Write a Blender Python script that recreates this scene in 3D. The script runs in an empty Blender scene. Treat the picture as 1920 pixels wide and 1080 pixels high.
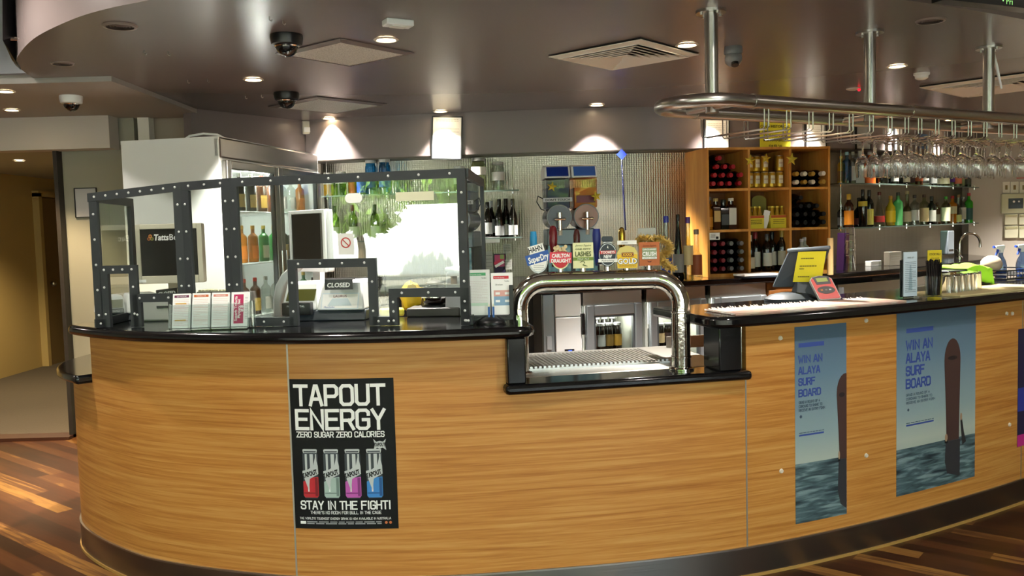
import bpy, math, random
from mathutils import Vector, Matrix
random.seed(7)
C = bpy.context.scene.collection
sc = bpy.context.scene
PI = math.pi
# ---------------------------------------------------------------- camera
F, YH, RHO, EYE = 1650.0, 432.0, 0.027, 1.5
PITCH = math.atan((540-YH)/F)
R_ = Vector((1,0,0)); U_ = Vector((0,math.sin(PITCH),math.cos(PITCH))); W_ = Vector((0,math.cos(PITCH),-math.sin(PITCH)))
cx_ = R_*math.cos(RHO)-U_*math.sin(RHO); cy_ = R_*math.sin(RHO)+U_*math.cos(RHO)
cam = bpy.data.objects.new('camera', bpy.data.cameras.new('camera')); C.objects.link(cam)
M = Matrix((cx_, cy_, -W_)).transposed().to_4x4(); M.translation = (0,0,EYE); cam.matrix_world = M
cam.data.sensor_width = 36; cam.data.lens = F/1920*36; cam.data.clip_start = .05
sc.camera = cam
def ray(px, py):
    u, v = (px-960)/F, (540-py)/F
    return cx_*u + cy_*v + W_
def az(px, py, z):                      # point of the picture at height z
    d = ray(px, py); return Vector((0,0,EYE)) + d*((z-EYE)/d.z)
def ay(px, py, y):                      # point of the picture at depth y
    d = ray(px, py); return Vector((0,0,EYE)) + d*(y/d.y)
# ---------------------------------------------------------------- light
sc.view_settings.view_transform = 'Standard'; sc.view_settings.look = 'None'
sc.view_settings.gamma = 1; sc.view_settings.use_curve_mapping = False
sc.view_settings.exposure = 0.9
sc.cycles.max_bounces = 26; sc.cycles.transparent_max_bounces = 48; sc.cycles.transmission_bounces = 26; sc.cycles.diffuse_bounces = 5; sc.cycles.glossy_bounces = 6
sc.cycles.sample_clamp_indirect = 6; sc.cycles.use_denoising = True
w = bpy.data.worlds.new('sky'); sc.world = w; w.use_nodes = True
w.node_tree.nodes['Background'].inputs[0].default_value = (.86,.93,1,1)
w.node_tree.nodes['Background'].inputs[1].default_value = 5.0
def lamp(name, typ, loc, energy, col=(1,1,1), **kw):
    d = bpy.data.lights.new(name, typ); d.energy = energy; d.color = col
    tgt = kw.pop('to', None)
    for k, v in kw.items(): setattr(d, k, v)
    o = bpy.data.objects.new(name, d); C.objects.link(o); o.location = loc
    if tgt is not None: o.rotation_euler = (Vector(tgt)-Vector(loc)).to_track_quat('-Z','Y').to_euler()
    return o
lamp('sun', 'SUN', (0,20,20), 22, (1,.95,.86), angle=.02, to=(1,-6,0))
def portal(x, z, sx, sz, y):
    d = lamp('window_portal', 'AREA', (x,y,z), 1, shape='RECTANGLE', size=sx, size_y=sz, to=(x,y+1,z))
    d.data.cycles.is_portal = True
portal(0, 1.5, 11, 2.6, -3.25)
# ---------------------------------------------------------------- materials
def lin(h):
    if isinstance(h, str):
        h = h.lstrip('#'); r = [int(h[i:i+2],16)/255 for i in (0,2,4)]
        return tuple(c/12.92 if c <= .04045 else ((c+.055)/1.055)**2.4 for c in r)
    return h
MATS = {}
def mat(name, col='#808080', rough=.5, metal=0, spec=.5, emit=0, ecol=None, alpha=1, coat=0, trans=0, ior=1.45):
    if name in MATS: return MATS[name]
    m = bpy.data.materials.new(name); m.use_nodes = True; MATS[name] = m
    b = m.node_tree.nodes['Principled BSDF']; c = lin(col)
    b.inputs['Base Color'].default_value = (*c,1); b.inputs['Roughness'].default_value = rough
    b.inputs['Metallic'].default_value = metal; b.inputs['Specular IOR Level'].default_value = spec
    b.inputs['Coat Weight'].default_value = coat; b.inputs['Transmission Weight'].default_value = trans
    b.inputs['IOR'].default_value = ior
    if emit:
        b.inputs['Emission Color'].default_value = (*lin(ecol or col),1); b.inputs['Emission Strength'].default_value = emit
    return m
class N:                                # tiny node helper
    def __init__(s, m): s.t = m.node_tree; s.b = s.t.nodes['Principled BSDF'] if 'Principled BSDF' in s.t.nodes else None
    def n(s, typ, ins=None, **kw):
        x = s.t.nodes.new(typ)
        for k, v in kw.items(): setattr(x, k, v)
        for k, v in (ins or {}).items():
            if hasattr(v, 'is_output'): s.t.links.new(v, x.inputs[k])
            else: x.inputs[k].default_value = v
        return x
    def l(s, a, b): s.t.links.new(a, b)
    def math(s, op, a, b=0.0): return s.n('ShaderNodeMath', {0:a, 1:b}, operation=op).outputs[0]
    def ramp(s, fac, stops):
        r = s.n('ShaderNodeValToRGB', {0:fac}); e = r.color_ramp.elements
        while len(e) < len(stops): e.new(.5)
        for i, (p, c) in enumerate(stops): e[i].position = p; e[i].color = (*lin(c),1)
        return r.outputs[0]
    def bump(s, h, strength=.3, dist=.01):
        b = s.n('ShaderNodeBump', {'Strength':strength, 'Distance':dist, 'Height':h}); s.l(b.outputs[0], s.b.inputs['Normal'])
def thin(name, tint='#ffffff', refl=1.0, rough=0.0, ior=1.5, dens=1.0):   # a thin pane or thin-walled vessel
    if name in MATS: return MATS[name]
    m = bpy.data.materials.new(name); m.use_nodes = True; MATS[name] = m
    t = m.node_tree; t.nodes.clear(); q = N(m)
    tr = q.n('ShaderNodeBsdfTransparent', {0:(*lin(tint),1)})
    gl = q.n('ShaderNodeBsdfGlossy', {0:(1,1,1,1), 'Roughness':rough})
    bf = q.n('ShaderNodeNewGeometry').outputs['Backfacing']
    fr = q.n('ShaderNodeFresnel', {0:q.math('ADD', ior, q.math('MULTIPLY', bf, 1/ior-ior))})
    k = q.n('ShaderNodeMath', {0:fr.outputs[0], 1:refl}, operation='MULTIPLY', use_clamp=True)
    mx = q.n('ShaderNodeMixShader', {0:k.outputs[0], 1:tr.outputs[0], 2:gl.outputs[0]})
    o = q.n('ShaderNodeOutputMaterial'); q.l(mx.outputs[0], o.inputs[0])
    return m
steel = mat('stainless', '#b9b7b2', .28, 1)
steel_sheet = mat('stainless_sheet', '#c2c0ba', .34, 1)
chrome = mat('polished_steel', '#d4d2cc', .1, 1)
alu = mat('grey_aluminium', '#8f979d', .42, .6)
granite = mat('black_granite', '#0b0b0c', .12, 0, .6)
blackm = mat('black_powder_coat', '#2a2e31', .5)
blackp = mat('black_plastic', '#141516', .35)
darkgrey = mat('dark_grey_plastic', '#3b434a', .45)
white = mat('white_enamel', '#e6e9e9', .35)
paper = mat('white_paper', '#f4f4f2', .8)
ink = mat('black_ink', '#151515', .7)
paint = mat('mauve_paint', '#756b69', .26, 0, .5)
beige = mat('beige_plastic', '#c9c3b0', .5)
rubber = mat('black_rubber', '#0d0d0d', .7)
q = N(granite); nz = q.n('ShaderNodeTexNoise', {'Scale':420.0, 'Detail':2.0})
q.l(q.ramp(nz.outputs[0], [(.0,'#060607'),(.62,'#0b0b0d'),(.72,'#3a3a3e')]), q.b.inputs['Base Color'])
def wood_mat(name, a, b, c, uv=True, sc_=(1.3,26,1), rough=.38, spec=.4):
    m = mat(name, b, rough, 0, spec); q = N(m)
    co = q.n('ShaderNodeTexCoord').outputs['UV' if uv else 'Object']
    mp = q.n('ShaderNodeMapping', {0:co, 3:sc_}).outputs[0]
    n1 = q.n('ShaderNodeTexNoise', {0:mp, 'Scale':1.0, 'Detail':5.0, 'Roughness':.55, 'Distortion':.6}).outputs[0]
    mp2 = q.n('ShaderNodeMapping', {0:co, 3:tuple(k*5 for k in sc_)}).outputs[0]
    n2 = q.n('ShaderNodeTexNoise', {0:mp2, 'Scale':1.0, 'Detail':3.0}).outputs[0]
    f = q.math('ADD', q.math('MULTIPLY', n1, .75), q.math('MULTIPLY', n2, .25))
    q.l(q.ramp(f, [(.3,a),(.5,b),(.7,c)]), q.b.inputs['Base Color'])
    return m
veneer = wood_mat('counter_veneer', '#a46428', '#c48641', '#d5a05a', True, (1.5,58,1))
oak = wood_mat('cabinet_wood', '#b5762f', '#cf9040', '#dda456', False, (14,14,1.6))
brownwood = wood_mat('brown_wood', '#6a3f1c', '#7d4e25', '#8d5d30', False, (14,14,1.6))
# ---------------------------------------------------------------- mesh helpers
class MB:
    def __init__(s): s.v = []; s.f = []; s.uv = None
    def add(s, v, f):
        o = len(s.v); s.v += [tuple(x) for x in v]; s.f += [tuple(i+o for i in q) for q in f]; return s
    def box(s, c, d, rz=0, mtx=None):
        x, y, z = d[0]/2, d[1]/2, d[2]/2
        v = [Vector((a*x,b*y,e*z)) for e in (-1,1) for b in (-1,1) for a in (-1,1)]
        m = Matrix.Translation(c) @ (mtx if mtx is not None else Matrix.Rotation(rz,4,'Z'))
        return s.add([m@p for p in v], [(0,2,3,1),(4,5,7,6),(0,1,5,4),(2,6,7,3),(0,4,6,2),(1,3,7,5)])
    def cyl(s, a, b, r, r2=None, n=16, caps=True):
        a, b = Vector(a), Vector(b); r2 = r if r2 is None else r2
        d = (b-a).normalized(); x = d.orthogonal().normalized(); y = d.cross(x)
        v = [a+(x*math.cos(t)+y*math.sin(t))*r for t in [2*PI*i/n for i in range(n)]]
        v += [b+(x*math.cos(t)+y*math.sin(t))*r2 for t in [2*PI*i/n for i in range(n)]]
        f = [(i,(i+1)%n,n+(i+1)%n,n+i) for i in range(n)]
        if caps: f += [tuple(range(n))[::-1], tuple(range(n,2*n))]
        return s.add(v, f)
    def tube(s, pts, r, n=12, closed=False):
        pts = [Vector(p) for p in pts]; k = len(pts); v = []; f = []
        up = None
        for i, p in enumerate(pts):
            a = pts[i-1] if i or closed else p; b = pts[(i+1)%k] if i < k-1 or closed else p
            d = (b-a).normalized()
            if up is None: up = d.orthogonal().normalized()
            up = (up - d*up.dot(d)).normalized(); sd = d.cross(up)
            v += [p+(up*math.cos(2*PI*j/n)+sd*math.sin(2*PI*j/n))*(r[i] if isinstance(r,(list,tuple)) else r) for j in range(n)]
        for i in range(k if closed else k-1):
            o, o2 = i*n, ((i+1)%k)*n
            f += [(o+j, o+(j+1)%n, o2+(j+1)%n, o2+j) for j in range(n)]
        if not closed: f += [tuple(range(n))[::-1], tuple(range((k-1)*n,k*n))]
        return s.add(v, f)
    def lathe(s, prof, n=20, o=(0,0,0), m=None, cap=True):
        v = []; f = []
        for r, z in prof: v += [Vector((r*math.cos(2*PI*j/n), r*math.sin(2*PI*j/n), z)) for j in range(n)]
        for i in range(len(prof)-1):
            f += [(i*n+j, i*n+(j+1)%n, (i+1)*n+(j+1)%n, (i+1)*n+j) for j in range(n)]
        if cap:
            if prof[0][0] > 1e-5: f.append(tuple(range(n))[::-1])
            if prof[-1][0] > 1e-5: k = (len(prof)-1)*n; f.append(tuple(range(k,k+n)))
        T = Matrix.Translation(o) @ (m if m is not None else Matrix())
        return s.add([T@p for p in v], f)
    def prism(s, poly, d0, d1, fn=lambda a, b, c: (a,b,c)):   # poly extruded from d0 to d1
        n = len(poly); v = [fn(a,b,d0) for a, b in poly]+[fn(a,b,d1) for a, b in poly]
        f = [tuple(range(n))[::-1], tuple(range(n,2*n))]+[(i,(i+1)%n,n+(i+1)%n,n+i) for i in range(n)]
        return s.add(v, f)
    def ball(s, c, r, n=14, k=8, sz=(1,1,1)):
        return s.lathe([(max(1e-6,math.sin(PI*i/k)*r)*1, -math.cos(PI*i/k)*r) for i in range(k+1)], n, c, Matrix.Diagonal((*sz,1)), cap=False)
    def sweep(s, path, sec, closed_sec=True):    # path: list of fn(off)->(x,y); sec: list of (off,z)
        n = len(sec); v = []; f = []
        for p in path:
            for o, z in sec: x, y = p(o); v.append((x,y,z))
        for i in range(len(path)-1):
            for j in range(n if closed_sec else n-1):
                f.append((i*n+j, (i+1)*n+j, (i+1)*n+(j+1)%n, i*n+(j+1)%n))
        if closed_sec: f += [tuple(range(n)), tuple(range((len(path)-1)*n, len(path)*n))[::-1]]
        return s.add(v, f)
def obj(name, mb, m, parent=None, bevel=0, smooth=35, recalc=True, loc=None, rot=None):
    me = bpy.data.meshes.new(name); me.from_pydata(mb.v, [], mb.f)
    if mb.uv:
        u = me.uv_layers.new(name='UVMap')
        for lo in me.loops: u.data[lo.index].uv = mb.uv[lo.vertex_index]
    if recalc:
        import bmesh
        b = bmesh.new(); b.from_mesh(me); bmesh.ops.recalc_face_normals(b, faces=b.faces); b.to_mesh(me); b.free()
    me.materials.append(m)
    if smooth:
        me.polygons.foreach_set('use_smooth', [True]*len(me.polygons)); me.set_sharp_from_angle(angle=math.radians(smooth))
    o = bpy.data.objects.new(name, me); C.objects.link(o)
    if parent is not None: o.parent = parent
    if loc is not None: o.location = loc
    if rot is not None: o.rotation_euler = rot
    if bevel:
        bm_ = o.modifiers.new('bevel', 'BEVEL'); bm_.width = bevel; bm_.segments = 2; bm_.limit_method = 'ANGLE'; bm_.harden_normals = False
    return o
def tag(o, label, cat, group=None):
    o['label'] = label; o['category'] = cat
    if group: o['group'] = group
    return o
def thing(name, label, cat, loc=(0,0,0), rz=0, group=None):
    o = bpy.data.objects.new(name, None); C.objects.link(o); o.location = loc; o.rotation_euler = (0,0,rz)
    o.empty_display_size = .05
    return tag(o, label, cat, group)
def struct(name, mb, m, **kw):
    o = obj(name, mb, m, **kw)
    if kw.get('parent') is None: o['kind'] = 'structure'
    return o
KIDS = {}
def kids(o): return [c for c in bpy.data.objects if c.parent == o]
def dup(root, loc=None, rz=None, label=None, group=None, rot=None):
    r = root.copy(); C.objects.link(r)
    if loc is not None: r.location = loc
    if rz is not None: r.rotation_euler = (0,0,rz)
    if rot is not None: r.rotation_euler = rot
    if label: r['label'] = label
    if group: r['group'] = group
    if root.name not in KIDS: KIDS[root.name] = [(c, kids(c)) for c in kids(root)]
    for ch, gs in KIDS[root.name]:
        c = ch.copy(); C.objects.link(c); c.parent = r
        for g in gs:
            d = g.copy(); C.objects.link(d); d.parent = c
    return r
TXT = {}
def text_geo(s, size, bold=0.0, align='CENTER', sx=1.0, shear=0.0):
    key = (s, bold, shear)
    if key not in TXT:
        cu = bpy.data.curves.new('t', 'FONT'); cu.body = s; cu.size = 1; cu.offset = bold; cu.shear = shear
        cu.resolution_u = 2
        o = bpy.data.objects.new('t', cu); me = o.to_mesh()
        TXT[key] = ([tuple(v.co[:2]) for v in me.vertices], [tuple(p.vertices) for p in me.polygons])
        o.to_mesh_clear(); bpy.data.objects.remove(o); bpy.data.curves.remove(cu)
    v, f = TXT[key]
    if not v: return [], [], 0
    x0, x1 = min(a for a, b in v), max(a for a, b in v)
    dx = {'CENTER':-(x0+x1)/2, 'LEFT':-x0, 'RIGHT':-x1}[align]
    return [((a+dx)*size*sx, b*size) for a, b in v], f, (x1-x0)*size*sx
GLY = {'A':[[(0,0),(.42,1),(.58,1),(1,0)],[(.17,.3),(.83,.3)]],'B':[[(0,0),(0,1),(.8,1),(1,.88),(1,.64),(.84,.52),(0,.52)],[(.84,.52),(1,.4),(1,.12),(.8,0),(0,0)]],'C':[[(1,.78),(1,.88),(.8,1),(.2,1),(0,.88),(0,.12),(.2,0),(.8,0),(1,.12),(1,.22)]],
'D':[[(0,0),(0,1),(.75,1),(1,.85),(1,.15),(.75,0),(0,0)]],'E':[[(1,1),(0,1),(0,0),(1,0)],[(0,.52),(.85,.52)]],'F':[[(1,1),(0,1),(0,0)],[(0,.52),(.85,.52)]],'G':[[(1,.78),(1,.88),(.8,1),(.2,1),(0,.88),(0,.12),(.2,0),(.8,0),(1,.12),(1,.48),(.55,.48)]],
'H':[[(0,0),(0,1)],[(1,0),(1,1)],[(0,.52),(1,.52)]],'I':[[(.5,0),(.5,1)]],'J':[[(1,1),(1,.12),(.8,0),(.2,0),(0,.12),(0,.25)]],'K':[[(0,0),(0,1)],[(1,1),(.1,.5),(1,0)]],'L':[[(0,1),(0,0),(1,0)]],'M':[[(0,0),(0,1),(.5,.35),(1,1),(1,0)]],'N':[[(0,0),(0,1),(1,0),(1,1)]],
'O':[[(.5,1),(.2,1),(0,.86),(0,.14),(.2,0),(.8,0),(1,.14),(1,.86),(.8,1),(.5,1)]],'P':[[(0,0),(0,1),(.8,1),(1,.88),(1,.56),(.8,.44),(0,.44)]],'R':[[(0,0),(0,1),(.8,1),(1,.88),(1,.58),(.8,.46),(0,.46)],[(.6,.46),(1,0)]],'S':[[(1,.78),(1,.88),(.8,1),(.2,1),(0,.88),(0,.64),(.2,.52),(.8,.5),(1,.38),(1,.12),(.8,0),(.2,0),(0,.12),(0,.22)]],
'T':[[(.5,0),(.5,1)],[(-.02,1),(1.02,1)]],'U':[[(0,1),(0,.14),(.2,0),(.8,0),(1,.14),(1,1)]],'V':[[(0,1),(.5,0),(1,1)]],'W':[[(0,1),(.25,0),(.5,.7),(.75,0),(1,1)]],'X':[[(0,0),(1,1)],[(0,1),(1,0)]],'Y':[[(0,1),(.5,.46),(1,1)],[(.5,.46),(.5,0)]],'Z':[[(0,1),(1,1),(0,0),(1,0)]],
'!':[[(.5,1),(.5,.3)],[(.5,.12),(.5,0)]],"'":[[(.5,1),(.5,.75)]],'4':[[(.75,0),(.75,1),(0,.3),(1,.3)]]}
def stroke_text(s, h, width, wt):        # squared block capitals drawn with an even stroke
    wid = [.28 if c in "I!'" else .4 if c == ' ' else 1.25 if c in 'MW' else 1 for c in s]; gap = .36
    tot = sum(wid)+gap*(len(s)-1); k = width/tot; x = 0; out = []
    for c, w_ in zip(s, wid):
        for pl in GLY.get(c, []):
            p = [Vector((x*k+a*w_*k, wt/2+b*(h-wt))) for a, b in pl]; L, R = [], []
            for i, q_ in enumerate(p):
                a = (q_-p[i-1]).normalized() if i else (p[1]-q_).normalized(); b = (p[i+1]-q_).normalized() if i < len(p)-1 else a
                n1, n2 = Vector((-a.y,a.x)), Vector((-b.y,b.x)); m = (n1+n2); m = m.normalized() if m.length > .01 else n1
                d = min(1/max(.3,m.dot(n1)),2.2)*wt/2; e = Vector((0,0))
                if i == 0: e = -a*wt*.5*(0 if p[0] == p[-1] else 1)
                if i == len(p)-1: e = b*wt*.5*(0 if p[0] == p[-1] else 1)
                L.append(q_+m*d+e); R.append(q_-m*d+e)
            for i in range(len(p)-1): out.append([R[i],R[i+1],L[i+1],L[i]])
        x += w_+gap
    return out
class Flat:                              # printing on a surface: fn(u, v, height)->point
    def __init__(s, fn, eps=.0006): s.fn = fn; s.eps = eps; s.g = {}
    def _m(s, part, m): return s.g.setdefault((part, m.name), (MB(), m))[0]
    def poly(s, part, m, pts, layer=1):
        s._m(part, m).add([s.fn(u,v,s.eps*layer) for u, v in pts], [tuple(range(len(pts)))]); return s
    def rect(s, part, m, u0, v0, u1, v1, layer=1, n=None):
        n = n or max(1, min(12, int(abs(u1-u0)/.02)))
        for i in range(n):
            a, b = u0+(u1-u0)*i/n, u0+(u1-u0)*(i+1)/n
            s.poly(part, m, [(a,v0),(b,v0),(b,v1),(a,v1)], layer)
        return s
    def disc(s, part, m, u, v, ru, rv=None, layer=1, n=28, a0=0, a1=2*PI):
        rv = ru if rv is None else rv
        return s.poly(part, m, [(u+ru*math.cos(a0+(a1-a0)*i/n), v+rv*math.sin(a0+(a1-a0)*i/n)) for i in range(n+(1 if a1-a0 < 6.2 else 0))], layer)
    def text(s, part, m, t, u, v, size, layer=2, align='CENTER', bold=0.0, sx=1.0, shear=0.0, width=None, rot=0.0):
        vv, f, w_ = text_geo(t, size, bold, align, sx, shear)
        if not vv: return s
        k = 1.0
        if width: k = width/w_
        s.k = getattr(s,'k',0)+1; part = part+'#'+str(s.k)
        cr, sr = math.cos(rot), math.sin(rot)
        s._m(part, m).add([s.fn(u+a*k*cr-b*sr, v+a*k*sr+b*cr, s.eps*layer) for a, b in vv], f); return s
    def block(s, part, m, t, u, v, h, width, wt=.16, layer=2, align='CENTER'):
        s.k = getattr(s,'k',0)+1; o = u-width/2 if align == 'CENTER' else u
        for i, q_ in enumerate(stroke_text(t, h, width, h*wt)): s.poly(part+'#'+str(s.k), m, [(o+a.x,v+a.y) for a in q_], layer+(i%5)*.05)
        return s
    def lines(s, part, m, u0, u1, v0, v1, n, th, layer=2, seed=0):     # rows of fine print too small to read
        r = random.Random(seed)
        for i in range(n):
            y = v1-(v1-v0)*(i+.5)/n; x = u0
            e = u1 if i % 5 != 4 else u0+(u1-u0)*r.uniform(.4,.8)
            while x < e:
                k = min(e, x+(u1-u0)*r.uniform(.05,.16)); s.rect(part, m, x, y-th/2, k, y+th/2, layer); x = k+(u1-u0)*.02
        return s
    def build(s, parent):
        out = []
        for (part, _), (mb, m) in s.g.items(): out.append(obj(part.split('#')[0], mb, m, parent, smooth=0, recalc=False))
        return out
def frame3(o, u, v):                     # plane mapping from origin and two unit directions
    o, u, v = Vector(o), Vector(u).normalized(), Vector(v).normalized(); n = u.cross(v)
    return lambda a, b, h: o+u*a+v*b+n*h
def spline(pts, per=14):
    out = []
    P = [Vector(p) for p in pts]; P = [P[0]*2-P[1]]+P+[P[-1]*2-P[-2]]
    for i in range(1, len(P)-2):
        for k in range(per):
            t = k/per; a, b, c, d = P[i-1:i+3]
            out.append(.5*((2*b)+(c-a)*t+(2*a-5*b+4*c-d)*t*t+(3*b-a-3*c+d)*t**3))
    out.append(P[-2]); return out
class Curve2:                            # plan curve with arc length and outward (towards the camera) normal
    def __init__(s, pts, side=1):
        s.p = spline([(a,b,0) for a, b in pts]); s.s = [0]; s.side = side
        for a, b in zip(s.p, s.p[1:]): s.s.append(s.s[-1]+(b-a).length)
        s.L = s.s[-1]
    def at(s, d, off=0):
        d = min(max(d,0),s.L-1e-6); lo, hi = 0, len(s.s)-1
        while hi-lo > 1:
            m = (lo+hi)//2
            if s.s[m] <= d: lo = m
            else: hi = m
        t = (d-s.s[lo])/(s.s[hi]-s.s[lo]); p = s.p[lo].lerp(s.p[hi],t)
        g = lambda i: (s.p[min(i+1,len(s.p)-1)]-s.p[max(i-1,0)]).normalized()
        tn = g(lo).lerp(g(hi),t).normalized(); n = Vector((tn.y,-tn.x,0))*s.side
        return (p.x+n.x*off, p.y+n.y*off)
    def fn(s, d): return lambda off: s.at(d, off)
    def path(s, a, b, step=.05):
        k = max(2, int(abs(b-a)/step)+1); return [s.fn(a+(b-a)*i/(k-1)) for i in range(k)]
    def s_of(s, px, py, z, off=0):       # arc length whose offset point projects nearest to the picture column
        g = az(px,py,z); t = math.atan2(g.x, g.y); best = None
        for i in range(1200):
            d = s.L*i/1199; x, y = s.at(d, off); e = abs(math.atan2(x,y)-t)+.0005*math.hypot(x-g.x,y-g.y)
            if best is None or e < best[0]: best = (e,d)
        return best[1]
# ---------------------------------------------------------------- setting
floor_m = mat('timber_floor', '#5a3218', .3, 0, .4); q = N(floor_m)
co = q.n('ShaderNodeTexCoord').outputs['Object']
rt = q.n('ShaderNodeMapping', {0:co, 2:(0,0,math.radians(39))}).outputs[0]
sp = q.n('ShaderNodeSeparateXYZ', {0:rt}).outputs
row = q.math('FLOOR', q.math('DIVIDE', sp[1], .085))
rr = q.n('ShaderNodeTexWhiteNoise', {1:row}, noise_dimensions='1D').outputs[0]
seg = q.math('FLOOR', q.math('ADD', q.math('DIVIDE', sp[0], 1.1), q.math('MULTIPLY', rr, 7.0)))
cell = q.n('ShaderNodeCombineXYZ', {0:row, 1:seg}).outputs[0]
rnd = q.n('ShaderNodeTexWhiteNoise', {0:cell}, noise_dimensions='2D').outputs[0]
gr = q.n('ShaderNodeTexNoise', {0:q.n('ShaderNodeMapping', {0:rt, 3:(2.2,34,1)}).outputs[0], 'Scale':1.0, 'Detail':5.0, 'Distortion':1.2}).outputs[0]
f = q.math('ADD', q.math('MULTIPLY', rnd, .62), q.math('MULTIPLY', gr, .5))
q.l(q.ramp(f, [(.2,'#2c160c'),(.42,'#402212'),(.6,'#532e18'),(.74,'#5e3a20'),(.82,'#8c6230'),(.95,'#a1783c')]), q.b.inputs['Base Color'])
struct('floor', MB().box((0,4.6,-.05),(15.6,15.8,.1)), floor_m)
carpet_m = mat('olive_carpet', '#5a5145', .95); q = N(carpet_m)
nz = q.n('ShaderNodeTexNoise', {'Scale':260.0}).outputs[0]; q.bump(nz, .5, .01)
cream = mat('cream_wall', '#c9bfa8', .7); olive = mat('olive_wall', '#8f8c7c', .6)
yellow = mat('corridor_wall', '#b39a62', .7); whitewall = mat('white_ceiling', '#c9c8c4', .7)
greywall = mat('grey_wall', '#bdb5aa', .6); hallceil = mat('hall_ceiling', '#9c9892', .6)
hallwall = mat('hall_header', '#bcb4ab', .6); bluegrey = mat('ceiling_step', '#8f9399', .6)
struct('floor_carpet', MB().box((-5.6,9.6,.006),(4.4,5.8,.012)), carpet_m)
struct('trim_1', MB().box((-5.6,6.69,.012),(4.4,.16,.024)), mat('threshold_timber', '#46281a', .4))
struct('wall_left', MB().box((-7.85,4.6,1.5),(.1,15.8,3.2)), cream)
struct('wall_right', MB().box((7.85,4.6,1.5),(.1,15.8,3.2)), cream)
struct('wall_rear', MB().box((0,12.55,1.5),(15.8,.1,3.2)), yellow)
struct('wall_corridor_left', MB().box((-5.8,9.7,1.5),(.2,5.6,3)), yellow)
struct('wall_corridor_right', MB().box((-3.3,9.7,1.5),(.16,5.6,3)), yellow)
struct('wall_hall_end', MB().box((-6.8,6.83,1.5),(2,.12,3)), cream)
struct('ceiling', MB().box((0,4.6,3.06),(15.8,16,.12)), whitewall)
struct('ceiling_corridor', MB().box((-4.55,9.7,2.33),(2.3,5.6,.08)), hallceil)
struct('ceiling_hall', MB().box((-5.05,6.0,2.48),(5.5,1.6,.1)), hallceil)
struct('trim_2', MB().box((-5.05,5.18,2.74),(5.5,.06,.52)), bluegrey)
struct('wall_header', MB().box((-5.35,6.66,2.31),(4.8,.16,.24)), hallwall)
# wall stub with the notice and the wall behind the tall fridge
struct('wall_stub', MB().box((-3.12,6.83,1.22),(.56,.14,2.43)), olive)
struct('trim_3', MB().box((-3.415,6.79,1.1),(.03,.22,2.2)), mat('dark_jamb', '#2c2620', .5))
struct('wall_behind_fridge', MB().box((-2.6,6.93,1.5),(.5,.12,3)).box((-2.0,7.6,1.2),(.8,.1,2.4)), mat('taupe_wall', '#8f8374', .6))
struct('trim_4', MB().box((-2.765,6.8,1.5),(.085,.1,3)), mat('white_pilaster', '#d4d0c4', .6))
struct('trim_5', MB().box((-2.36,6.72,1.5),(.11,.1,3)), MATS['white_pilaster'])
struct('wall_fridge_side', MB().prism([(-2.33,6.56),(-1.68,7.46),(-1.76,7.52),(-2.41,6.62)],2.165,2.47), paint)
# door in the corridor wall
d_ = struct('door_1', MB().box((-5.67,11.1,1.02),(.05,.9,2.04)), mat('brown_door', '#7a6440', .5))
dm = MB(); dm.box((-5.66,10.6,1.05),(.08,.07,2.1)); dm.box((-5.66,11.6,1.05),(.08,.07,2.1)); dm.box((-5.66,11.1,2.09),(.08,1.07,.07))
obj('door_frame', dm, yellow, d_); obj('door_handle', MB().ball((-5.6,10.75,1.0),.035), steel, d_)
# oval dropped ceiling over the bar
oval = [(7.7,8.2),(5.2,6.3),(3.6,5.12),(2.54,4.375),(1.755,3.925),(.9,3.5),(0,3.28),(-.8,3.33),(-1.422,3.6),(-1.687,3.739),(-1.902,3.902),(-2.194,4.185),(-2.456,4.522),(-2.617,4.785),(-2.725,5.092),(-2.773,5.356),(-2.743,5.664),(-2.632,6.024),(-2.388,6.457),(-2.319,6.554)]
oc = [(p.x,p.y) for p in spline([(a,b,0) for a, b in oval], 8)]
SOF = 2.46
struct('ceiling_oval', MB().prism(oc+[(-1.69,7.46),(-1.69,12.4),(7.7,12.4)], SOF, 3.0), paint, smooth=40)
BK = Curve2([(-1.69,7.42),(-1.38,7.32),(-.6,7.2),(.03,7.15),(.7,7.12),(1.40,7.16),(2.1,7.28),(2.78,7.52),(3.3,7.85),(4.2,8.7),(5.2,9.62)])
struct('wall_bulkhead', MB().sweep(BK.path(0,BK.L), [(0,2.122),(0,2.47),(-.3,2.47),(-.3,2.122)]), paint, smooth=50)
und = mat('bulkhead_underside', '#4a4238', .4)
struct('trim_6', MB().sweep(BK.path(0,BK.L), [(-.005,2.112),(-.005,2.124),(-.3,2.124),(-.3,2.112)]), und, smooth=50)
pressed = mat('pressed_metal_sheet', '#a09c91', .3, 1); q = N(pressed)
uv = q.n('ShaderNodeTexCoord').outputs['UV']; sp = q.n('ShaderNodeSeparateXYZ', {0:uv}).outputs
wob = q.math('MULTIPLY', q.math('SINE', q.math('MULTIPLY', sp[1], 200.0)), .35)
ph = q.math('ADD', q.math('MULTIPLY', sp[0], 300.0), wob)
hh = q.math('ADD', q.math('SINE', ph), q.math('MULTIPLY', q.math('SINE', q.math('MULTIPLY', sp[1], 400.0)), .4))
q.bump(hh, .22, .004)
mb = MB().sweep(BK.path(0,BK.L), [(-.24,0),(-.24,2.2)], False); mb.uv = []
for i, p in enumerate(BK.path(0,BK.L)):
    d = BK.L*i/(len(BK.path(0,BK.L))-1); mb.uv += [(d,0),(d,2.2)]
struct('wall_back', mb, pressed, smooth=50, recalc=False)
struct('wall_right_back', MB().prism([(5.0,9.62),(7.8,9.1),(7.8,9.25),(5.0,9.77)],0,2.5), greywall)
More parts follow.
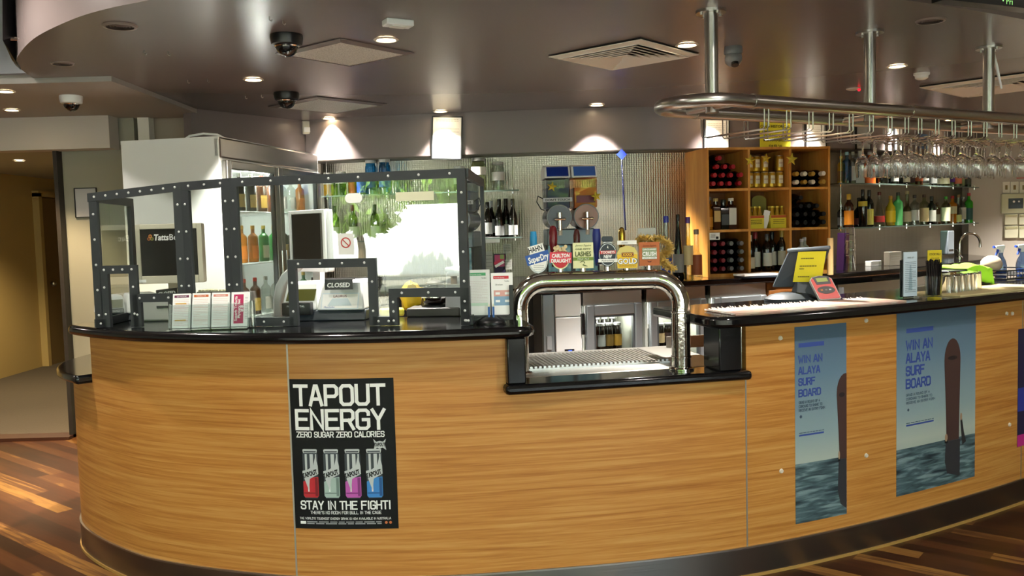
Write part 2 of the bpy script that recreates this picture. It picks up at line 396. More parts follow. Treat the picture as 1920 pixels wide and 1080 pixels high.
# window wall behind the camera
mb = MB(); mb.box((0,-3.25,.1),(15.6,.12,.2)); mb.box((0,-3.25,2.9),(15.6,.12,.24))
for x in (-6.75,6.75): mb.box((x,-3.25,1.5),(2.1,.12,3))
struct('wall_front', mb, cream)
fr = MB()
for k in range(6): fr.box((-5.6+11.2*k/5,-3.25,1.49),(.06,.08,2.58))
fr.box((0,-3.25,.22),(11.3,.08,.05)); fr.box((0,-3.25,2.77),(11.3,.08,.05))
wf = struct('window_1', fr, alu)
obj('window_pane', MB().box((0,-3.25,1.49),(11.2,.006,2.56)), thin('window_glass', '#f4f8f6', 1.0), wf)
# outside, seen in the reflections
struct('ground_paving', MB().box((0,-16,-.1),(60,25,.1)), mat('paving', '#a39a8c', .9))
pav = MB(); pav.box((-3.5,-13.2,1.25),(9,3,.9)); pav.box((-3.5,-13.2,.4),(9,2.6,.8))
g = thing('parked_van', 'long white van parked outside the window behind the viewer', 'van', (0,0,0))
obj('body', MB().prism([(-12.4,.45),(-3.2,.45),(-3.0,.8),(-3.5,1.5),(-4.4,2.15),(-12.0,2.2),(-12.4,1.9)], -13.6, -11.8, lambda a,b,c:(a,c,b)), mat('van_white', '#f4f4f0', .4), g, bevel=.08)
obj('window_band', MB().box((-5.4,-11.79,1.6),(2.4,.03,.45)), mat('van_glass', '#1b2024', .1), g)
for x in (-10.6,-4.6): obj('wheel', MB().cyl((x,-11.75,.35),(x,-12.0,.35),.35,n=24), rubber, g)
ordn_ = ['first','second','third','fourth','fifth','sixth','seventh','eighth']
leaf_m = mat('green_leaves', '#6f9426', .6); bark = mat('tree_bark', '#5a4834', .9)
def tree(x, y, h, r, n, seed, label):
    rn = random.Random(seed); t = thing('garden_tree', label, 'tree', (x,y,0), group='trees outside the window')
    obj('trunk', MB().tube([(0,0,-.05),(.05,0,h*.4),(-.05,.1,h*.75)], [.1,.08,.04]), bark, t)
    m = MB()
    for i in range(n):
        d = Vector((rn.gauss(0,1),rn.gauss(0,1),rn.gauss(0,1))).normalized()*r*rn.random()**.4
        c = Vector((d.x, d.y, h*.72+d.z*.75)) if y > -15 else Vector((d.x*1.0, d.y, h*.5+d.z*1.7)); a = Vector((rn.gauss(0,1),rn.gauss(0,1),rn.gauss(0,1))).normalized()*(.16 if y > -15 else .34); b = a.orthogonal()*.5
        m.add([c-a,c+b,c+a,c-b],[(0,1,2,3)])
    o = obj('foliage', m, leaf_m, t, smooth=0, recalc=False); o['kind'] = 'stuff'
tree(-8.9,-9.0,3.0,.95,800,1,'leafy green tree outside the window in front of the van\'s rear')
tree(-14.5,-10.2,4.6,2.0,2600,2,'tall leafy tree outside the window behind the van\'s rear end')
tree(-3.0,-9.5,4.2,1.5,1500,6,'young green tree outside the window beyond the van\'s nose')
for k_ in range(8):
    tree(-23+4.1*k_,-17.5+(k_%2)*.8,7.2+(k_%3)*.4,1.85,2600,10+k_,ordn_[k_]+' tree, counted from the left, in the row behind the van')
# ---------------------------------------------------------------- bar counter
CT = Curve2([(-2.0,5.5),(-2.18,5.1),(-2.235,4.6),(-2.19,4.34),(-2.05,4.12),(-1.776,3.86),(-1.475,3.665),(-.915,3.476),(-.4,3.435),(0.0,3.465),(.5,3.54),(.98,3.665),(1.51,3.89),(2.0,4.145),(2.65,4.537),(3.6,5.17),(4.6,5.95)])
def sx(px, off=0): return CT.s_of(px, 800, 0, off)
S_NOTCH, S_J1, S_CUT, S_J2, S_J3 = CT.s_of(172,690,.95), CT.s_of(556,1080,0), sx(951), sx(1398), sx(1914)
KICK, LOW, TOPB, TOP = .13, .855, 1.08, 1.125
def panel(a, b, z0, z1, off=0.0, th=.03):
    P = CT.path(a, b, .04); mb = MB().sweep(P, [(off,z0),(off,z1),(off-th,z1),(off-th,z0)]); mb.uv = []
    for i in range(len(P)):
        d = a+(b-a)*i/(len(P)-1); mb.uv += [(d,z0),(d,z1),(d,z1),(d,z0)]
    return mb
bar = thing('bar_counter', 'curved wood-veneered bar counter with metal kick plate on the timber floor', 'bar counter')
obj('front_panel', panel(0.02, S_NOTCH, KICK, LOW), veneer, bar, smooth=50)
obj('front_panel', panel(S_NOTCH, S_J1, KICK, TOPB), veneer, bar, smooth=50)
obj('front_panel', panel(S_J1+.006, S_CUT, KICK, TOPB), veneer, bar, smooth=50)
obj('front_panel', panel(S_CUT, S_J2, KICK, LOW), veneer, bar, smooth=50)
obj('front_panel', panel(S_J2+.006, S_J3, KICK, TOPB), veneer, bar, smooth=50)
obj('front_panel', panel(S_J3+.006, CT.L-.05, KICK, TOPB), veneer, bar, smooth=50)
strip = mat('joint_strip', '#b9b4aa', .4, .8)
for s_, z1 in ((S_J1,TOPB),(S_J2,LOW),(S_J3,TOPB)): obj('joint_strip', panel(s_, s_+.007, KICK, z1, .001, .02), strip, bar)
kick = mat('kick_plate_metal', '#8d8a86', .3, 1); q = N(kick)
nz = q.n('ShaderNodeTexNoise', {0:q.n('ShaderNodeMapping', {0:q.n('ShaderNodeTexCoord').outputs['UV'], 3:(3,220,1)}).outputs[0], 'Scale':1.0}).outputs[0]; q.bump(nz, .08, .004)
obj('kick_plate', panel(0.02, CT.L-.05, .008, KICK, .006, .02), kick, bar, smooth=50)
obj('plate_edge', panel(0.02, CT.L-.05, KICK-.004, KICK+.003, .009, .012), mat('pale_metal_edge','#b5b2ad',.35,1), bar, smooth=50)
obj('floor_bead', panel(0.02, CT.L-.05, 0, .012, .012, .02), mat('bead_timber', '#b08a4a', .5), bar, smooth=50)
# plinth carcass behind the panels keeps the inside dark
obj('carcass', panel(0.02, CT.L-.05, .02, LOW-.02, -.035, .02), brownwood, bar, smooth=50)
def slab(a, b, o0, o1, z0, z1, r=.0, rnd=(0,0)):   # worktop along the curve, ends optionally rounded
    n = max(8, int((b-a)/.04)); w = (o0-o1)/2; mid = (o0+o1)/2; rows = []
    P = []
    for i in range(n+1): P.append((a+(b-a)*i/n, w))
    left = [(a-rnd[0]*math.sin(PI/2*k/6), w) for k in range(0)]
    outer = [CT.at(d, o0) for d, _ in P]; inner = [CT.at(d, o1) for d, _ in P]
    rc = .09
    def corner(seq_end, d, sgn):
        pts = []
        for k in range(1,7):
            t = PI/2*k/6; pts.append(CT.at(d+sgn*(rc*math.sin(t)), o0-rc*(1-math.cos(t))))
        return pts
    poly = []
    if rnd[0]: poly += corner(None, a, -1)[::-1] 
    poly += outer
    if rnd[1]: poly += corner(None, b, 1)
    e1 = CT.at(b+(rc if rnd[1] else 0), o1); e0 = CT.at(a-(rc if rnd[0] else 0), o1)
    poly += [e1]+inner[::-1]+[e0]
    return MB().prism(poly, z0, z1)
def bevel_slab(name, mb, label, cat):
    o = obj(name, mb, granite, bevel=.018, smooth=40); return tag(o, label, cat)
S_L0 = CT.s_of(133, 628, 1.1, .07)
wl = bevel_slab('worktop', slab(S_L0, S_CUT+.03, .075, -.52, TOPB, TOP, rnd=(1,1)), 'black granite worktop on the counter\'s left section, under the clear screen', 'worktop')
S_R0 = CT.s_of(1372, 600, 1.1, .06)
wr = bevel_slab('worktop', slab(S_R0, CT.L-.05, .075, -.52, TOPB, TOP, rnd=(1,0)), 'black granite worktop on the counter\'s right section, carrying the bar mats', 'worktop')
S_G0, S_G1 = CT.s_of(947,725,.87,.06), CT.s_of(1411,690,.87,.06)
A0, A1 = Vector((*CT.at(S_G0,.06),0)), Vector((*CT.at(S_G1,.06),0))
ldir = (A1-A0).normalized(); lnor = Vector((-ldir.y, ldir.x, 0)); LW = (A1-A0).length; LANG = math.atan2(ldir.y, ldir.x)
ledge = thing('serving_ledge', 'low black granite serving ledge with end posts in the middle of the counter', 'ledge', (A0.x,A0.y,0), LANG)
obj('slab', MB().box((LW/2,.09,.875),(LW,.18,.04)), granite, ledge, bevel=.015)
for x, wd in ((.05,.075),(LW-.09,.1)): obj('end_post', MB().box((x,.1,(LOW+TOPB)/2+.02),(wd,.16,TOPB-LOW-.04)), granite, ledge, bevel=.006)
S_N0 = .9
sl2 = thing('side_ledge', 'low black granite ledge wrapping the counter\'s left end', 'ledge')
obj('slab', slab(.12, S_NOTCH, .07, -.3, LOW, LOW+.04), granite, sl2, bevel=.015)
x, y = CT.at(S_NOTCH, -.08); obj('end_post', MB().box((x,y,(LOW+.04+TOPB)/2),(.07,.14,TOPB-LOW-.04),.9), granite, sl2, bevel=.005)
# stainless bench behind the ledge with drip tray
bench = thing('stainless_bench', 'stainless bench under the beer tower, behind the black ledge', 'bench', (A0.x,A0.y,0), LANG)
obj('bench_top', MB().box((LW/2,.52,.88),(LW-.02,.68,.03)), steel_sheet, bench, bevel=.004)
obj('splashback', MB().box((LW+.08,.79,.92),(.3,.012,.06)), steel_sheet, bench)
obj('apron', MB().box((LW/2,.5,.44),(LW-.06,.6,.84)), darkgrey, bench)
tray = thing('drip_tray', 'ribbed stainless drip tray between the legs of the beer tower', 'drip tray', (A0.x,A0.y,0), LANG)
obj('pan', MB().box((LW*.45,.53,.898),(.68,.4,.008)), steel, tray)
gm = MB()
for k in range(34): gm.box((LW*.45-.33+.02*k,.53,.906),(.011,.38,.008))
obj('grate', gm, steel, tray)
# screw caps
cap_m = mat('white_screw_cap', '#d8cfc0', .5)
for px, py in ((1463,634),(1624,601),(1466,883),(1624,854),(1893,796),(1887,588),(1897,588)):
    s_ = CT.s_of(px,py,.6); x, y = CT.at(s_,.0); P = ay(px,py,y); (x2,y2) = CT.at(s_,.006)
    obj('screw_cap', MB().cyl((x,y,P.z),(x2,y2,P.z),.0105,.008,n=14), cap_m, bar)
LK = 2.0
# ---------------------------------------------------------------- ceiling fixtures
glow = mat('lamp_lens', '#fff2da', .5, emit=26, ecol='#ffe2b4')
ring_m = mat('lamp_ring', '#d8d2c6', .4)
def where(px):
    return 'far left' if px < 350 else 'left' if px < 700 else 'middle' if px < 1200 else 'right' if px < 1640 else 'far right'
def downlight(px, py, z, label, e=55, size=1.25, to=None, col=(1,.93,.83), r=.045, blend=.5):
    P = az(px, py, z); t = thing('downlight', label, 'downlight', (P.x,P.y,z-.001), group='lit ceiling downlights')
    obj('ring', MB().lathe([(r,-.001),(r*1.35,-.001),(r*1.4,-.004),(r*1.1,-.008),(r,-.004)], 28, cap=False), ring_m, t)
    obj('lens', MB().lathe([(1e-5,-.003),(r,-.003)], 24, cap=False), glow, t)
    l = lamp('downlight_lamp', 'SPOT', (P.x,P.y,z-.03), e*LK, col, spot_size=size*1.2, spot_blend=blend, shadow_soft_size=.03, to=to or (P.x,P.y,0))
    return t
DL = [(724,73,'round lit downlight nearest the white ceiling sensor',150),(475,148,'lit downlight left of the two black dome cameras',150),
      (617,221,'lit downlight over the tall fridge by the wall corner',75),(826,208,'lit downlight above the tilted framed certificate',70),
      (1119,196,'lit downlight over the slush machines by the bulkhead',150),(1288,83,'lit downlight beside the square louvred ceiling diffuser',170),
      (1682,123,'lit downlight by the smoke detector on the bar ceiling',170)]
for px, py, lb, e in DL: downlight(px, py, SOF, lb, e)
for px, py, lb in ((10,170,'small hall downlight at the picture\'s left edge, nearer of two'),(22,205,'small hall downlight at the picture\'s left edge, farther of two')):
    downlight(px, py, 2.43, lb, 60, r=.04, col=(1,.75,.45))
downlight(36, 300, 2.29, 'warm downlight in the yellow side corridor', 62, size=1.9, r=.04, col=(1,.8,.48))
# further downlights behind the rack; last two added unseen beyond the frame for light
for x, y, e in ((1.64,7.04,55),(2.5,7.25,55),(3.5,7.9,75),(4.3,8.62,75),(4.6,6.6,190),(5.7,8.3,120)):
    t = thing('downlight', 'lit downlight '+['over the wine cabinet, left of two','over the wine cabinet, right of two','over the right glass shelves, left of two','over the right glass shelves, right of two','added beyond the frame right of the rack','added by the right wall'][int(x*10)%100 and [16,25,35,43,46,57].index(int(round(x*10-.01)))]+', out of view', 'downlight', (x,y,SOF-.001), group='downlights hidden by rack')
    obj('ring', MB().lathe([(.045,-.001),(.061,-.001),(.063,-.004),(.05,-.008),(.045,-.004)], 28, cap=False), ring_m, t)
    obj('lens', MB().lathe([(1e-5,-.003),(.045,-.003)], 24, cap=False), glow, t)
    lamp('downlight_lamp', 'SPOT', (x,y,SOF-.03), e*LK, (1,.94,.85), spot_size=1.3 if y > 7 and x < 5 else 2.0, spot_blend=.7, shadow_soft_size=.04, to=(x,y,0))
for px, py, r, lb in ((225,48,.075,'large round ceiling speaker grille on the oval\'s left part'),(117,118,.06,'middle round ceiling speaker grille at the oval\'s left rim'),
                   (193,163,.055,'farthest round ceiling speaker grille at the oval\'s left rim'),(1745,38,.07,'dark round unlit fitting by the hanging screen, far right')):
    P = az(px,py,SOF); t = thing('ceiling_speaker', lb, 'ceiling speaker', (P.x,P.y,SOF))
    obj('rim', MB().lathe([(r*.8,-.002),(r,0),(r*.95,-.008),(r*.8,-.008)], 30, cap=False), mat('fitting_rim','#85776f',.4), t)
    g = MB()
    for k in range(4): g.lathe([(r*(.15+.17*k),-.004),(r*(.25+.17*k),-.004),(r*(.2+.17*k),-.008)], 24, cap=False)
    obj('grille', g, mat('fitting_grille','#6c605a',.4), t); obj('backing', MB().lathe([(1e-5,-.002),(r*.85,-.002)],24,cap=False), mat('fitting_dark','#2c2826',.6), t)
# unseen hall downlights added beyond the frame to brighten fascia and counter front
for i_, (x, y, e) in enumerate(((-2.72,3.75,75),(-1.3,2.6,50),(1.6,2.3,55),(3.9,3.2,25),(-5.0,5.6,14))):
    z_ = 3.0 if i_ < 4 else 2.43
    t = thing('downlight', 'added unseen hall downlight in the high ceiling before the bar, '+ordn_[i_]+' from the left', 'downlight', (x,y,z_-.001), group='added hall downlights')
    obj('ring', MB().lathe([(.05,-.001),(.067,-.001),(.07,-.004),(.055,-.008),(.05,-.004)], 28, cap=False), ring_m, t); obj('lens', MB().lathe([(1e-5,-.003),(.05,-.003)], 24, cap=False), glow, t)
    lamp('downlight_lamp', 'SPOT', (x,y,z_-.03), e, (1,.9,.82), spot_size=2.75, spot_blend=.5, shadow_soft_size=.04, to=(x,y,0))
# square vents
def vent_frame(corners):
    p = [az(a,b,SOF) for a, b in corners]; c = sum(p, Vector())/4
    d = p[2]-p[0]; ang = math.atan2(d.y,d.x)+PI/4; half = (d.length+(p[3]-p[1]).length)/4/math.sqrt(2)*1.0
    return c, ang, half
def vent(corners, label, louvred):
    c, a, h = vent_frame(corners); t = thing('ceiling_vent', label, 'air vent', (c.x,c.y,SOF), a)
    def ringm(o, i, z0, z1, th=.004):
        m = MB()
        for k in range(4):
            R = Matrix.Rotation(k*PI/2,4,'Z')
            q_ = [(-o,-o,z0),(o,-o,z0),(i,-i,z1),(-i,-i,z1)]; v = [R@Vector(x) for x in q_]
            m.add(v+[x+Vector((0,0,th)) for x in v], [(0,1,2,3),(7,6,5,4),(0,4,5,1),(2,6,7,3)])
        return m
    vm = mat('vent_paint','#d8d6cc',.45)
    if louvred:
        obj('frame', ringm(h, h*.86, -.014, -.022), vm, t)
        for k in range(6): obj('louvre', ringm(h*(.86-.13*k), h*(.72-.13*k), -.026, -.006), vm, t)
        obj('backing', MB().box((0,0,-.001),(2*h,2*h,.002)), mat('vent_dark','#3d3a36',.8), t)
    else:
        obj('frame', ringm(h, h*.86, -.006, -.014), paint, t)
        pm = mat('vent_mesh','#a9aaa2',.5); q = N(pm); co = q.n('ShaderNodeTexCoord').outputs['Object']
        vz = q.n('ShaderNodeTexVoronoi', {0:co, 'Scale':90.0}, feature='DISTANCE_TO_EDGE').outputs[0]
        q.l(q.ramp(vz, [(.0,'#d8dad2'),(.3,'#a9aaa4')]), q.b.inputs['Base Color'])
        obj('mesh_panel', MB().box((0,0,-.007),(1.72*h,1.72*h,.006)), pm, t)
    return t
vent([(527,99),(624,70),(780,98),(655,124)], 'flat square return-air vent beside the nearer black dome camera', False)
vent([(497,199),(608,181),(730,194),(622,212)], 'flat square return-air vent beside the farther black dome camera', False)
vent([(1023,101),(1195,72),(1313,97),(1153,128)], 'large square louvred air diffuser in the middle of the bar ceiling', True)
vent([(1765,157),(1880,130),(1990,150),(1890,182)], 'square louvred air diffuser at the far right of the bar ceiling', True)
P = az(1850,138,SOF)
# dome cameras
def dome(px, py, z, r, label, body, dm=None):
    P = az(px,py,z); t = thing('dome_camera', label, 'security camera', (P.x,P.y,z))
    obj('base', MB().lathe([(r*.98,0),(r,-.012),(r*.92,-.045),(r*.72,-.05)], 28), body, t)
    obj('bubble', MB().lathe([(r*.7,-.045)]+[(r*.68*math.cos(a),-.05-r*.68*math.sin(a)) for a in [PI/2*k/8 for k in range(9)]], 24, cap=False), mat('camera_bubble','#101113',.06,0,.8), t)
    obj('trim_ring', MB().lathe([(r*.7,-.05),(r*.76,-.052),(r*.7,-.058)], 28, cap=False), chrome, t)
    return t
dome(537,66,SOF,.078,'black dome camera on the ceiling nearer the viewer', blackp)
dome(537,174,SOF,.085,'black dome camera on the ceiling farther back', blackp)
dome(133,180,2.43,.07,'white dome camera on the hall ceiling at far left', white)
P = az(1375,88,SOF); t = thing('turret_camera','grey ball-shaped camera on the ceiling right of the first pole','security camera',(P.x,P.y,SOF))
gm_ = mat('camera_grey','#6b6e72',.35)
obj('base', MB().lathe([(.046,0),(.05,-.02),(.048,-.04)],24), gm_, t); obj('eyeball', MB().ball((0,0,-.062),.047), gm_, t)
obj('lens', MB().cyl((.0,-.03,-.09),(0,-.036,-.105),.02), blackp, t)
# motion sensor, smoke detector, small hooks
P = az(746,38,SOF); t = thing('ceiling_sensor','white rectangular sensor box on the ceiling beside a downlight','sensor',(P.x,P.y,SOF),.5)
obj('body', MB().box((0,0,-.014),(.13,.07,.028)), white, t, bevel=.005); obj('lens', MB().box((0,0,-.03),(.07,.04,.006)), mat('sensor_lens','#d9d9d2',.6), t, bevel=.002)
P = az(1728,137,SOF); t = thing('smoke_detector','white round smoke detector on the bar ceiling','smoke detector',(P.x,P.y,SOF))
obj('base', MB().lathe([(.05,0),(.05,-.012),(.045,-.016)],24), white, t); obj('chamber', MB().lathe([(.042,-.016),(.04,-.034),(.025,-.042)],24), white, t)
P = az(1600,166,SOF); t = thing('ceiling_beacon','flat ceiling sensor with a small red light behind the rack pole','sensor',(P.x,P.y,SOF))
obj('disc', MB().lathe([(.05,0),(.05,-.006),(.03,-.012)],24), ring_m, t); obj('red_light', MB().ball((.03,-.03,-.014),.011), mat('red_lamp','#c01020',.4,emit=2), t)
k = 0
for px, py in ((505,31),(530,38),(270,95),(315,97),(352,150),(389,148),(460,180),(490,178)):
    P = az(px,py,SOF); o = obj('ceiling_hook', MB().tube([(0,0,.002),(0,0,-.014),(.008,0,-.02),(.012,0,-.014)], .003, 6), steel, loc=(P.x,P.y,SOF))
    tag(o, ('left' if k%2 == 0 else 'right')+' one of the '+['first','second','third','fourth'][k//2]+' pair of small ceiling hooks, counted from the viewer', 'hook', 'small hooks in the oval ceiling') if False else tag(o, ['left','right'][k%2]+' small ceiling hook '+['in front of the nearer dome camera','below the large speaker grille','left of the lit downlight','left of the farther dome camera'][[0,1,2,3][k//2]], 'hook', 'small hooks in the oval ceiling')
    k += 1
# ---------------------------------------------------------------- glass rack
RZ = 2.035; r0 = Vector((.927,4.023,0)); rd = Vector((.87,.492,0)).normalized(); rn_ = Vector((rd.y,-rd.x,0)); RW = .185; RLEN = 3.2
def rk(t, o, z): return r0+rd*t+rn_*o+Vector((0,0,z))
rack = thing('glass_rack','overhead stainless tube rack with hanging wire channels, on ceiling poles above the counter','glass rack',(0,0,0))
pts = [rk(RLEN-RLEN*k/20, RW, RZ) for k in range(21)]
pts += [rk(-.06-RW*math.sin(a), RW*math.cos(a), RZ) for a in [PI*k/16 for k in range(17)]]
pts += [rk(RLEN*k/20, -RW, RZ) for k in range(21)]
obj('tube_rail', MB().tube(pts, .03, 18), steel, rack, smooth=60)
for t_, s_ in ((.06,1),(.06,-1),(1.12,1),(1.12,-1)): obj('rail_collar', MB().cyl(rk(t_,s_*RW,RZ), rk(t_+.015,s_*RW,RZ), .033, n=20), steel, rack)
for i, (px, py) in enumerate(((1333,20),(1627,60),(1855,88))):
    P = az(px,py,SOF); t_ = (P-r0).dot(rd); a = rk(t_,0,0)
    pl = obj('pole', MB().cyl((a.x,a.y,RZ-.03),(a.x,a.y,SOF-.01),.03,n=24), steel, rack)
    fl = MB().cyl((a.x,a.y,SOF-.012),(a.x,a.y,SOF),.068,n=28)
    obj('flange', fl, steel, pl)
    for b in range(4): x, y = a.x+.05*math.cos(b*PI/2+.4), a.y+.05*math.sin(b*PI/2+.4); obj('bolt', MB().cyl((x,y,SOF-.022),(x,y,SOF-.012),.008,n=8), steel, pl)
    obj('cross_bar', MB().cyl(rk(t_,-RW,RZ), rk(t_,RW,RZ), .02, n=14), steel, rack)
def t_at(px, off):                       # position along the rail seen in a picture column
    d = ray(px,300); k = d.x/d.y; b = rk(0,off,0); return (k*b.y-b.x)/(rd.x-k*rd.y)
CH = []
WZ = RZ-.115
for px in (1438,1479.5,1521,1559,1596,1634,1669,1700,1725,1757,1787.6,1818,1847,1875,1903,1930,1958): 
    t_ = t_at(px, RW); CH.append(t_); m = MB()
    for o in (-.013,.013):
        m.tube([rk(t_+o,RW,RZ-.028),rk(t_+o,RW,WZ+.01),rk(t_+o,RW-.012,WZ),rk(t_+o,-RW-.03,WZ-.0),rk(t_+o,-RW-.04,WZ+.01),rk(t_+o,-RW-.04,RZ-.0)], .003, 6)
    obj('wire_channel', m, steel, rack)
glass_m = mat('clear_glass','#ffffff',0,trans=1,ior=1.45)
gl_thin = thin('thin_glassware','#f3f6f5',1.15,.0,1.5)
def wine_glass_mesh():
    out = [(.001,.0),(.031,.001),(.033,.003),(.02,.006),(.006,.014),(.0045,.05),(.005,.075),(.012,.086),(.026,.1),(.036,.12),(.0385,.142),(.036,.165),(.031,.2)]
    inn = [(.030,.2),(.0345,.165),(.037,.142),(.0345,.121),(.025,.103),(.010,.091),(.0005,.089)]
    return MB().lathe([(r,-z) for r, z in out+inn], 24, cap=False)
ordn = ['first','second','third','fourth','fifth','sixth','seventh','eighth','ninth','tenth','eleventh','twelfth','thirteenth','fourteenth','fifteenth','sixteenth','seventeenth','eighteenth','nineteenth','twentieth','twenty-first','twenty-second','twenty-third','twenty-fourth']
first = None
gi = 0
for ci, t_ in enumerate(CH[7:]):
    for k, o in enumerate((.135,.065,-.005,-.075)):
        lb = 'upside-down wine glass hanging '+['at the front','second from the front','third from the front','at the back'][k]+' of the '+ordn[ci]+' filled channel from the left'
        P = rk(t_, o, WZ+.006)
        if first is None:
            first = obj('wine_glass', wine_glass_mesh(), glass_m, smooth=60, loc=P); tag(first, lb, 'wine glass', 'hanging wine glasses')
        else: g = first.copy(); C.objects.link(g); g.location = P; g['label'] = lb
# loose tag hanging from the third pole
P = az(1862,90,SOF); o = obj('paper_streamer', MB().tube([(P.x,P.y,SOF-.02),(P.x+.02,P.y,SOF-.1),(P.x+.05,P.y,SOF-.23)], [.008,.009,.006], 4), paper); tag(o,'white paper strip dangling from the rack\'s third pole','paper strip')
# ---------------------------------------------------------------- screens and black gear at the ceiling edge
P = ay(1860,-40,3.6)
t = thing('hanging_screen','black display hanging at the top right corner, green letters showing','screen',(P.x,P.y,2.0))
A = ay(1772,-1,3.3); B = ay(1990,36,3.55)
def quad_panel(A, B, hgt, dep, m, name, parent, inv):
    u = (B-A); u.z = 0; un = u.normalized(); n = Vector((un.y,-un.x,0)); 
    v = [A, A+u, A+u+Vector((0,0,hgt)), A+Vector((0,0,hgt))]; v = [inv@p for p in v]; nn = inv.to_3x3()@n
    return obj(name, MB().add(v+[p-nn*dep for p in v], [(0,1,2,3),(7,6,5,4),(0,4,5,1),(1,5,6,2),(2,6,7,3),(3,7,4,0)]), m, parent)
inv = Matrix.Translation(-Vector((P.x,P.y,2.0)))
scr = quad_panel(A, B, .5, .06, mat('screen_black','#050706',.2), 'screen_body', t, inv)
u = (B-A).normalized(); f = Flat(frame3(inv@A, u, Vector((0,0,1))))
d = (ay(1878,14,3.42)-A).dot(u); f.text('lettering', mat('screen_green','#7dbf6a',.5,emit=.5), '• Pri', d, .022, .034, align='LEFT'); f.build(t)
t = thing('wall_speaker','black flat panel fixed to the oval ceiling\'s fascia at the top left corner','speaker',(0,0,0))
A = ay(2,-40,4.5); B = ay(30,118,4.75)
pa = [ay(4,-60,4.45), ay(24,-60,4.55), ay(27,70,4.6), ay(33,122,4.75), ay(22,112,4.7), ay(5,75,4.5)]
nb = Vector((-.06,.14,0))
obj('panel', MB().add(pa+[p+nb for p in pa], [(0,1,2,3,4,5),(11,10,9,8,7,6)]+[(i,(i+1)%6,6+(i+1)%6,6+i) for i in range(6)]), blackp, t, smooth=0)
b0 = ay(20,72,4.58); obj('bracket', MB().cyl(b0, b0+Vector((.09,.02,0)), .012, n=10), chrome, t)
# ---------------------------------------------------------------- back bar
BZ = 1.112
BB = Curve2([(-1.45,5.95),(-.9,5.87),(0.1,5.85),(.6,5.93),(1.0,6.07),(1.47,6.28),(2.4,6.62),(3.1,7.05),(4.0,7.85),(4.75,8.55)])
def bs(px): return BB.s_of(px, 560, 1.0)
nb = int(BB.L/.05); bo = [BB.at(BB.L*i/nb, .02) for i in range(nb+1)]
bi = [BK.at(.3+(BK.L-.45)*i/60, -.225) for i in range(61)]
o = obj('back_worktop', MB().prism(bo+bi[::-1], BZ-.042, BZ), granite, bevel=.01); tag(o, 'long black worktop running along the back wall under the shelves', 'worktop')
bo2 = [BB.at(BB.L*i/nb, -.56) for i in range(nb+1)]
o = obj('back_counter_base', MB().sweep(BB.path(.1, BB.L-.1), [(-.53,0),(-.53,BZ-.045),(-.55,BZ-.045),(-.55,0)]).sweep(BB.path(.1,BB.L-.1),[(-.04,0),(-.04,.12),(-.5,.12),(-.5,0)]), darkgrey, smooth=50); tag(o, 'dark plinth and back board under the long black back worktop', 'counter base')
def unit(name, label, cat, px0, px1, dep=.5, off=0.0, group=None):
    a, b = Vector((*BB.at(bs(px0),off),0)), Vector((*BB.at(bs(px1),off),0)); u = b-a
    return thing(name, label, cat, a, math.atan2(u.y,u.x), group), u.length
seal = mat('door_gasket','#3c4145',.6)
fr_in = mat('fridge_liner','#b9bcb6',.5); lit = mat('fridge_light','#ffffff',.5,emit=5,ecol='#fff4d6')
pane = thin('clear_pane','#f2f6f4',.9)
def fridge(px0, px1, label, gx=.056):
    t, L = unit('under_counter_fridge', label, 'fridge', px0, px1, group='under-counter fridges')
    z0, z1 = .13, 1.068; d = .38
    m = MB(); m.box((L/2,d/2+.02,z0+.01),(L,d-.04,.02)); m.box((.01,d/2,.57),(.02,d-.04,.86)); m.box((L-.01,d/2,.57),(.02,d-.04,.86)); m.box((L/2,d-.01,.57),(L,.02,.86))
    obj('cabinet', m, fr_in, t)
    obj('header', MB().box((L/2,.02,1.034),(L-.004,.04,.068)).box((L/2,d/2,.99),(L,d,.02)), steel_sheet, t)
    dr = MB(); a, b = .012, L-.012
    for x0, x1, y0, y1 in ((a,a+gx,z0,.985),(b-gx,b,z0,.985),(a+gx,b-gx,.985-.075,.985),(a+gx,b-gx,z0,z0+.08)): dr.box(((x0+x1)/2,-.016,(y0+y1)/2),(x1-x0,.036,y1-y0))
    D = obj('door', dr, alu, t, bevel=.008)
    obj('glass', MB().box((L/2,-.01,.56),(b-a-2*gx+.01,.006,.72)), pane, D)
    g = MB()
    for x0, x1, y0, y1 in ((a+gx,a+gx+.012,z0+.08,.91),(b-gx-.012,b-gx,z0+.08,.91),(a+gx,b-gx,.898,.91)): g.box(((x0+x1)/2,-.013,(y0+y1)/2),(x1-x0,.03,y1-y0))
    obj('gasket', g, seal, D)
    obj('light_strip', MB().box((L/2,.12,.972),(L*.5,.03,.012)), lit, t)
    lamp('fridge_lamp','POINT',tuple(Matrix.Translation(t.location)@Matrix.Rotation(t.rotation_euler[2],4,'Z')@Vector((L/2,.1,.9))),4,(1,.95,.82),shadow_soft_size=.05)
    for z in (.34,.64): 
        w = MB()
        for k in range(int(L/.03)): w.cyl((.02+.03*k,.03,z),(.02+.03*k,d-.03,z),.002,n=5)
        w.cyl((.02,.05,z-.003),(L-.02,.05,z-.003),.003,n=6); w.cyl((.02,d-.06,z-.003),(L-.02,d-.06,z-.003),.003,n=6)
        obj('wire_shelf', w, steel, t)
    return t, L
def inside(t, x, y, z):                  # point of a thing's own frame in the room
    return Matrix.Translation(t.location)@Matrix.Rotation(t.rotation_euler[2],4,'Z')@Vector((x,y,z))
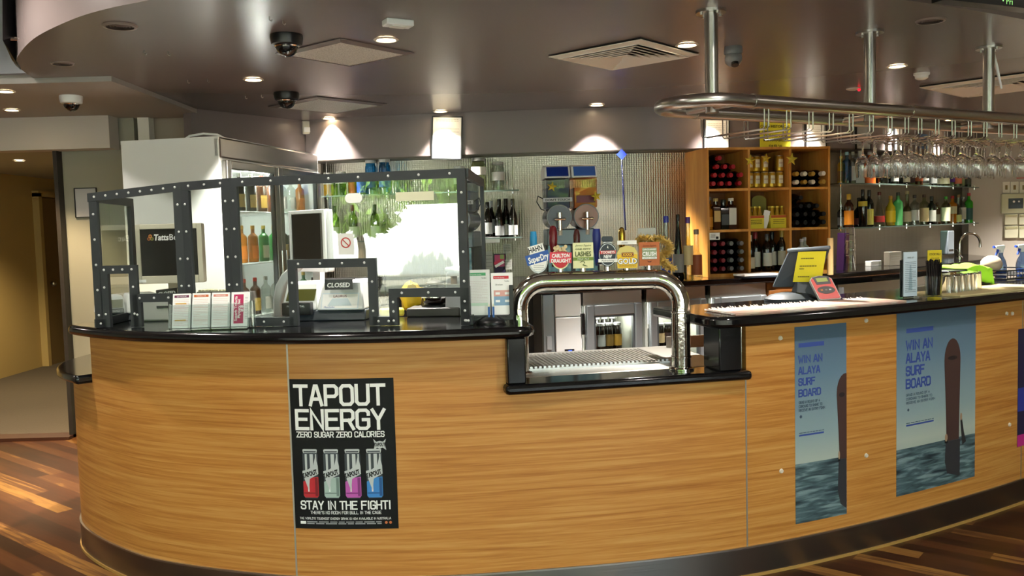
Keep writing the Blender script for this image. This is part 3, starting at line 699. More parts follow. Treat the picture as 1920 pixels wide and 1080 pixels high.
# ice machine / glass washer with the silver door
t, L = unit('ice_machine','silver cabinet with blue display under the back worktop, left of the glass-door fridges','ice machine',1017,1089)
s1 = L*.3
obj('side_post', MB().box((s1/2,.02,.6),(s1-.004,.04,.93)), alu, t, bevel=.004)
obj('body', MB().box((L/2,.2,.6),(L,.33,.93)), steel_sheet, t)
obj('top_panel', MB().box(((L+s1)/2,.012,.99),(L-s1-.008,.05,.15)), mat('silver_panel','#dfe3e6',.35,.2), t, bevel=.004)
dr = obj('door', MB().box(((L+s1)/2,.005,.53),(L-s1-.008,.05,.76)), mat('silver_panel','#dfe3e6',.35,.2), t, bevel=.006)
obj('display', MB().box(((L+s1)/2,-.022,.68),(.065,.006,.03)), blackp, dr); obj('digits', MB().box(((L+s1)/2+.004,-.026,.68),(.022,.002,.014)), mat('blue_led','#2a50ff',.5,emit=2), dr)
obj('side_grip', MB().box((s1/2,-.004,.74),(.032,.012,.09)), mat('grip_grey','#8e9396',.5), t)
F1, L1 = fridge(1092,1203,'glass-door fridge beside the silver cabinet, black bottles above glasses inside')
F2, L2 = fridge(1211,1322,'glass-door fridge behind the beer tower\'s right leg, bottles inside')
F3, L3 = fridge(1331,1436,'glass-door fridge partly behind the right counter end')
hm = MB()
for F_, x in ((F1,-.012),(F3,-.012)):
    obj('hinge', MB().box((x,-.02,.86),(.022,.03,.14)).cyl((x,-.04,.92),(x,-.034,.92),.008).cyl((x,-.04,.82),(x,-.034,.82),.008), blackp, F_)
# timber end panel, stainless sink unit at the right
t, L = unit('timber_cupboard','brown timber cupboard under the back worktop, behind the payment screen','cupboard',1440,1566)
obj('body', MB().box((L/2,.17,.6),(L-.01,.3,.93)), brownwood, t)
for k in range(2): d_ = obj('door', MB().box((L*(.25+.5*k),.005,.58),(L*.5-.01,.03,.86)), brownwood, t, bevel=.004); obj('knob', MB().ball((L*(.45+.1*k),-.018,.8),.012), steel, d_)
t, L = unit('sink_unit','stainless sink bench under the back worktop at the right','sink unit',1572,1700)
obj('cabinet', MB().box((L/2,.17,.5),(L-.02,.3,.76)), steel_sheet, t, bevel=.004); obj('apron', MB().box((L/2,.015,.97),(L,.02,.1)), steel, t)
for x in (.03,L-.03): obj('leg', MB().box((x,.0,.55),(.03,.03,.9)), alu, t)
t, L = unit('dishwasher','stainless cupboard at the far right end of the back worktop','cupboard',1706,1850)
obj('body', MB().box((L/2,.17,.57),(L-.02,.3,.9)), steel_sheet, t); obj('door', MB().box((L/2,.005,.6),(L-.04,.03,.7)), steel, t, bevel=.005)
# ---------------------------------------------------------------- bottles
BM = {}
def bmesh_of(kind, h, r):
    k = (kind, round(h,3), round(r,4))
    if k in BM: return BM[k]
    n = r*.36
    P = {'wine':[(.0,.004),(.7,0),(.95,.006),(1,.02),(1,.58),(.97,.64),(.75,.71),(.42,.77),(.38,.8),(.38,.94)],
         'burgundy':[(.0,.004),(.7,0),(.96,.006),(1,.02),(1,.46),(.9,.56),(.6,.68),(.42,.76),(.38,.82),(.38,.94)],
         'spirit':[(.0,.004),(.8,0),(1,.012),(1,.66),(.96,.7),(.7,.745),(.4,.78),(.36,.82),(.36,.92)],
         'square':[(.0,.004),(.9,0),(1,.01),(1,.70),(.9,.735),(.5,.77),(.36,.79),(.36,.92)],
         'squat':[(.0,.004),(.8,0),(1,.03),(1,.4),(.86,.52),(.5,.62),(.3,.68),(.27,.92)],
         'cone':[(.0,.004),(.85,0),(1,.02),(.96,.18),(.6,.55),(.36,.78),(.3,.84),(.3,.93)],
         'tall':[(.0,.004),(.8,0),(1,.01),(1,.45),(.85,.5),(.5,.56),(.45,.7),(.42,.93)],
         'jar':[(.0,.004),(.85,0),(1,.02),(1,.74),(.95,.8),(.8,.84),(.8,.9)],
         'curvy':[(.0,.004),(.7,0),(.9,.02),(.82,.25),(1,.5),(.9,.62),(.5,.72),(.36,.8),(.34,.93)]}[kind]
    BM[k] = [(a*r if a else 1e-5, b*h) for a, b in P]
    return BM[k]
GM = {'dark':mat('dark_glass','#0a0b08',.08,0,.7), 'green':mat('green_glass','#1f6b2b',.1,0,.6), 'amber':mat('amber_spirit','#b06a14',.1,0,.6), 'brown':mat('brown_glass','#3a1d0c',.08,0,.7),
      'clear':thin('clear_bottle','#dfe3df',1.6), 'blue':thin('blue_bottle','#4aa0c8',1.6), 'gold':mat('golden_spirit','#a8831c',.1,0,.6), 'red':mat('red_spirit','#a8321e',.12,0,.6),
      'frost':mat('frosted_glass','#a9b1ae',.35), 'lime':mat('bright_green_glass','#2f9a22',.1,0,.6), 'orange':mat('orange_spirit','#d2622a',.15,0,.6), 'pale':thin('pale_bottle','#c6cbb0',1.6),
      'lgreen':mat('mid_green_spirit','#3d7a45',.15,0,.6)}
def colm(h): return mat('print_'+h.strip('#'), h, .5)
BOT = {}
def bottle(label, kind, h, r, glass, cap, lab, loc, rz=0, group=None, rot=None, name='bottle', lz=(.1,.45), lab2=None, capr=None):
    key = (kind,h,r,glass,cap,lab,lz,lab2,name)
    if key in BOT: return dup(BOT[key], loc, rz, label, group, rot)
    t = thing(name, label, 'bottle' if name != 'storage_jar' else 'jar', loc, rz, group)
    if rot: t.rotation_euler = rot
    P = bmesh_of(kind,h,r); n = 4 if kind == 'square' else 18
    R45 = Matrix.Rotation(PI/4,4,'Z')
    if kind == 'square':
        k = .74*1.414; mb = MB().lathe([(a*k*.8,b) for a, b in P if b < .75*h], 4, m=R45).lathe([(a,b) for a, b in P if b >= .72*h], 16)
        obj('glass', mb, GM[glass], t, bevel=.006)
    else: obj('glass', MB().lathe(P, 18, cap=False), GM[glass], t, smooth=50)
    tr, tz = P[-1]; cr = capr or tr*1.12
    if cap:
        long_ = kind in ('wine','burgundy')
        cm_ = mat('cap_'+cap.strip('#'), cap, .3, 0, .6)
        obj('cap', MB().lathe([(cr*.98, h*(.83 if long_ else .9)),(cr,h*.85 if long_ else h*.905),(cr,h*.985),(cr*.9,h),(1e-5,h)], 16, cap=False), cm_, t)
    def lbl(c, z0, z1, nm):
        if kind == 'square': w = r*.8*.74*1.0; obj(nm, MB().box((0,-w-.004,(z0+z1)/2*h),(w*1.8,.002,(z1-z0)*h)), colm(c), t); return
        m = MB(); N_ = 12; v = []
        rr = max(a for a, b in P if b <= z1*h+.01)
        for i in range(N_+1):
            a = -PI/2+(-1+2*i/N_)*1.25
            for z in (z0,z1): v.append(((rr+.0012)*math.cos(a),(rr+.0012)*math.sin(a),z*h))
        m.add(v, [(2*i,2*i+2,2*i+3,2*i+1) for i in range(N_)]); obj(nm, m, colm(c), t, recalc=False, smooth=60)
    if lab: lbl(lab, lz[0], lz[1], 'label')
    if lab2: lbl(lab2[0], lab2[1], lab2[2], 'label_band')
    BOT[key] = t
    return t
def face(p): return math.atan2(p[0], p[1])*-1      # turn a label towards the bar's front
# ---------------------------------------------------------------- glass shelves
shelf_m = thin('shelf_glass','#8fa396',2.2,.05)
edge_m = mat('shelf_edge','#5d6d66',.2)
def shelf(label, px0, px1, z, off=0.0):
    a, b = BK.s_of(px0,350,1.8), BK.s_of(px1,350,1.8); t = thing('glass_shelf', label, 'shelf', (0,0,0))
    obj('plate', MB().sweep(BK.path(a,b), [(off-.004,z-.01),(off-.004,z),(-.23,z),(-.23,z-.01)]), shelf_m, t, smooth=50)
    obj('front_edge', MB().sweep(BK.path(a,b), [(off-.004,z-.011),(off-.004,z+.0005),(off+.0,z+.0005),(off+.0,z-.011)]), edge_m, t, smooth=50)
    n = max(2, int((b-a)/.5)+1)
    for i in range(n):
        s_ = a+.05+(b-a-.1)*i/(n-1); x, y = BK.at(s_, off-.03)
        obj('support_pin', MB().cyl((x,y,z-.03),(x,y,z+.012),.01,n=10), chrome, t); 
        if z > 1.6 and (px0 < 1500 or i == 0): obj('support_rod', MB().cyl((x,y,z-.38),(x,y,2.112),.0022,n=6), chrome, t)
    return t
SH1, SH2 = 1.828, 1.447
shelf('upper glass shelf at the right, spirits bottles on it', 1574, 1836, SH1); shelf('lower glass shelf at the right, spirits bottles on it', 1574, 1836, SH2)
shelf('upper glass shelf at the left, storage jars on it', 600, 972, SH1); shelf('lower glass shelf at the left, dark wine bottles on it', 600, 975, SH2)
def on_shelf(px, off=-.1):
    s_ = BK.s_of(px,350,1.8,off); return BK.at(s_,off)
def row(items, z, which, off=-.1, base=0):
    for i, (px, d, kind, h, r, gl, cap, lab, lz) in enumerate(items):
        x, y = on_shelf(px, off+(.03 if i%2 else -.02))
        bottle(d+', '+ordn[i]+' on the '+which, kind, h, r, gl, cap, lab, (x,y,z), face((x,y)), 'bottles on the '+which, lz=lz)
A_ = (.1,.45)
row([(1577,'small dark bottle','spirit',.20,.033,'dark','#8a8a86','#3a3a36',A_),(1592,'dark bottle with orange label','wine',.29,.042,'brown','#d8b23a','#d9861e',(.08,.5)),
 (1610,'squat dark bottle','squat',.26,.055,'dark','#15110f','#4a1416',(.08,.3)),(1618,'tall black bottle','wine',.33,.038,'dark','#111111','#c9b53a',(.55,.68)),(1630,'tall dark bottle with pale yellow label','wine',.33,.038,'dark','#141414','#dcc860',(.05,.48)),
 (1649,'clear conical bottle with red label','cone',.31,.047,'clear','#5a1a1a','#a8332c',(.12,.3)),(1670,'golden bottle with yellow label','curvy',.28,.046,'gold','#c98a2a','#d9a818',(.12,.5)),
 (1684,'green-filled bottle','spirit',.31,.044,'lgreen','#20261f',None,A_),(1701,'pale bottle with cream band','tall',.33,.04,'pale','#b8a878','#d8c8a0',(.1,.4)),(1715,'clear bottle with white label','spirit',.29,.043,'clear','#2a1c1a','#cfcfc8',(.15,.5)),
 (1733,'pale bottle with peach label','spirit',.3,.046,'pale','#3a2018','#d8b98c',(.1,.55)),(1747,'dark bottle with white label','wine',.28,.042,'dark','#121412','#b9bcae',(.1,.5)),(1757,'small brown bottle','spirit',.22,.034,'brown','#3a1816','#7a6a5a',A_),
 (1774,'green-tinted bottle with cream label','spirit',.28,.044,'pale','#4a8a3a','#c9cba8',(.1,.6)),(1786,'red-capped bottle with cream label','spirit',.29,.046,'amber','#b01c1c','#d8cfa4',(.35,.62)),(1797,'slim clear bottle','tall',.30,.034,'clear','#9a7a4a','#b8c070',(.05,.3)),
 (1806,'clear bottle with white label','spirit',.28,.04,'clear','#8a8a84','#d0cfc4',(.15,.6)),(1817,'bright green bottle with red cap','spirit',.32,.04,'lime','#b8142a','#25524a',(.1,.5)),(1828,'slim green bottle','spirit',.31,.034,'pale','#2f8a30','#8aa088',(.15,.6))], SH2, 'lower right glass shelf')
row([(1577,'amber bottle','spirit',.24,.034,'gold','#d8b040','#7a5a1a',A_),(1588,'blue bottle','spirit',.27,.04,'blue','#8ab8c8',None,A_),(1599,'clear bottle with white label','spirit',.28,.036,'clear','#b8b8b0','#d8dad4',(.1,.55)),
 (1613,'frosted grey bottle','square',.3,.06,'frost','#a8aca8',None,A_),(1631,'bottle with orange-red spirit','spirit',.29,.05,'orange','#c8c4b8','#d8a078',(.3,.55)),(1653,'squat dark bottle with gold band','squat',.24,.056,'dark','#c8b060','#b8a868',(.25,.4)),
 (1668,'dark green bottle','wine',.3,.04,'dark','#10140f',None,A_),(1678,'dark bottle with white label','spirit',.28,.036,'dark','#a82a2a','#a8aaa2',(.1,.5)),(1687,'black bottle','wine',.3,.038,'dark','#141414',None,A_),(1699,'dark bottle with tall white strip','wine',.3,.036,'dark','#181818','#dcd4bc',(.08,.6)),
 (1709,'reddish brown bottle','square',.28,.056,'brown','#3a2018','#4a1a10',(.1,.5)),(1722,'brown bottle with orange label','spirit',.27,.04,'brown','#2a2018','#a85a30',(.15,.4)),(1736,'clear bottle with white label','square',.28,.054,'clear','#8a8a88','#c8c8be',(.2,.6)),
 (1750,'small dark clear bottle','spirit',.24,.036,'dark','#4a4a48','#5a5c58',A_),(1763,'dark bottle with cream label','spirit',.25,.04,'dark','#2a2a28','#c8c4a4',(.1,.4)),(1774,'pale bottle with cream label','spirit',.26,.036,'pale','#b8b8a8','#d0d0b0',(.1,.6)),
 (1785,'bottle with purple label','spirit',.26,.036,'clear','#3a2a6a','#6a2a9a',(.2,.6)),(1796,'bottle with orange label','spirit',.26,.038,'clear','#c85a3a','#e08060',(.12,.6)),(1806,'bottle with olive label','spirit',.26,.034,'pale','#6a7a3a','#a8ac70',(.1,.6)),
 (1815,'dark slim bottle','spirit',.27,.032,'dark','#3a3a4a','#4a4a3a',A_),(1826,'bottle with yellow and black label','spirit',.27,.036,'red','#1a1a1a','#d8b820',(.1,.65))], SH1, 'upper right glass shelf')
row([(617,'jar with white band and yellow contents','jar',.2,.045,'gold','#c9c8c2','#ecebe4',(.5,.8)),(640,'jar with white band and dark contents','jar',.2,.045,'dark','#c9c8c2','#ecebe4',(.5,.8)),(661,'red tin','jar',.16,.036,'red','#a82020','#c03020',(.1,.7)),
 (678,'blue tin','jar',.18,.04,'blue','#1c3a8a','#2a52b8',(.1,.7)),(697,'tall jar with chrome lid','jar',.29,.05,'blue','#b8b8b4','#24489a',(.2,.6)),(722,'tall jar with second chrome lid','jar',.29,.05,'blue','#b8b8b4','#2a5aa8',(.2,.6)),
 (862,'jar with pale label','jar',.21,.05,'clear','#b8b8b4','#d8dad8',(.3,.6)),(898,'largest glass jar with paper label','jar',.27,.062,'pale','#8a8a86','#d9d8d2',(.48,.72)),(934,'glass jar with pale label','jar',.235,.055,'clear','#a0a09c','#d2d4d2',(.35,.65))], SH1, 'upper left glass shelf')
row([(625,'dark wine bottle','wine',.3,.038,'dark','#1a1a1a','#b8b8b0',(.1,.4)),(660,'dark wine bottle','wine',.3,.038,'dark','#6a1a1a','#c8c8c0',(.1,.4)),(700,'dark wine bottle','wine',.3,.038,'dark','#1a1a1a','#b8b8b0',(.1,.4)),(912,'dark wine bottle behind the screen','burgundy',.29,.038,'dark','#141414','#b0b4b4',(.1,.42)),
 (919,'wine bottle with silver capsule','burgundy',.3,.038,'dark','#9aa0a2','#a8acb0',(.12,.5)),(935.5,'black wine bottle with grey label','burgundy',.31,.039,'dark','#0c0c0c','#a9adaf',(.05,.3)),(947,'black wine bottle with pale label','burgundy',.315,.04,'dark','#0c0c0c','#cfccc2',(.05,.33)),(959.5,'black wine bottle with grey label','burgundy',.31,.038,'dark','#0c0c0c','#b4b8ba',(.05,.31))], SH2, 'lower left glass shelf')
# ---------------------------------------------------------------- wine cabinet
CB = Vector((1.452,6.50,BZ)); CR = math.radians(10)
cab = thing('wine_cabinet','timber pigeonhole wine cabinet of nine cells standing on the back worktop','cabinet',CB,CR)
CW, CH_, CD = .985, .955, .42
def cw(x, y, z): return Matrix.Translation(CB)@Matrix.Rotation(CR,4,'Z')@Vector((x,y,z))
XS = [0,.333,.662,CW]; ZS = [0,.342,.645,CH_]
for x, nm in ((0.009,'side_panel'),(CW-.009,'side_panel')): obj(nm, MB().box((x,CD/2,CH_/2),(.018,CD,CH_)), oak, cab, bevel=.002)
for x in XS[1:3]: obj('divider', MB().box((x,CD/2,CH_/2),(.018,CD-.01,CH_-.036)), oak, cab)
obj('top_panel', MB().box((CW/2,CD/2,CH_-.009),(CW-.036,CD,.018)), oak, cab); obj('base_panel', MB().box((CW/2,CD/2,.012),(CW-.036,CD,.024)), oak, cab)
for z in ZS[1:3]:
    for i in range(3): obj('shelf_board', MB().box(((XS[i]+XS[i+1])/2,CD/2,z),(XS[i+1]-XS[i]-.019,CD-.012,.018)), oak, cab)
obj('back_panel', MB().box((CW/2,CD+.003,CH_/2),(CW,.006,CH_)), brownwood, cab)
def lying(d, x, z, cap, y=.0, r=.037, gl='dark', h=.3):
    bottle(d, 'wine', h, r, gl, cap, None, cw(x, .305+y, z), 0, 'wine bottles lying in the cabinet', rot=(PI/2,0,CR), name='wine_bottle', capr=.0175)
def stack(rows, x0, z0, cell, what, caps, step=.071, dz=.062):
    for j, (n, xo) in enumerate(rows):
        for i in range(n):
            cap = caps(j,i)
            rowname = ['bottom row','second row','third row','top row'][j]
            lying(what(j,i)+', '+ordn[i]+' in the '+rowname+' of the '+cell, x0+xo+i*step, z0+j*dz+.037, cap, y=.012*((i*7+j*3)%3-1), r=.0352)
stack([(4,0),(4,.012),(3,.03),(1,.05)], .05, ZS[2]+.009, 'upper left cell', lambda j,i: 'red-capped wine bottle', lambda j,i: '#a81424', .068)
stack([(4,0),(4,.0)], XS[2]+.05, ZS[2]+.009, 'upper right cell', lambda j,i: ('white' if (i+j)%2 == 0 else 'gold')+'-capped wine bottle', lambda j,i: '#e6e2d4' if (i+j)%2 == 0 else '#b8923a', .072)
stack([(4,0),(4,.0),(3,.03),(1,.03)], XS[2]+.05, ZS[1]+.009, 'middle right cell', lambda j,i: 'black-capped wine bottle', lambda j,i: '#141416', .072)
stack([(4,.0),(4,.0),(4,.0),(4,0)], .055, .024, 'lower left cell', lambda j,i: ('dark red' if i < 2 else 'grey')+'-capped wine bottle', lambda j,i: '#7a1a28' if i < 2 else '#6a6c70', .07)
can_m = mat('gold_can','#c8a23a',.28,.7); can_e = mat('can_end','#c9c9c4',.3,1); can_w = mat('can_label','#e6dfc4',.5)
can0 = None
def beer_can(label, loc):
    global can0
    if can0: return dup(can0, loc, CR, label)
    t = thing('drink_can', label, 'can', loc, CR, 'gold cans in the wine cabinet')
    obj('body', MB().lathe([(.026,.004),(.032,.012),(.032,.108),(.027,.118)], 20), can_m, t); obj('rim', MB().lathe([(.027,.118),(.0275,.121),(.025,.121),(.0245,.117),(1e-5,.117)],20,cap=False), can_e, t)
    m = MB(); v = []
    for i in range(11):
        a = -PI/2+(-1+2*i/10)*.55
        for z in (.035,.095): v.append((.0326*math.cos(a),.0326*math.sin(a),z))
    obj('label', m.add(v,[(2*i,2*i+2,2*i+3,2*i+1) for i in range(10)]), can_w, t, recalc=False)
    f = Flat(lambda u,v,h: Vector((.0326*math.sin(u/.0326), -.0326*math.cos(u/.0326)-h, v)))
    f.text('lettering', mat('can_red','#8a2018',.5), 'XXXX', 0, .06, .018, width=.03); f.build(t)
    can0 = t; return t
for j, xs in enumerate(((0,1,2,3,4),(0,1,2,4))):
    for i in xs: beer_can('gold beer can, '+ordn[i]+' place from the left in the '+('bottom' if j == 0 else 'upper')+' row of cans', cw(XS[1]+.045+.061*i, .1+.008*(i%2), ZS[2]+.009+.1215*j))
gold = mat('gold_foil','#c9b23c',.3,.6); starm = mat('star_gold','#d8c74a',.35,.4)
def star(P, r, label, rz=0, tilt=.1):
    pts = [((r if k%2 == 0 else r*.42)*math.sin(PI*k/5),(r if k%2 == 0 else r*.42)*math.cos(PI*k/5)) for k in range(10)]
    v = [(a,0,b) for a, b in pts]+[(0,-r*.22,0),(0,r*.1,0)]
    f = [(i,(i+1)%10,10) for i in range(10)]+[((i+1)%10,i,11) for i in range(10)]
    o = obj('star_ornament', MB().add(v,f), starm, smooth=0, loc=P, rot=(0,tilt,rz)); return tag(o, label, 'star ornament', 'gold star ornaments')
star(cw(XS[1]+.0,-.02,.855), .046, 'gold star ornament on the divider left of the beer cans', CR)
star(cw((XS[1]+XS[2])/2,.0615,.875), .042, 'gold star ornament in front of the middle upper beer can', CR)
star(cw(XS[2]+.0,-.02,.86), .05, 'gold star ornament on the divider right of the beer cans', CR)
for i, (x, d, kind, h, r, gl, cap, lab, lz) in enumerate(((.045,'whisky bottle with orange label','spirit',.215,.034,'amber','#4a3a2a','#d08a2a',(.1,.45)),(.105,'dark whisky bottle with slanted gold label','square',.235,.046,'brown','#b8a060','#c8a86a',(.25,.6)),
   (.165,'dark square whisky bottle with black label','square',.225,.052,'dark','#1a1a1a','#4a4e52',(.15,.5)),(.225,'clear bottle with large white label','square',.235,.054,'brown','#e6e4dc','#dcdcd6',(.15,.68)),(.06,'rear whisky bottle, left of two','spirit',.25,.034,'amber','#8a8a80',None,A_),(.11,'rear whisky bottle, right of two','spirit',.25,.034,'amber','#8a8a80',None,A_))):
    P = cw(x, .09 if i < 4 else .22, ZS[1]+.009); bottle(d+' in the middle left cell', kind, h, r, gl, cap, lab, P, CR, 'bottles in the middle left cell', lz=lz)
yel = mat('yellow_card','#dccb2c',.6); yel2 = mat('yellow_sign','#e0d62f',.7)
for i, x in enumerate((XS[1]+.075, XS[1]+.255)):
    t = thing('bottle_carton','yellow six-pack carton of small bottles, '+('left' if i == 0 else 'right')+' of the white leaflets','carton',cw(x,.1,ZS[1]+.009),CR,'yellow six-packs')
    obj('carton', MB().box((0,0,.05),(.125,.11,.1)), yel, t, bevel=.003); obj('carton_stripe', MB().box((0,-.0555,.088),(.123,.001,.02)), mat('carton_red','#b5551e',.6), t)
    f = Flat(frame3((0,-.056,0),(1,0,0),(0,0,1))); f.lines('fine_print', ink, -.045,.045,.03,.07,3,.004); f.build(t)
    for a in range(3):
        for b in range(2): bo_ = obj('bottle', MB().lathe([(.019,.06),(.019,.11),(.011,.135),(.01,.16)],12,o=(-.04+.04*a,-.024+.048*b,0)), GM['gold'], t); obj('bottle_cap', MB().lathe([(.0115,.156),(.0115,.165),(.009,.168)],12,o=(-.04+.04*a,-.024+.048*b,0)), starm, bo_)
t = thing('display_card','arched olive-gold display card behind the yellow six-packs','card',cw(XS[1]+.2,.26,ZS[1]+.009),CR)
obj('card', MB().prism([(-.06,0),(.06,0),(.06,.22)]+[(.06*math.cos(a),.22+.035*math.sin(a)) for a in [PI*k/10 for k in range(1,10)]]+[(-.06,.22)],-.002,.002,lambda a,b,c:(a,c,b)), mat('olive_gold_card','#8f8a3c',.6), t)
t = thing('display_card','round brown display card at the left behind the six-packs','card',cw(XS[1]+.065,.28,ZS[1]+.009),CR)
obj('card', MB().prism([(.055*math.cos(2*PI*k/20),.18+.075*math.sin(2*PI*k/20)) for k in range(20)]+[],-.002,.002,lambda a,b,c:(a,c,b)).box((0,0,.06),(.02,.004,.12)), mat('tan_card','#a58b5a',.6), t)
t = thing('leaflet_stack','fan of white leaflets standing between the yellow six-packs','leaflets',cw(XS[1]+.165,.07,ZS[1]+.009),CR)
for k in range(3): obj('leaflet', MB().box((.006*k-.006,.004*k,.068),(.045,.0015,.135),mtx=Matrix.Rotation(.22+.06*k,4,'Y')), paper, t)
o = obj('price_card', MB().box((0,0,0),(.08,.002,.052)), paper, loc=cw(.055,-.001,ZS[1]-.038), rot=(0,0,CR)); tag(o,'small white card stuck on the cabinet\'s lower left cell','card')
f = Flat(frame3((0,-.0012,0),(1,0,0),(0,0,1))); f.rect('print', ink, .01,-.02,.03,-.002); f.lines('print', ink, -.03,.005,-.01,.02,3,.003); f.build(o)
for i, (x, h, cap, lab, lz, gl) in enumerate(((XS[1]+.045,.28,'#e4e0d4','#d8cfb8',(.1,.4),'dark'),(XS[1]+.115,.3,'#8a1424','#d2d2cc',(.12,.5),'dark'),(XS[1]+.185,.285,'#4a4e50','#cfd2cc',(.15,.5),'dark'),(XS[1]+.25,.3,'#16181a','#c4c6c0',(.15,.5),'dark'),(XS[1]+.305,.31,'#a08a3a','#b8b8a8',(.15,.5),'dark'),(XS[2]+.05,.3,'#15181c','#8a8c88',(.15,.5),'dark'),(XS[2]+.14,.24,'#d8d8e4','#a8a8b0',(.1,.5),'frost'),(XS[2]+.19,.25,'#e4e4f0','#a8a8b0',(.1,.5),'frost'))):
    P = cw(x, .1+.05*(i%2), .024); bottle(['white-capped','red-capped','grey-capped','black-capped','gold-capped','slim dark','frosted pale','taller frosted pale'][i]+' bottle standing in the cabinet\'s bottom row', 'wine' if i < 6 else 'spirit', h, .037, gl, cap, lab, P, CR, 'bottles standing in the bottom cells', lz=lz)
# four tall bottles left of the cabinet
for px, h, r, gl, cap, lab, lz, d in ((1250,.46,.04,'clear','#2a3aa8','#3a4a9a',(.1,.35),'tall clear bottle with blue cap and blue label'),(1272,.47,.04,'dark','#101012','#8a8e90',(.12,.4),'tall black conical bottle'),(1290.5,.45,.037,'pale','#5a2a8a','#d2c79a',(.24,.55),'tall slim bottle with purple cap and cream label'),(1306,.36,.04,'clear','#7a6a5a','#8a4a2a',(.1,.5),'shorter clear bottle with brown label by the cabinet')):
    g = ay(px,500,6.28); bottle(d+' on the back worktop', 'cone' if gl == 'dark' else 'tall', h, r, gl, cap, lab, (g.x,6.28,BZ), face(g), 'tall bottles by the cabinet', lz=lz)
# ---------------------------------------------------------------- tall two-door fridge
fa, fb = az(409,255,2.15), az(595,290,2.15); fa.z = fb.z = 0
fu = fb-fa; FL = fu.length; FA = math.atan2(fu.y, fu.x); FD = .7; FH = 2.15
tf = thing('tall_fridge','tall white-sided stainless fridge with two glass doors behind the counter\'s left section','fridge',fa,FA)
obj('side_panel', MB().box((.012,FD/2,FH/2+.03),(.024,FD,FH-.1)), white, tf, bevel=.004); obj('side_panel', MB().box((FL-.012,FD/2,FH/2+.03),(.024,FD,FH-.1)), white, tf)
obj('back_panel', MB().box((FL/2,FD-.012,FH/2+.03),(FL-.05,.024,FH-.1)), fr_in, tf)
obj('top_panel', MB().box((FL/2,FD/2,FH-.14),(FL-.05,FD,.02)).box((FL/2,FD/2,FH-.012),(FL,FD,.024)), white, tf)
obj('cable', MB().tube([(.1,.3,FH),(.08,.25,FH+.02),(.08,.15,FH+.03),(.1,.06,FH+.02),(.12,.03,FH)],.008,8), white, tf)
obj('header', MB().box((FL/2,.02,FH-.07),(FL,.05,.14)), steel, tf, bevel=.015)
obj('base', MB().box((FL/2,FD/2,.09),(FL,FD,.18)), darkgrey, tf)
for k in range(2):
    x0, x1 = .03+k*(FL-.06)/2+.006, .03+(k+1)*(FL-.06)/2-.006; z0, z1 = .2, FH-.15; b = .055
    m = MB()
    for c, d in (((x0+b/2,-.012,(z0+z1)/2),(b,.045,z1-z0)),((x1-b/2,-.012,(z0+z1)/2),(b,.045,z1-z0)),(((x0+x1)/2,-.012,z1-b/2),(x1-x0-2*b,.045,b)),(((x0+x1)/2,-.012,z0+b/2),(x1-x0-2*b,.045,b))): m.box(c, d)
    D = obj('door', m, steel, tf, bevel=.006)
    obj('glass', MB().box(((x0+x1)/2,-.006,(z0+z1)/2),(x1-x0-2*b+.01,.006,z1-z0-2*b+.01)), pane, D)
    obj('gasket', MB().box((x0+b+.006,-.01,(z0+z1)/2),(.012,.03,z1-z0-2*b)).box((x1-b-.006,-.01,(z0+z1)/2),(.012,.03,z1-z0-2*b)), seal, D)
    obj('handle', MB().cyl(((x1-b/2) if k == 0 else x0+b/2,-.05,.9),((x1-b/2) if k == 0 else x0+b/2,-.05,1.4),.012), chrome, D)
SHZ = (.55,.95,1.32,1.68)
for z in SHZ:
    w_ = MB()
    for k in range(int(FL/.045)): w_.cyl((.03+.045*k,.05,z),(.03+.045*k,FD-.04,z),.0025,n=5)
    w_.cyl((.03,.06,z-.004),(FL-.03,.06,z-.004),.004,n=6); w_.cyl((.03,FD-.08,z-.004),(FL-.03,FD-.08,z-.004),.004,n=6)
    obj('wire_shelf', w_, white, tf)
obj('light_strip', MB().box((.05,.06,1.15),(.02,.02,1.5)), lit, tf)
lamp('fridge_lamp','POINT',tuple(inside(tf,FL*.5,.12,1.9)),35,(1,.97,.9),shadow_soft_size=.1)
cols = (('dark','#c8c8c0','#b89858'),('brown','#b82a1c','#c8a048'),('clear','#c8c0b8','#d8d0c8'),('amber','#d8a030','#d87a28'),('green','#c8b040','#d0d0b0'))
k = 0
for zi, z in enumerate(SHZ[1:]):
    for i in range(9):
        g_, c_, l_ = cols[(i//2+zi*2)%5]
        P = inside(tf, .12+i*(FL-.24)/8, .11, z+.004)
        bottle(['dark','brown','clear','amber','green'][(i//2+zi*2)%5]+' bottle, '+ordn[i]+' from near end on '+['lower','middle','top'][zi]+' tall-fridge shelf', 'spirit', .26, .036, g_, c_, l_, P, FA, 'bottles in the tall fridge')
# ---------------------------------------------------------------- contents of the under-counter fridges
frost = thin('frosted_tumbler','#dfe6e2',2.2,.1)
def tumbler_mesh(h, r, m0=None):
    return MB().lathe([(1e-5,0),(r*.82,0),(r*.86,.004),(r,h),(r-.003,h),(r*.8,.012),(1e-5,.01)],18,cap=False)
def can_thing(label, loc, rz, body, lab, h=.17, r=.036, grp='drinks in the under-counter fridges'):
    return bottle(label, 'jar', h, r, body, '#8a8c8e', lab, loc, rz, grp, name='drink_can', lz=(.2,.6))
for i in range(4): can_thing('dark bottle, '+ordn[i]+' from the left on the left fridge\'s wire shelf', inside(F1,.115+.062*i,.12,.643), F1.rotation_euler[2], 'dark', ['#3a2a26','#8a8e90','#6a5426','#8a6a24'][i], .2, .03)
for i in range(4): can_thing('dark bottle, '+ordn[i]+' from the left in the left fridge\'s rear row', inside(F1,.13+.062*i,.24,.643), F1.rotation_euler[2], 'dark', '#2a2a2a', .24, .03)
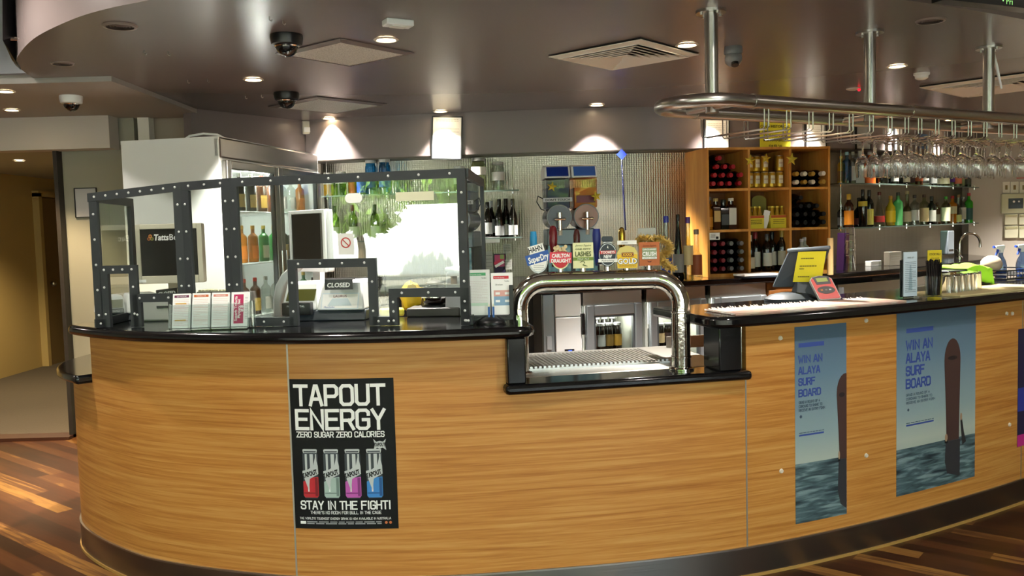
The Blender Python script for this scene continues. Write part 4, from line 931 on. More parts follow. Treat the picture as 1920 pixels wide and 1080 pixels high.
for i in range(3): can_thing('dark can, '+ordn[i]+' from the left on the middle fridge\'s wire shelf', inside(F2,.12+.068*i,.12,.643), F2.rotation_euler[2], 'dark', ['#3a3a38','#c8b08a','#4a3a3c'][i], .17, .032)
for i in range(3): can_thing('can with bright print, '+ordn[i]+' from the left on the right fridge\'s shelf', inside(F3,.12+.068*i,.12,.643), F3.rotation_euler[2], ['dark','green','dark'][i], ['#5a5c5c','#8ab08a','#a8a8a0'][i], .17, .032)
for i in range(5): can_thing('bottle on the middle fridge\'s lower shelf, '+ordn[i]+' from the left', inside(F2,.1+.055*i,.12,.343), F2.rotation_euler[2], ['frost','green','green','red','red'][i], '#c8c8be', .22, .026)
fg = None
for i in range(5):
    P = inside(F1,.115+.055*i,.12,.343); lb = 'empty tall glass, '+ordn[i]+' from the left on the left fridge\'s lower shelf'
    if fg is None: fg = obj('beer_glass', tumbler_mesh(.2,.026), frost, smooth=60, loc=P); tag(fg, lb, 'glass', 'glasses in the left fridge')
    else: g = fg.copy(); C.objects.link(g); g.location = P; g['label'] = lb
# ---------------------------------------------------------------- clear security screen on the left worktop
scr = thing('counter_screen','clear acrylic counter screen in riveted black metal framing on the left worktop','screen',(0,0,0))
acr = thin('acrylic_pane','#eef2f0',2.6,.0,1.5)
SP = [(Vector((-1.80,3.80,0)),1.708),(Vector((-1.40,3.79,0)),1.742),(Vector((-1.155,3.74,0)),1.75),(Vector((-.165,3.525,0)),1.75)]
for i, (px, py) in enumerate(((182,615),(354,612),(443,612),(882,610))):
    g = az(px,py,1.125); SP[i] = (Vector((g.x,g.y,0)), SP[i][1])
rv_me = None; RIV = []
rivm = mat('rivet','#cfd1d0',.35,.3)
class Panel:
    def __init__(s, A, B, zA, zB): s.A, s.B = A, B; s.zA, s.zB = zA, zB; s.u = (B-A).normalized(); s.n = Vector((s.u.y,-s.u.x,0)); s.L = (B-A).length
    def uz(s, px, py):                   # picture point on this panel's plane
        d = ray(px,py); o = Vector((0,0,EYE)); t = (s.A-o).dot(s.n)/d.dot(s.n); P = o+d*t
        return (P-s.A).dot(s.u), P.z
    def at(s, u, z, h=0): p = s.A+s.u*u+s.n*h; return Vector((p.x,p.y,z))
    def bar(s, name, u0, z0, u1, z1, w=.036, th=.02, rivets=0):
        a, b = s.at(u0,z0), s.at(u1,z1); d = (b-a).normalized(); sd = s.n.cross(d)
        v = []
        for p in (a,b):
            for k, e in ((-1,-1),(1,-1),(1,1),(-1,1)): v.append(p+sd*(k*w/2)+s.n*(e*th/2))
        obj(name, MB().add(v,[(0,1,2,3),(7,6,5,4),(0,4,5,1),(1,5,6,2),(2,6,7,3),(3,7,4,0)]), blackm, scr, smooth=0)
        for i in range(rivets):
            t = (i+.5)/rivets; RIV.append((a.lerp(b,t)+s.n*(th/2), s.n))
    def pane(s, pts): 
        v = [s.at(u,z,.002) for u, z in pts]+[s.at(u,z,-.002) for u, z in pts]; n = len(pts)
        return obj('acrylic_pane', MB().add(v,[tuple(range(n)),tuple(range(2*n-1,n-1,-1))]+[(i,(i+1)%n,n+(i+1)%n,n+i) for i in range(n)]), acr2, scr, smooth=0)
ZB = TOP+.002
pA = Panel(SP[0][0],SP[1][0],SP[0][1],SP[1][1]); pB = Panel(SP[1][0],SP[2][0],SP[1][1],SP[2][1]); pC = Panel(SP[2][0],SP[3][0],SP[2][1],SP[3][1])
H = .018
def hatch(p, px0, px1, py, name='hatch_frame', riv=4, vr=2):
    u0, z = p.uz(px0+8,py+8); u1, _ = p.uz(px1-8,py+8)
    p.bar(name, u0-H, z, u1+H, z, rivets=riv); p.bar(name, u0, ZB, u0, z-H, rivets=vr); p.bar(name, u1, ZB, u1, z-H, rivets=vr)
    return u0, u1, z
def whole(p, nt, ns, left=True, right=True):
    p.bar('top_bar', 0, p.zA-H, p.L, p.zB-H, rivets=nt)
    if left: p.bar('post', H, ZB, H, p.zA-2*H, rivets=ns)
    if right: p.bar('post', p.L-H, ZB, p.L-H, p.zB-2*H, rivets=ns)
whole(pA,8,5); whole(pB,3,5); whole(pC,8,5)
a0, a1, az_ = hatch(pA,188,258,498); b0, b1, bz_ = hatch(pA,250,332,551,riv=3,vr=1)
pA.bar('bottom_bar', 0, ZB+H, a0, ZB+H, rivets=1)
c0, c1, cz_ = hatch(pC,540,706,487,riv=4,vr=2); d0, d1, dz_ = hatch(pC,730,880,541,riv=3,vr=3)
pC.bar('bottom_bar', 0, ZB+H, c0, ZB+H, rivets=3); pC.bar('bottom_bar', c1, ZB+H, d0, ZB+H, rivets=2); pC.bar('bottom_bar', d1, ZB+H, pC.L, ZB+H, rivets=2); pB.bar('bottom_bar', 0, ZB+H, pB.L, ZB+H)
def cols(p, rects, m=None):              # one sheet of acrylic cut around the hatches
    mb = MB()
    for u0, u1, z0, z1a, z1b in rects:
        for h in (.002,-.002): mb.add([p.at(u0,z0,h),p.at(u1,z0,h),p.at(u1,z1b,h),p.at(u0,z1a,h)],[(0,1,2,3)])
    return obj('acrylic_pane', mb, m or acr, scr, smooth=0)
def zt(p, u): return p.zA-H+(p.zB-p.zA)*u/p.L
def cut(p, holes, m=None):
    us = sorted({H, p.L-H, *[x for h in holes for x in h[:2]]}); r = []
    for u0, u1 in zip(us, us[1:]):
        z0 = ZB+.01
        for a, b, z in holes:
            if a-1e-6 <= u0 and u1 <= b+1e-6: z0 = z
        r.append((u0,u1,z0,zt(p,u0),zt(p,u1)))
    return cols(p, r, m)
acr2 = thin('acrylic_side_pane','#f0f4f2',1.4,.0,1.5)
cut(pA, [(a0,a1,az_),(a1,b1,bz_)], acr2); cut(pB, [], acr2); cut(pC, [(c0,c1,cz_),(d0,d1,dz_)])
g = az(246,373,1.70); pL = Panel(Vector((g.x,g.y,0)),SP[0][0],1.70,SP[0][1])
g = az(903,334,1.75); pR = Panel(SP[3][0],Vector((g.x,g.y,0)),1.75,1.745)
for p in (pL,pR):
    p.bar('top_bar',0,p.zA-H,p.L,p.zB-H); p.bar('bottom_bar',0,ZB+H,p.L,ZB+H)
    e = H if p is pL else p.L-H
    p.bar('post', e, ZB, e, (p.zA if p is pL else p.zB)-2*H)
    p.pane([(H,ZB+.01),(p.L-H,ZB+.01),(p.L-H,p.zB-H),(H,p.zA-H)])
for P, n in RIV:
    r = MB().lathe([(.0055,0),(.0045,.0025),(.002,.0038),(1e-5,.004)],8,cap=False) if rv_me is None else None
    if rv_me is None: o = obj('rivet', r, rivm, scr); rv_me = o.data
    else: o = bpy.data.objects.new('rivet', rv_me); C.objects.link(o); o.parent = scr
    o.location = P; o.rotation_euler = Vector(n).to_track_quat('Z','Y').to_euler()
def sticker(p, px0, py0, px1, py1, m, name='sticker', round_=False, h=.003):
    u0, z1 = p.uz(px0,py0); u1, z0 = p.uz(px1,py1)
    if round_:
        r = (z1-z0)/2; pts = [(u1-r+r*math.sin(a), z0+r-r*math.cos(a)) for a in [PI*k/8 for k in range(9)]]+[(u0+r-r*math.sin(a), z0+r+r*math.cos(a)) for a in [PI*k/8 for k in range(9)]]
    else: pts = [(u0,z0),(u1,z0),(u1,z1),(u0,z1)]
    return obj(name, MB().prism(pts, h, h+.0006, lambda a,b,c: tuple(p.at(a,b,c))), m, scr, smooth=0)
sticker(pC,647,363,680,380,paper,round_=True); sticker(pC,742,361,814,375,mat('cream_sticker','#d8d6b8',.6))
s_ = sticker(pC,634,438,664,477,mat('sticker_white','#dcdcd8',.6)); u_, z_ = pC.uz(649,455)
f = Flat(lambda a,b,h: pC.at(u_+a, z_+b, .0042+h)); redm = mat('sticker_red','#b03a38',.6)
pts = lambda r: [(r*math.cos(2*PI*k/24), r*math.sin(2*PI*k/24)) for k in range(24)]
m = MB(); o_, i_ = pts(.022), pts(.017); m.add([pC.at(u_+a,z_+b,.0044) for a,b in o_+i_],[(k,(k+1)%24,24+(k+1)%24,24+k) for k in range(24)])
obj('sticker_ring', m, redm, scr, smooth=0, recalc=False)
f.poly('sticker_bar', redm, [(-.014,.011),(-.011,.014),(.014,-.011),(.011,-.014)], 1); f.build(scr)
# ---------------------------------------------------------------- things on the left worktop
def closed_sign(P, rz, w_, label, tilt=0):
    t = thing('closed_sign', label, 'sign', P, rz); h = w_*.4
    b = obj('plate', MB().prism([(-w_/2,.004),(w_/2,.004),(w_/2,h*.93),(w_/2-.004,h),(-w_/2+.004,h),(-w_/2,h*.93)],-.002,.002,lambda a,b,c:(a,c,b)), blackp, t)
    obj('rear_flap', MB().add([(-w_/2,.002,h),(w_/2,.002,h),(w_/2,.05,h*.98),(-w_/2,.05,h*.98),(-w_/2,.002,h-.003),(w_/2,.002,h-.003),(w_/2,.05,h*.98-.003),(-w_/2,.05,h*.98-.003)],[(0,1,2,3),(7,6,5,4),(0,4,5,1),(1,5,6,2),(2,6,7,3),(3,7,4,0)]), blackp, t)
    f = Flat(frame3((0,-.002,0),(1,0,0),(0,0,1))); f.text('lettering', paper, 'CLOSED', 0, h*.3, h*.55, bold=.03, shear=.15, width=w_*.82); f.build(t)
    if tilt: t.rotation_euler = (0,tilt,rz)
    return t
# betting terminal in the middle
tw = .385
def wedge(x0, x1, z0, z1, y0, ytop0, y1, inset=.0):   # body with a sloping front and drawn-in top
    v = [(x0,y0,z0),(x1,y0,z0),(x1,y1,z0),(x0,y1,z0),(x0+inset,ytop0,z1),(x1-inset,ytop0,z1),(x1-inset,y1,z1),(x0+inset,y1,z1)]
    return MB().add(v,[(3,2,1,0),(4,5,6,7),(0,1,5,4),(1,2,6,5),(2,3,7,6),(3,0,4,7)])
def terminal(label, P, rz, sc_=1.0, paper_=True):
    t = thing('betting_terminal', label, 'terminal', P, rz); S = lambda *a: tuple(k*sc_ for k in a)
    casing = mat('terminal_casing','#dfe2e1',.4)
    obj('base', wedge(*S(-.19,.19,0,.045),*S(-.02,0,.26)), darkgrey, t, bevel=.005)
    obj('casing', wedge(*S(-.03,.185,.045,.17),*S(-.02,.03,.24),inset=.02*sc_), casing, t, bevel=.008)
    obj('display_housing', wedge(*S(-.2,-.03,.045,.165),*S(-.0,.06,.24),inset=.012*sc_), casing, t, bevel=.008)
    v = [S(-.18,.0185,.085),S(-.05,.0185,.085),S(-.045,.041,.135),S(-.172,.041,.135)]; n = Vector((0,-.91,.41))
    obj('display', MB().add([Vector(p)+n*.001 for p in v]+[Vector(p)+n*.006 for p in v],[(0,1,2,3),(7,6,5,4),(0,4,5,1),(1,5,6,2),(2,6,7,3),(3,7,4,0)]), mat('display_olive','#55561c',.25), t)
    sl = obj('ticket_slot', MB().box(S(-.115,-.018,.055),S(.13,.04,.055)), blackp, t, bevel=.003)
    f = Flat(frame3(S(-.115,-.0385,.055),(1,0,0),(0,0,1))); f.text('slot_lettering', paper, 'FOR $ TOTAL', 0, .008*sc_, .012*sc_, width=.08*sc_); f.build(t)
    if paper_:
        o = Vector(S(.075,-.0115,.068)); u, vv = Vector((1,0,0)), Vector((0,.05,.125)).normalized(); f = Flat(frame3(o+Vector((0,-.001,0)),u,vv))
        f.rect('notice', mat('notice_blue','#d2dee6',.6), -.085*sc_,-.02*sc_,.085*sc_,.055*sc_,1); f.rect('notice', paper, -.08*sc_,-.016*sc_,.08*sc_,.05*sc_,2)
        f.poly('notice_art', mat('notice_grey','#c9d6dd',.6), [(-.055*sc_,-.004*sc_),(.055*sc_,-.004*sc_),(.035*sc_,.03*sc_),(-.035*sc_,.03*sc_)],3)
        f.text('notice_lettering', mat('notice_red','#7a2a2a',.6), 'LAURUS', 0, .034*sc_, .016*sc_, 4, width=.06*sc_); f.text('notice_lettering', mat('notice_ink','#3a6ab0',.6), 'MaxiSeller', -.045*sc_, -.014*sc_, .011*sc_, 4, width=.05*sc_, shear=.2); f.build(t)
    return t
g = az(609,606,1.125); g.y += .12
g2 = ay(609,606,g.y); TP = Vector((g2.x,g.y,TOP+.001))
terminal('white betting terminal with olive display behind the screen\'s larger hatch', TP, -.12)
closed_sign(TP+Vector((.075,-.035,.132)), -.1, .125, 'black sign with white word lying on the middle betting terminal')
P = ay(248,606,4.14); terminal('white betting terminal behind the screen\'s small left hatch', Vector((P.x,4.14,TOP+.001)), .55, .72, False)
P = ay(314,557,4.08); closed_sign(Vector((P.x,4.08,P.z)), .1, .095, 'small tilted black sign with white word by the left monitor', -.08)
# stand for the small sign: the ticket printer it rests on
PZ = P.z
t = thing('ticket_printer','grey ticket printer under the small black sign at the left','printer',(P.x+.06,4.2,TOP),0)
obj('casing', MB().box((0,0,(PZ-TOP)/2),(.36,.3,PZ-TOP)), mat('printer_grey','#b9bcb6',.5), t, bevel=.01); obj('paper_slot', MB().box((0,-.151,(PZ-TOP)*.6),(.2,.004,.012)), blackp, t)
# left monitor
def monitor(label, P, rz, w_, h, bez, body, tilt=0, stand=.16, pivot=.0):
    t = thing('monitor', label, 'monitor', P, rz)
    sh = obj('shell', MB().box((0,.02,stand+h/2),(w_,.045,h)), body, t, bevel=.008)
    b = bez; fm = MB()
    for c, d in (((-w_/2+b/2,-.006,stand+h/2),(b,.012,h)),((w_/2-b/2,-.006,stand+h/2),(b,.012,h)),((0,-.006,stand+h-b/2),(w_-2*b,.012,b)),((0,-.006,stand+b*.75),(w_-2*b,.012,b*1.5))): fm.box(c,d)
    obj('bezel', fm, body, t, bevel=.003)
    obj('display', MB().box((0,-.004,stand+h/2+b*.25),(w_-2*b,.004,h-2.5*b)), mat('monitor_screen','#141517',.4,0,.2), t)
    obj('stand', MB().box((0,.05,stand*.6),(.06,.03,stand*1.3)).lathe([(.1,0),(.1,.012),(.04,.02)],24,o=(0,.05,0)), body, t, bevel=.003)
    return t
P = ay(325,600,4.45)
M1 = monitor('beige monitor with a dark lettered picture behind the screen\'s left panes', Vector((P.x,4.45,TOP)), .03, .335, .30, .026, beige, stand=.155)
f = Flat(frame3((0,-.0062,.155),(1,0,0),(0,0,1)))
f.text('lettering', paper, 'Tatts', -.072, .218, .043, align='LEFT', bold=.025, shear=.15, width=.073); f.text('lettering', paper, 'Bet', .005, .218, .043, align='LEFT', width=.052)
for dx, dy, c in ((-.098,.226,'#b0602a'),(-.083,.226,'#8a8a3a'),(-.091,.24,'#c87a2a')): f.disc('emblem', mat('emblem_'+c.strip('#'), c, .5), dx, dy, .0085); f.disc('emblem', mat('monitor_screen','#141517',.4,0,.2), dx, dy, .004, layer=3)
f.build(M1)
f = Flat(frame3((0,-.0122,.155),(1,0,0),(0,0,1))); f.rect('sticker', paper, -.16,.008,-.12,.022); f.build(M1)
P = ay(585,600,4.3)
M2 = monitor('dark tilted monitor with white frame behind the middle betting terminal', Vector((P.x,4.3,TOP)), -.75, .30, .30, .018, white, stand=.2)
# keyboard on a pile of forms
P = ay(410,560,4.12); t = thing('keyboard','small cream keyboard lying on a paper pile right of the beige monitor','keyboard',(P.x,4.12,P.z+.02),-.1)
obj('body', MB().box((0,0,.009),(.16,.12,.018)), mat('keyboard_dark','#4a4a40',.5), t, bevel=.004)
for a in range(9):
    for b in range(4): obj('key', MB().box((-.066+.0165*a,-.042+.026*b,.021),(.0135,.021,.008)), mat('key_cream','#d6d3b0',.5), t)
t = thing('paper_pile','pile of printed forms under the cream keyboard','papers',(P.x,4.12,TOP),0)
hh = P.z+.018-TOP
for k in range(5): obj('sheet_bundle', MB().box((.003*(k%2),.0,hh*(k+.5)/5),(.13,.11,hh/5-.001),.03*(k-2)), mat('form_grey','#c8c9c8',.7) if k%2 else paper, t)
# white curved chair-like hood
P = ay(540,590,4.15); t = thing('plastic_hood','white curved plastic hood left of the middle betting terminal','hood',(P.x,4.15,TOP))
m = MB(); arc = [(-.05,0),(-.05,.08),(-.035,.15),(-.005,.2),(.03,.23),(.06,.245)]
inn_ = [(a+.035,b-.01 if b else 0) for a, b in arc]
m.prism(arc+inn_[::-1], -.07, .07, lambda a,b,c:(a,c,b)); obj('shell', m, white, t, bevel=.006)
# letter trays behind the terminal
P = ay(655,520,4.55); t = thing('letter_tray','black wire tray of slips behind the middle betting terminal','tray',(P.x,4.55,P.z-.05))
m = MB()
for z in (0,.04): m.tube([(-.17,-.1,z),(.17,-.1,z),(.17,.1,z),(-.17,.1,z)],.004,6,closed=True)
for k in range(12): m.cyl((-.17+.031*k,-.1,0),(-.17+.031*k,.1,0),.003,n=5)
for x in (-.17,.17):
    for y in (-.1,.1): m.cyl((x,y,TOP-P.z+.05),(x,y,.06),.005,n=6)
obj('wire_tray', m, blackp, t); obj('slip_pile', MB().box((0,0,.014),(.26,.17,.02)), mat('slip_brown','#7a6a55',.7), t)
# coffee jug on its black plate, yellow bag, printer behind the second hatch
P = ay(820,600,4.0); t = thing('coffee_warmer','flat black warming plate behind the screen\'s smaller hatch','warming plate',(P.x,4.0,TOP),-.1)
obj('body', MB().box((0,0,.02),(.24,.2,.04)), mat('warm_grey','#3c3b39',.5), t, bevel=.006); obj('hotplate', MB().lathe([(.07,.04),(.07,.046),(.06,.048),(1e-5,.048)],24,cap=False), blackp, t)
JP = Vector((P.x-.005,4.0,TOP+.049)); t = thing('coffee_jug','round dark coffee jug with steel band on the black warming plate','jug',JP)
obj('bowl', MB().lathe([(.03,0),(.055,.008),(.066,.035),(.06,.065),(.04,.085),(.038,.092)],28), mat('jug_coffee','#1d120b',.06,0,.7), t)
obj('band', MB().lathe([(.0665,.03),(.0675,.036),(.066,.042)],28,cap=False), chrome, t); obj('lid', MB().lathe([(.042,.092),(.042,.1),(.02,.108),(1e-5,.11)],24,cap=False), blackp, t)
obj('handle', MB().tube([(.06,0,.06),(.1,0,.07),(.105,0,.03),(.065,0,.02)],.007,8), blackp, t)
P = ay(772,590,4.1); t = thing('yellow_bag','crumpled yellow plastic bag of snacks behind the smaller hatch','bag',(P.x,4.1,TOP))
rn = random.Random(4); m = MB().ball((0,0,.075),.05,16,10,(1,.8,1.45)); m.v = [(x*(1+rn.uniform(-.12,.12)),y*(1+rn.uniform(-.12,.12)),max(0,z*(1+rn.uniform(-.06,.06)))) for x,y,z in m.v]
obj('bag', m, mat('yellow_plastic','#c9a81e',.4), t, smooth=20)
P = ay(735,592,4.0); t = thing('yellow_packet','flat pale yellow packet lying left of the yellow bag','packet',(P.x,4.0,TOP),.2); obj('packet', MB().box((0,0,.018),(.11,.07,.036)), mat('pale_yellow','#e0d64a',.5), t, bevel=.01)
P = ay(797,570,4.15); t = thing('steel_canister','small steel canister between the yellow bag and the coffee jug','canister',(P.x,4.15,TOP)); obj('body', MB().lathe([(.022,0),(.022,.11)],20), steel, t); obj('lid', MB().lathe([(.0235,.11),(.0235,.12),(.01,.124),(1e-5,.124)],20,cap=False), chrome, t)
P = ay(858,560,3.92); t = thing('receipt_printer','grey box printer with white top at the screen\'s right end','printer',(P.x-.005,3.95,TOP),-.2)
obj('body', wedge(-.045,.05,0,.2,-.05,-.03,.12,.004), mat('printer_mid','#8d9092',.45), t, bevel=.01); obj('top', MB().box((.002,.045,.208),(.095,.15,.02)), white, t, bevel=.008)
# betting slip holder
P = az(386,620,1.125); SL = thing('slip_holder','clear acrylic holder with four pockets of betting slips on the left worktop','slip holder',(P.x,P.y+.03,TOP),.04)
ac = thin('holder_acrylic','#eef3f2',1.6)
W4 = .322
obj('back_plate', MB().box((0,.055,.055),(W4,.003,.11),mtx=Matrix.Rotation(-.25,4,'X')), ac, SL); obj('base_plate', MB().box((0,.02,.004),(W4,.09,.004)), ac, SL)
obj('front_plate', MB().box((0,.012,.055),(W4,.003,.1),mtx=Matrix.Rotation(-.25,4,'X')), ac, SL)
for k in range(5): obj('divider', MB().box((-W4/2+W4*k/4,.034,.055),(.003,.05,.1),mtx=Matrix.Rotation(-.25,4,'X')), ac, SL)
obj('pen_pocket', MB().lathe([(.012,0),(.012,.11),(.0105,.11),(.0105,.003)],14,o=(W4/2+.02,.01,.004),cap=False), ac, SL)
cols4 = [('#6a1f4a','#d8a0a8'),('#d06a34','#e0b0a4'),('#d88a78','#e0b8b4'),(None,None)]
for k in range(4):
    X = -W4/2+W4*(k+.5)/4
    t = thing('betting_slips',['white slip bundle with maroon heading, leftmost pocket','white slip bundle with orange heading, second pocket','white slip bundle with salmon heading, third pocket','white slip bundle with crimson advertisement, rightmost pocket'][k]+' of the holder','slips',inside(SL,X,.027,.008),.04,'betting slips in the holder')
    t.rotation_euler = (-.25,0,.04)
    obj('bundle', MB().box((0,.006,.0725),(.073,.012,.145)), paper, t)
    f = Flat(frame3((0,0,0),(1,0,0),(0,0,1)),.0004)
    if k < 3:
        hd, ln = cols4[k]; hm_ = mat('slip_'+hd.strip('#'),hd,.6); lm = mat('slip_'+ln.strip('#'),ln,.6)
        f.rect('heading', hm_, -.03,.128,.03,.138,1); f.text('heading_lettering', paper, ['QUADDIE','TRIFECTA','RUNNING DOUBLE'][k], 0, .1305, .007, 2, width=.04)
        f.lines('form_print', lm, -.03,.03,.008,.122,16,.0012,1,seed=k); 
        for y in (.03,.085): f.rect('form_print', lm, -.03,y,.03,y+.0012,1)
        if k == 0: f.rect('form_band', mat('slip_gold','#d8a84a',.6), -.025,.1,.02,.105,2); f.rect('form_band', mat('slip_gold','#d8a84a',.6), -.025,.03,.02,.035,2)
    else:
        f.rect('advert', mat('slip_pink','#b8245a',.6), -.026,.012,.014,.135,1)
        f.text('advert_lettering', paper, 'Superb Trifecta', -.012, .075, .016, 2, width=.105, rot=PI/2, bold=.02); f.text('advert_lettering', paper, 'Mystery Bet', .0, .075, .014, 2, width=.08, rot=PI/2, bold=.02); f.text('advert_lettering', paper, '$$', .011, .075, .017, 2, width=.03, rot=PI/2, bold=.03)
        f.lines('form_print', ink, .02,.032,.03,.125,14,.001,1,seed=9)
    f.build(t)
# leaflet holder at the right end of the left worktop
P = az(921,606,1.125); LH = thing('leaflet_holder','black wire leaflet holder on a round base at the left worktop\'s right end','leaflet holder',(P.x,P.y+.0,TOP),-.03)
obj('base', MB().lathe([(.062,0),(.062,.006),(.055,.016),(.03,.03),(.012,.033),(1e-5,.033)],30,cap=False), blackp, LH)
def uframe(x0, x1, z0, z1, w_, y):
    return MB().prism([(x0,z0),(x1,z0),(x1,z1),(x1-w_,z1),(x1-w_,z0+w_*1.6),(x1-w_*1.7,z0+w_),(x0+w_*1.7,z0+w_),(x0+w_,z0+w_*1.6),(x0+w_,z1),(x0,z1)], y-.004, y+.004, lambda a,b,c:(a,c,b))
obj('front_frame', uframe(-.093,.093,.012,.155,.016,-.012), blackp, LH, bevel=.002); obj('back_plate', MB().box((0,.014,.09),(.18,.004,.15)), blackp, LH); obj('floor_plate', MB().box((0,.0,.03),(.18,.03,.006)), blackp, LH)
for k, (x, h, hd, d) in enumerate(((-.045,.185,'#5ab07a','white leaflets with green heading in the black leaflet holder'),(.048,.17,'#c83a44','white leaflets with red heading in the black leaflet holder'))):
    t = thing('leaflets', d, 'leaflets', inside(LH,x,.004,.034), -.03, 'leaflets in the holder')
    obj('bundle', MB().box((0,0,h/2),(.088,.012,h)), paper, t); f = Flat(frame3((0,-.006,0),(1,0,0),(0,0,1)),.0004)
    hm_ = mat('leaf_'+hd.strip('#'),hd,.6); f.rect('heading', hm_, -.034,h-.024,.028,h-.012); f.text('heading_print', paper, 'Responsible Gambling', -.01,h-.021,.007,2,width=.04)
    f.text('heading_print', ink, 'TattsBet', .02,h-.036,.008,2,width=.02)
    if k == 1:
        f.text('heading_print', ink, 'Self exclusion', -.012,h-.05,.009,2,width=.03)
        f.rect('print_block', mat('leaf_pink','#d8a49c',.6), -.034,.075,.032,.1); f.rect('print_block', mat('leaf_blue','#86a8c4',.6), -.034,.038,.032,.075)
        for a in (-.018,.02):
            for b in (.056,.087): f.rect('print_block', paper, a-.009,b-.005,a+.009,b+.005,2)
    else: f.lines('fine_print', mat('leaf_pale','#d8c8c8',.6), -.034,.034,.05,.14,14,.0012); f.rect('print_block', mat('leaf_mint','#cfe6d4',.6), -.034,.038,.034,.05)
    f.build(t)
for k, x in enumerate((-.006,.012)):
    t = thing('pen',['left','right'][k]+' blue pen standing in front of the leaflets','pen',inside(LH,x,-.03,.02),0); t.rotation_euler = (-.08,0,0)
    obj('barrel', MB().cyl((0,0,0),(0,0,.05),.0045,n=8), mat('pen_blue','#2f5c9a',.4), t); obj('tip', MB().cyl((0,0,.05),(0,0,.062),.0045,.001,n=8), mat('pen_tip','#d8d8b8',.4), t)
# notice on the wall stub
P = ay(161,380,6.75); t = thing('wall_notice','framed grey notice on the olive wall left of the tall fridge','notice',(P.x,6.758,P.z))
obj('frame', MB().box((0,-.006,.11),(.17,.012,.006)).box((0,-.006,-.11),(.17,.012,.006)).box((-.083,-.006,0),(.006,.012,.22)).box((.083,-.006,0),(.006,.012,.22)), blackp, t); obj('print', MB().box((0,-.002,0),(.164,.004,.214)), mat('notice_print','#a9a8a8',.5), t)
P = ay(576,240,7.45); t = thing('motion_sensor','small white motion sensor on the bulkhead corner above the tall fridge','sensor',(P.x,P.y-.03,P.z),.4)
obj('body', MB().box((0,0,0),(.07,.05,.11)), beige, t, bevel=.008); obj('lens', MB().box((0,-.026,-.02),(.05,.006,.04)), white, t, bevel=.002)
# ---------------------------------------------------------------- beer tower and taps
L0 = az(975,697,.9); L1 = az(1281,693,.9); ty = (L0.y+L1.y)/2+.01
TX0, TX1, TZ, TR = L0.x, L1.x, 1.283, .0395
tower = thing('beer_tower','polished steel arch-shaped beer tower standing on the stainless bench','beer tower',(0,0,0))
def arc_pts(cx, cz, r, a0, a1, n=8): return [(cx+r*math.cos(a0+(a1-a0)*i/n), ty, cz+r*math.sin(a0+(a1-a0)*i/n)) for i in range(n+1)]
br = .115
obj('arch_tube', MB().tube([(TX0,ty,.897),(TX0,ty,TZ-br-.02)]+arc_pts(TX0+br,TZ-br,br,PI,PI/2)+[(TX0+br+.02,ty,TZ),(TX1-br-.02,ty,TZ)]+arc_pts(TX1-br,TZ-br,br,PI/2,0)+[(TX1,ty,TZ-br-.02),(TX1,ty,.897)], TR, 28), mat('hammered_steel','#c6c4bd',.09,1), tower, smooth=70)
q = N(MATS['hammered_steel']); q.bump(q.n('ShaderNodeTexNoise', {0:q.n('ShaderNodeTexCoord').outputs['Object'], 'Scale':55.0, 'Detail':2.0}).outputs[0], .12, .004)
for x in (TX0,TX1): obj('base_ring', MB().lathe([(TR+.014,0),(TR+.014,.006),(TR,.012)],28,o=(x,ty,.896),cap=False), chrome, tower)
for z in (.945,1.135): obj('tube_collar', MB().lathe([(TR+.001,0),(TR+.0035,.002),(TR+.0035,.007),(TR+.001,.009)],28,o=(TX1,ty,z),cap=False), chrome, tower)
obj('tube_collar', MB().cyl((TX1-br-.0,ty,TZ),(TX1-br+.009,ty,TZ),TR+.003,n=28), chrome, tower)
TT = TZ+TR
def tap(px0, px1, py0, py1, label, handle, build, yoff=-.02):
    cx = (px0+px1)/2; yy = ty+yoff; a = ay(cx,py1,yy); b = ay(cx,py0,yy); w_ = (px1-px0)/F*yy
    t = thing('beer_tap', label, 'beer tap', (a.x, yy, TT-.004), 0, 'beer taps on the tower')
    obj('font_stem', MB().cyl((0,.02,0),(0,.02,.05),.012,n=14).cyl((0,.02,.04),(0,.09,.045),.01,n=12).cyl((0,.085,.05),(0,.1,.0),.007,n=10), chrome, t)
    if handle:
        hx0, hx1, hy0, c, top = handle; P = ay((hx0+hx1)/2, hy0, ty+.09); hw = (hx1-hx0)/F*(ty+.09)/2; dx = P.x-a.x; zt = P.z-(TT-.004)
        prof = [(hw*.45,.02),(hw*.55,.05),(hw*.95,zt*.6),(hw,zt*.85),(hw*(.85 if top == 'flat' else .7),zt*.97),(hw*(.8 if top == 'flat' else .3),zt)]
        obj('handle', MB().lathe(prof,18,o=(dx,.11-yoff,0)), c, t)
        obj('handle_arm', MB().cyl((0,.02,.03),(dx,.11-yoff,.03),.006,n=8), chrome, t)
    h = b.z-a.z; z0 = a.z-(TT-.004)
    b_ = MB()
    f = Flat(lambda u,v,hh: Vector((u,-.001-hh,z0+v)),.0005)
    build(t, f, w_, h, z0); f.build(t); return t
def slabp(name, pts, m, t, z0, y0=0, y1=.014): return obj(name, MB().prism(pts, y0, y1, lambda a,b,c:(a,c,z0+b)), m, t, smooth=30)
def ell(cx, cy, rx, ry, n=30): return [(cx+rx*math.cos(2*PI*k/n), cy+ry*math.sin(2*PI*k/n)) for k in range(n)]
cb, cw_, cr_ = mat('badge_blue','#2553a0',.4), mat('badge_white','#ecebe6',.4), mat('badge_red','#c0202c',.4)
csil, cgrn, ccream, cnavy, cyel, cor = mat('badge_silver','#b9bdbf',.35,.3), mat('badge_green','#76903a',.5), mat('badge_cream','#e3e3ae',.5), mat('badge_navy','#1d2430',.35), mat('badge_yellow','#e2b81c',.4), mat('badge_orange','#b2602c',.5)
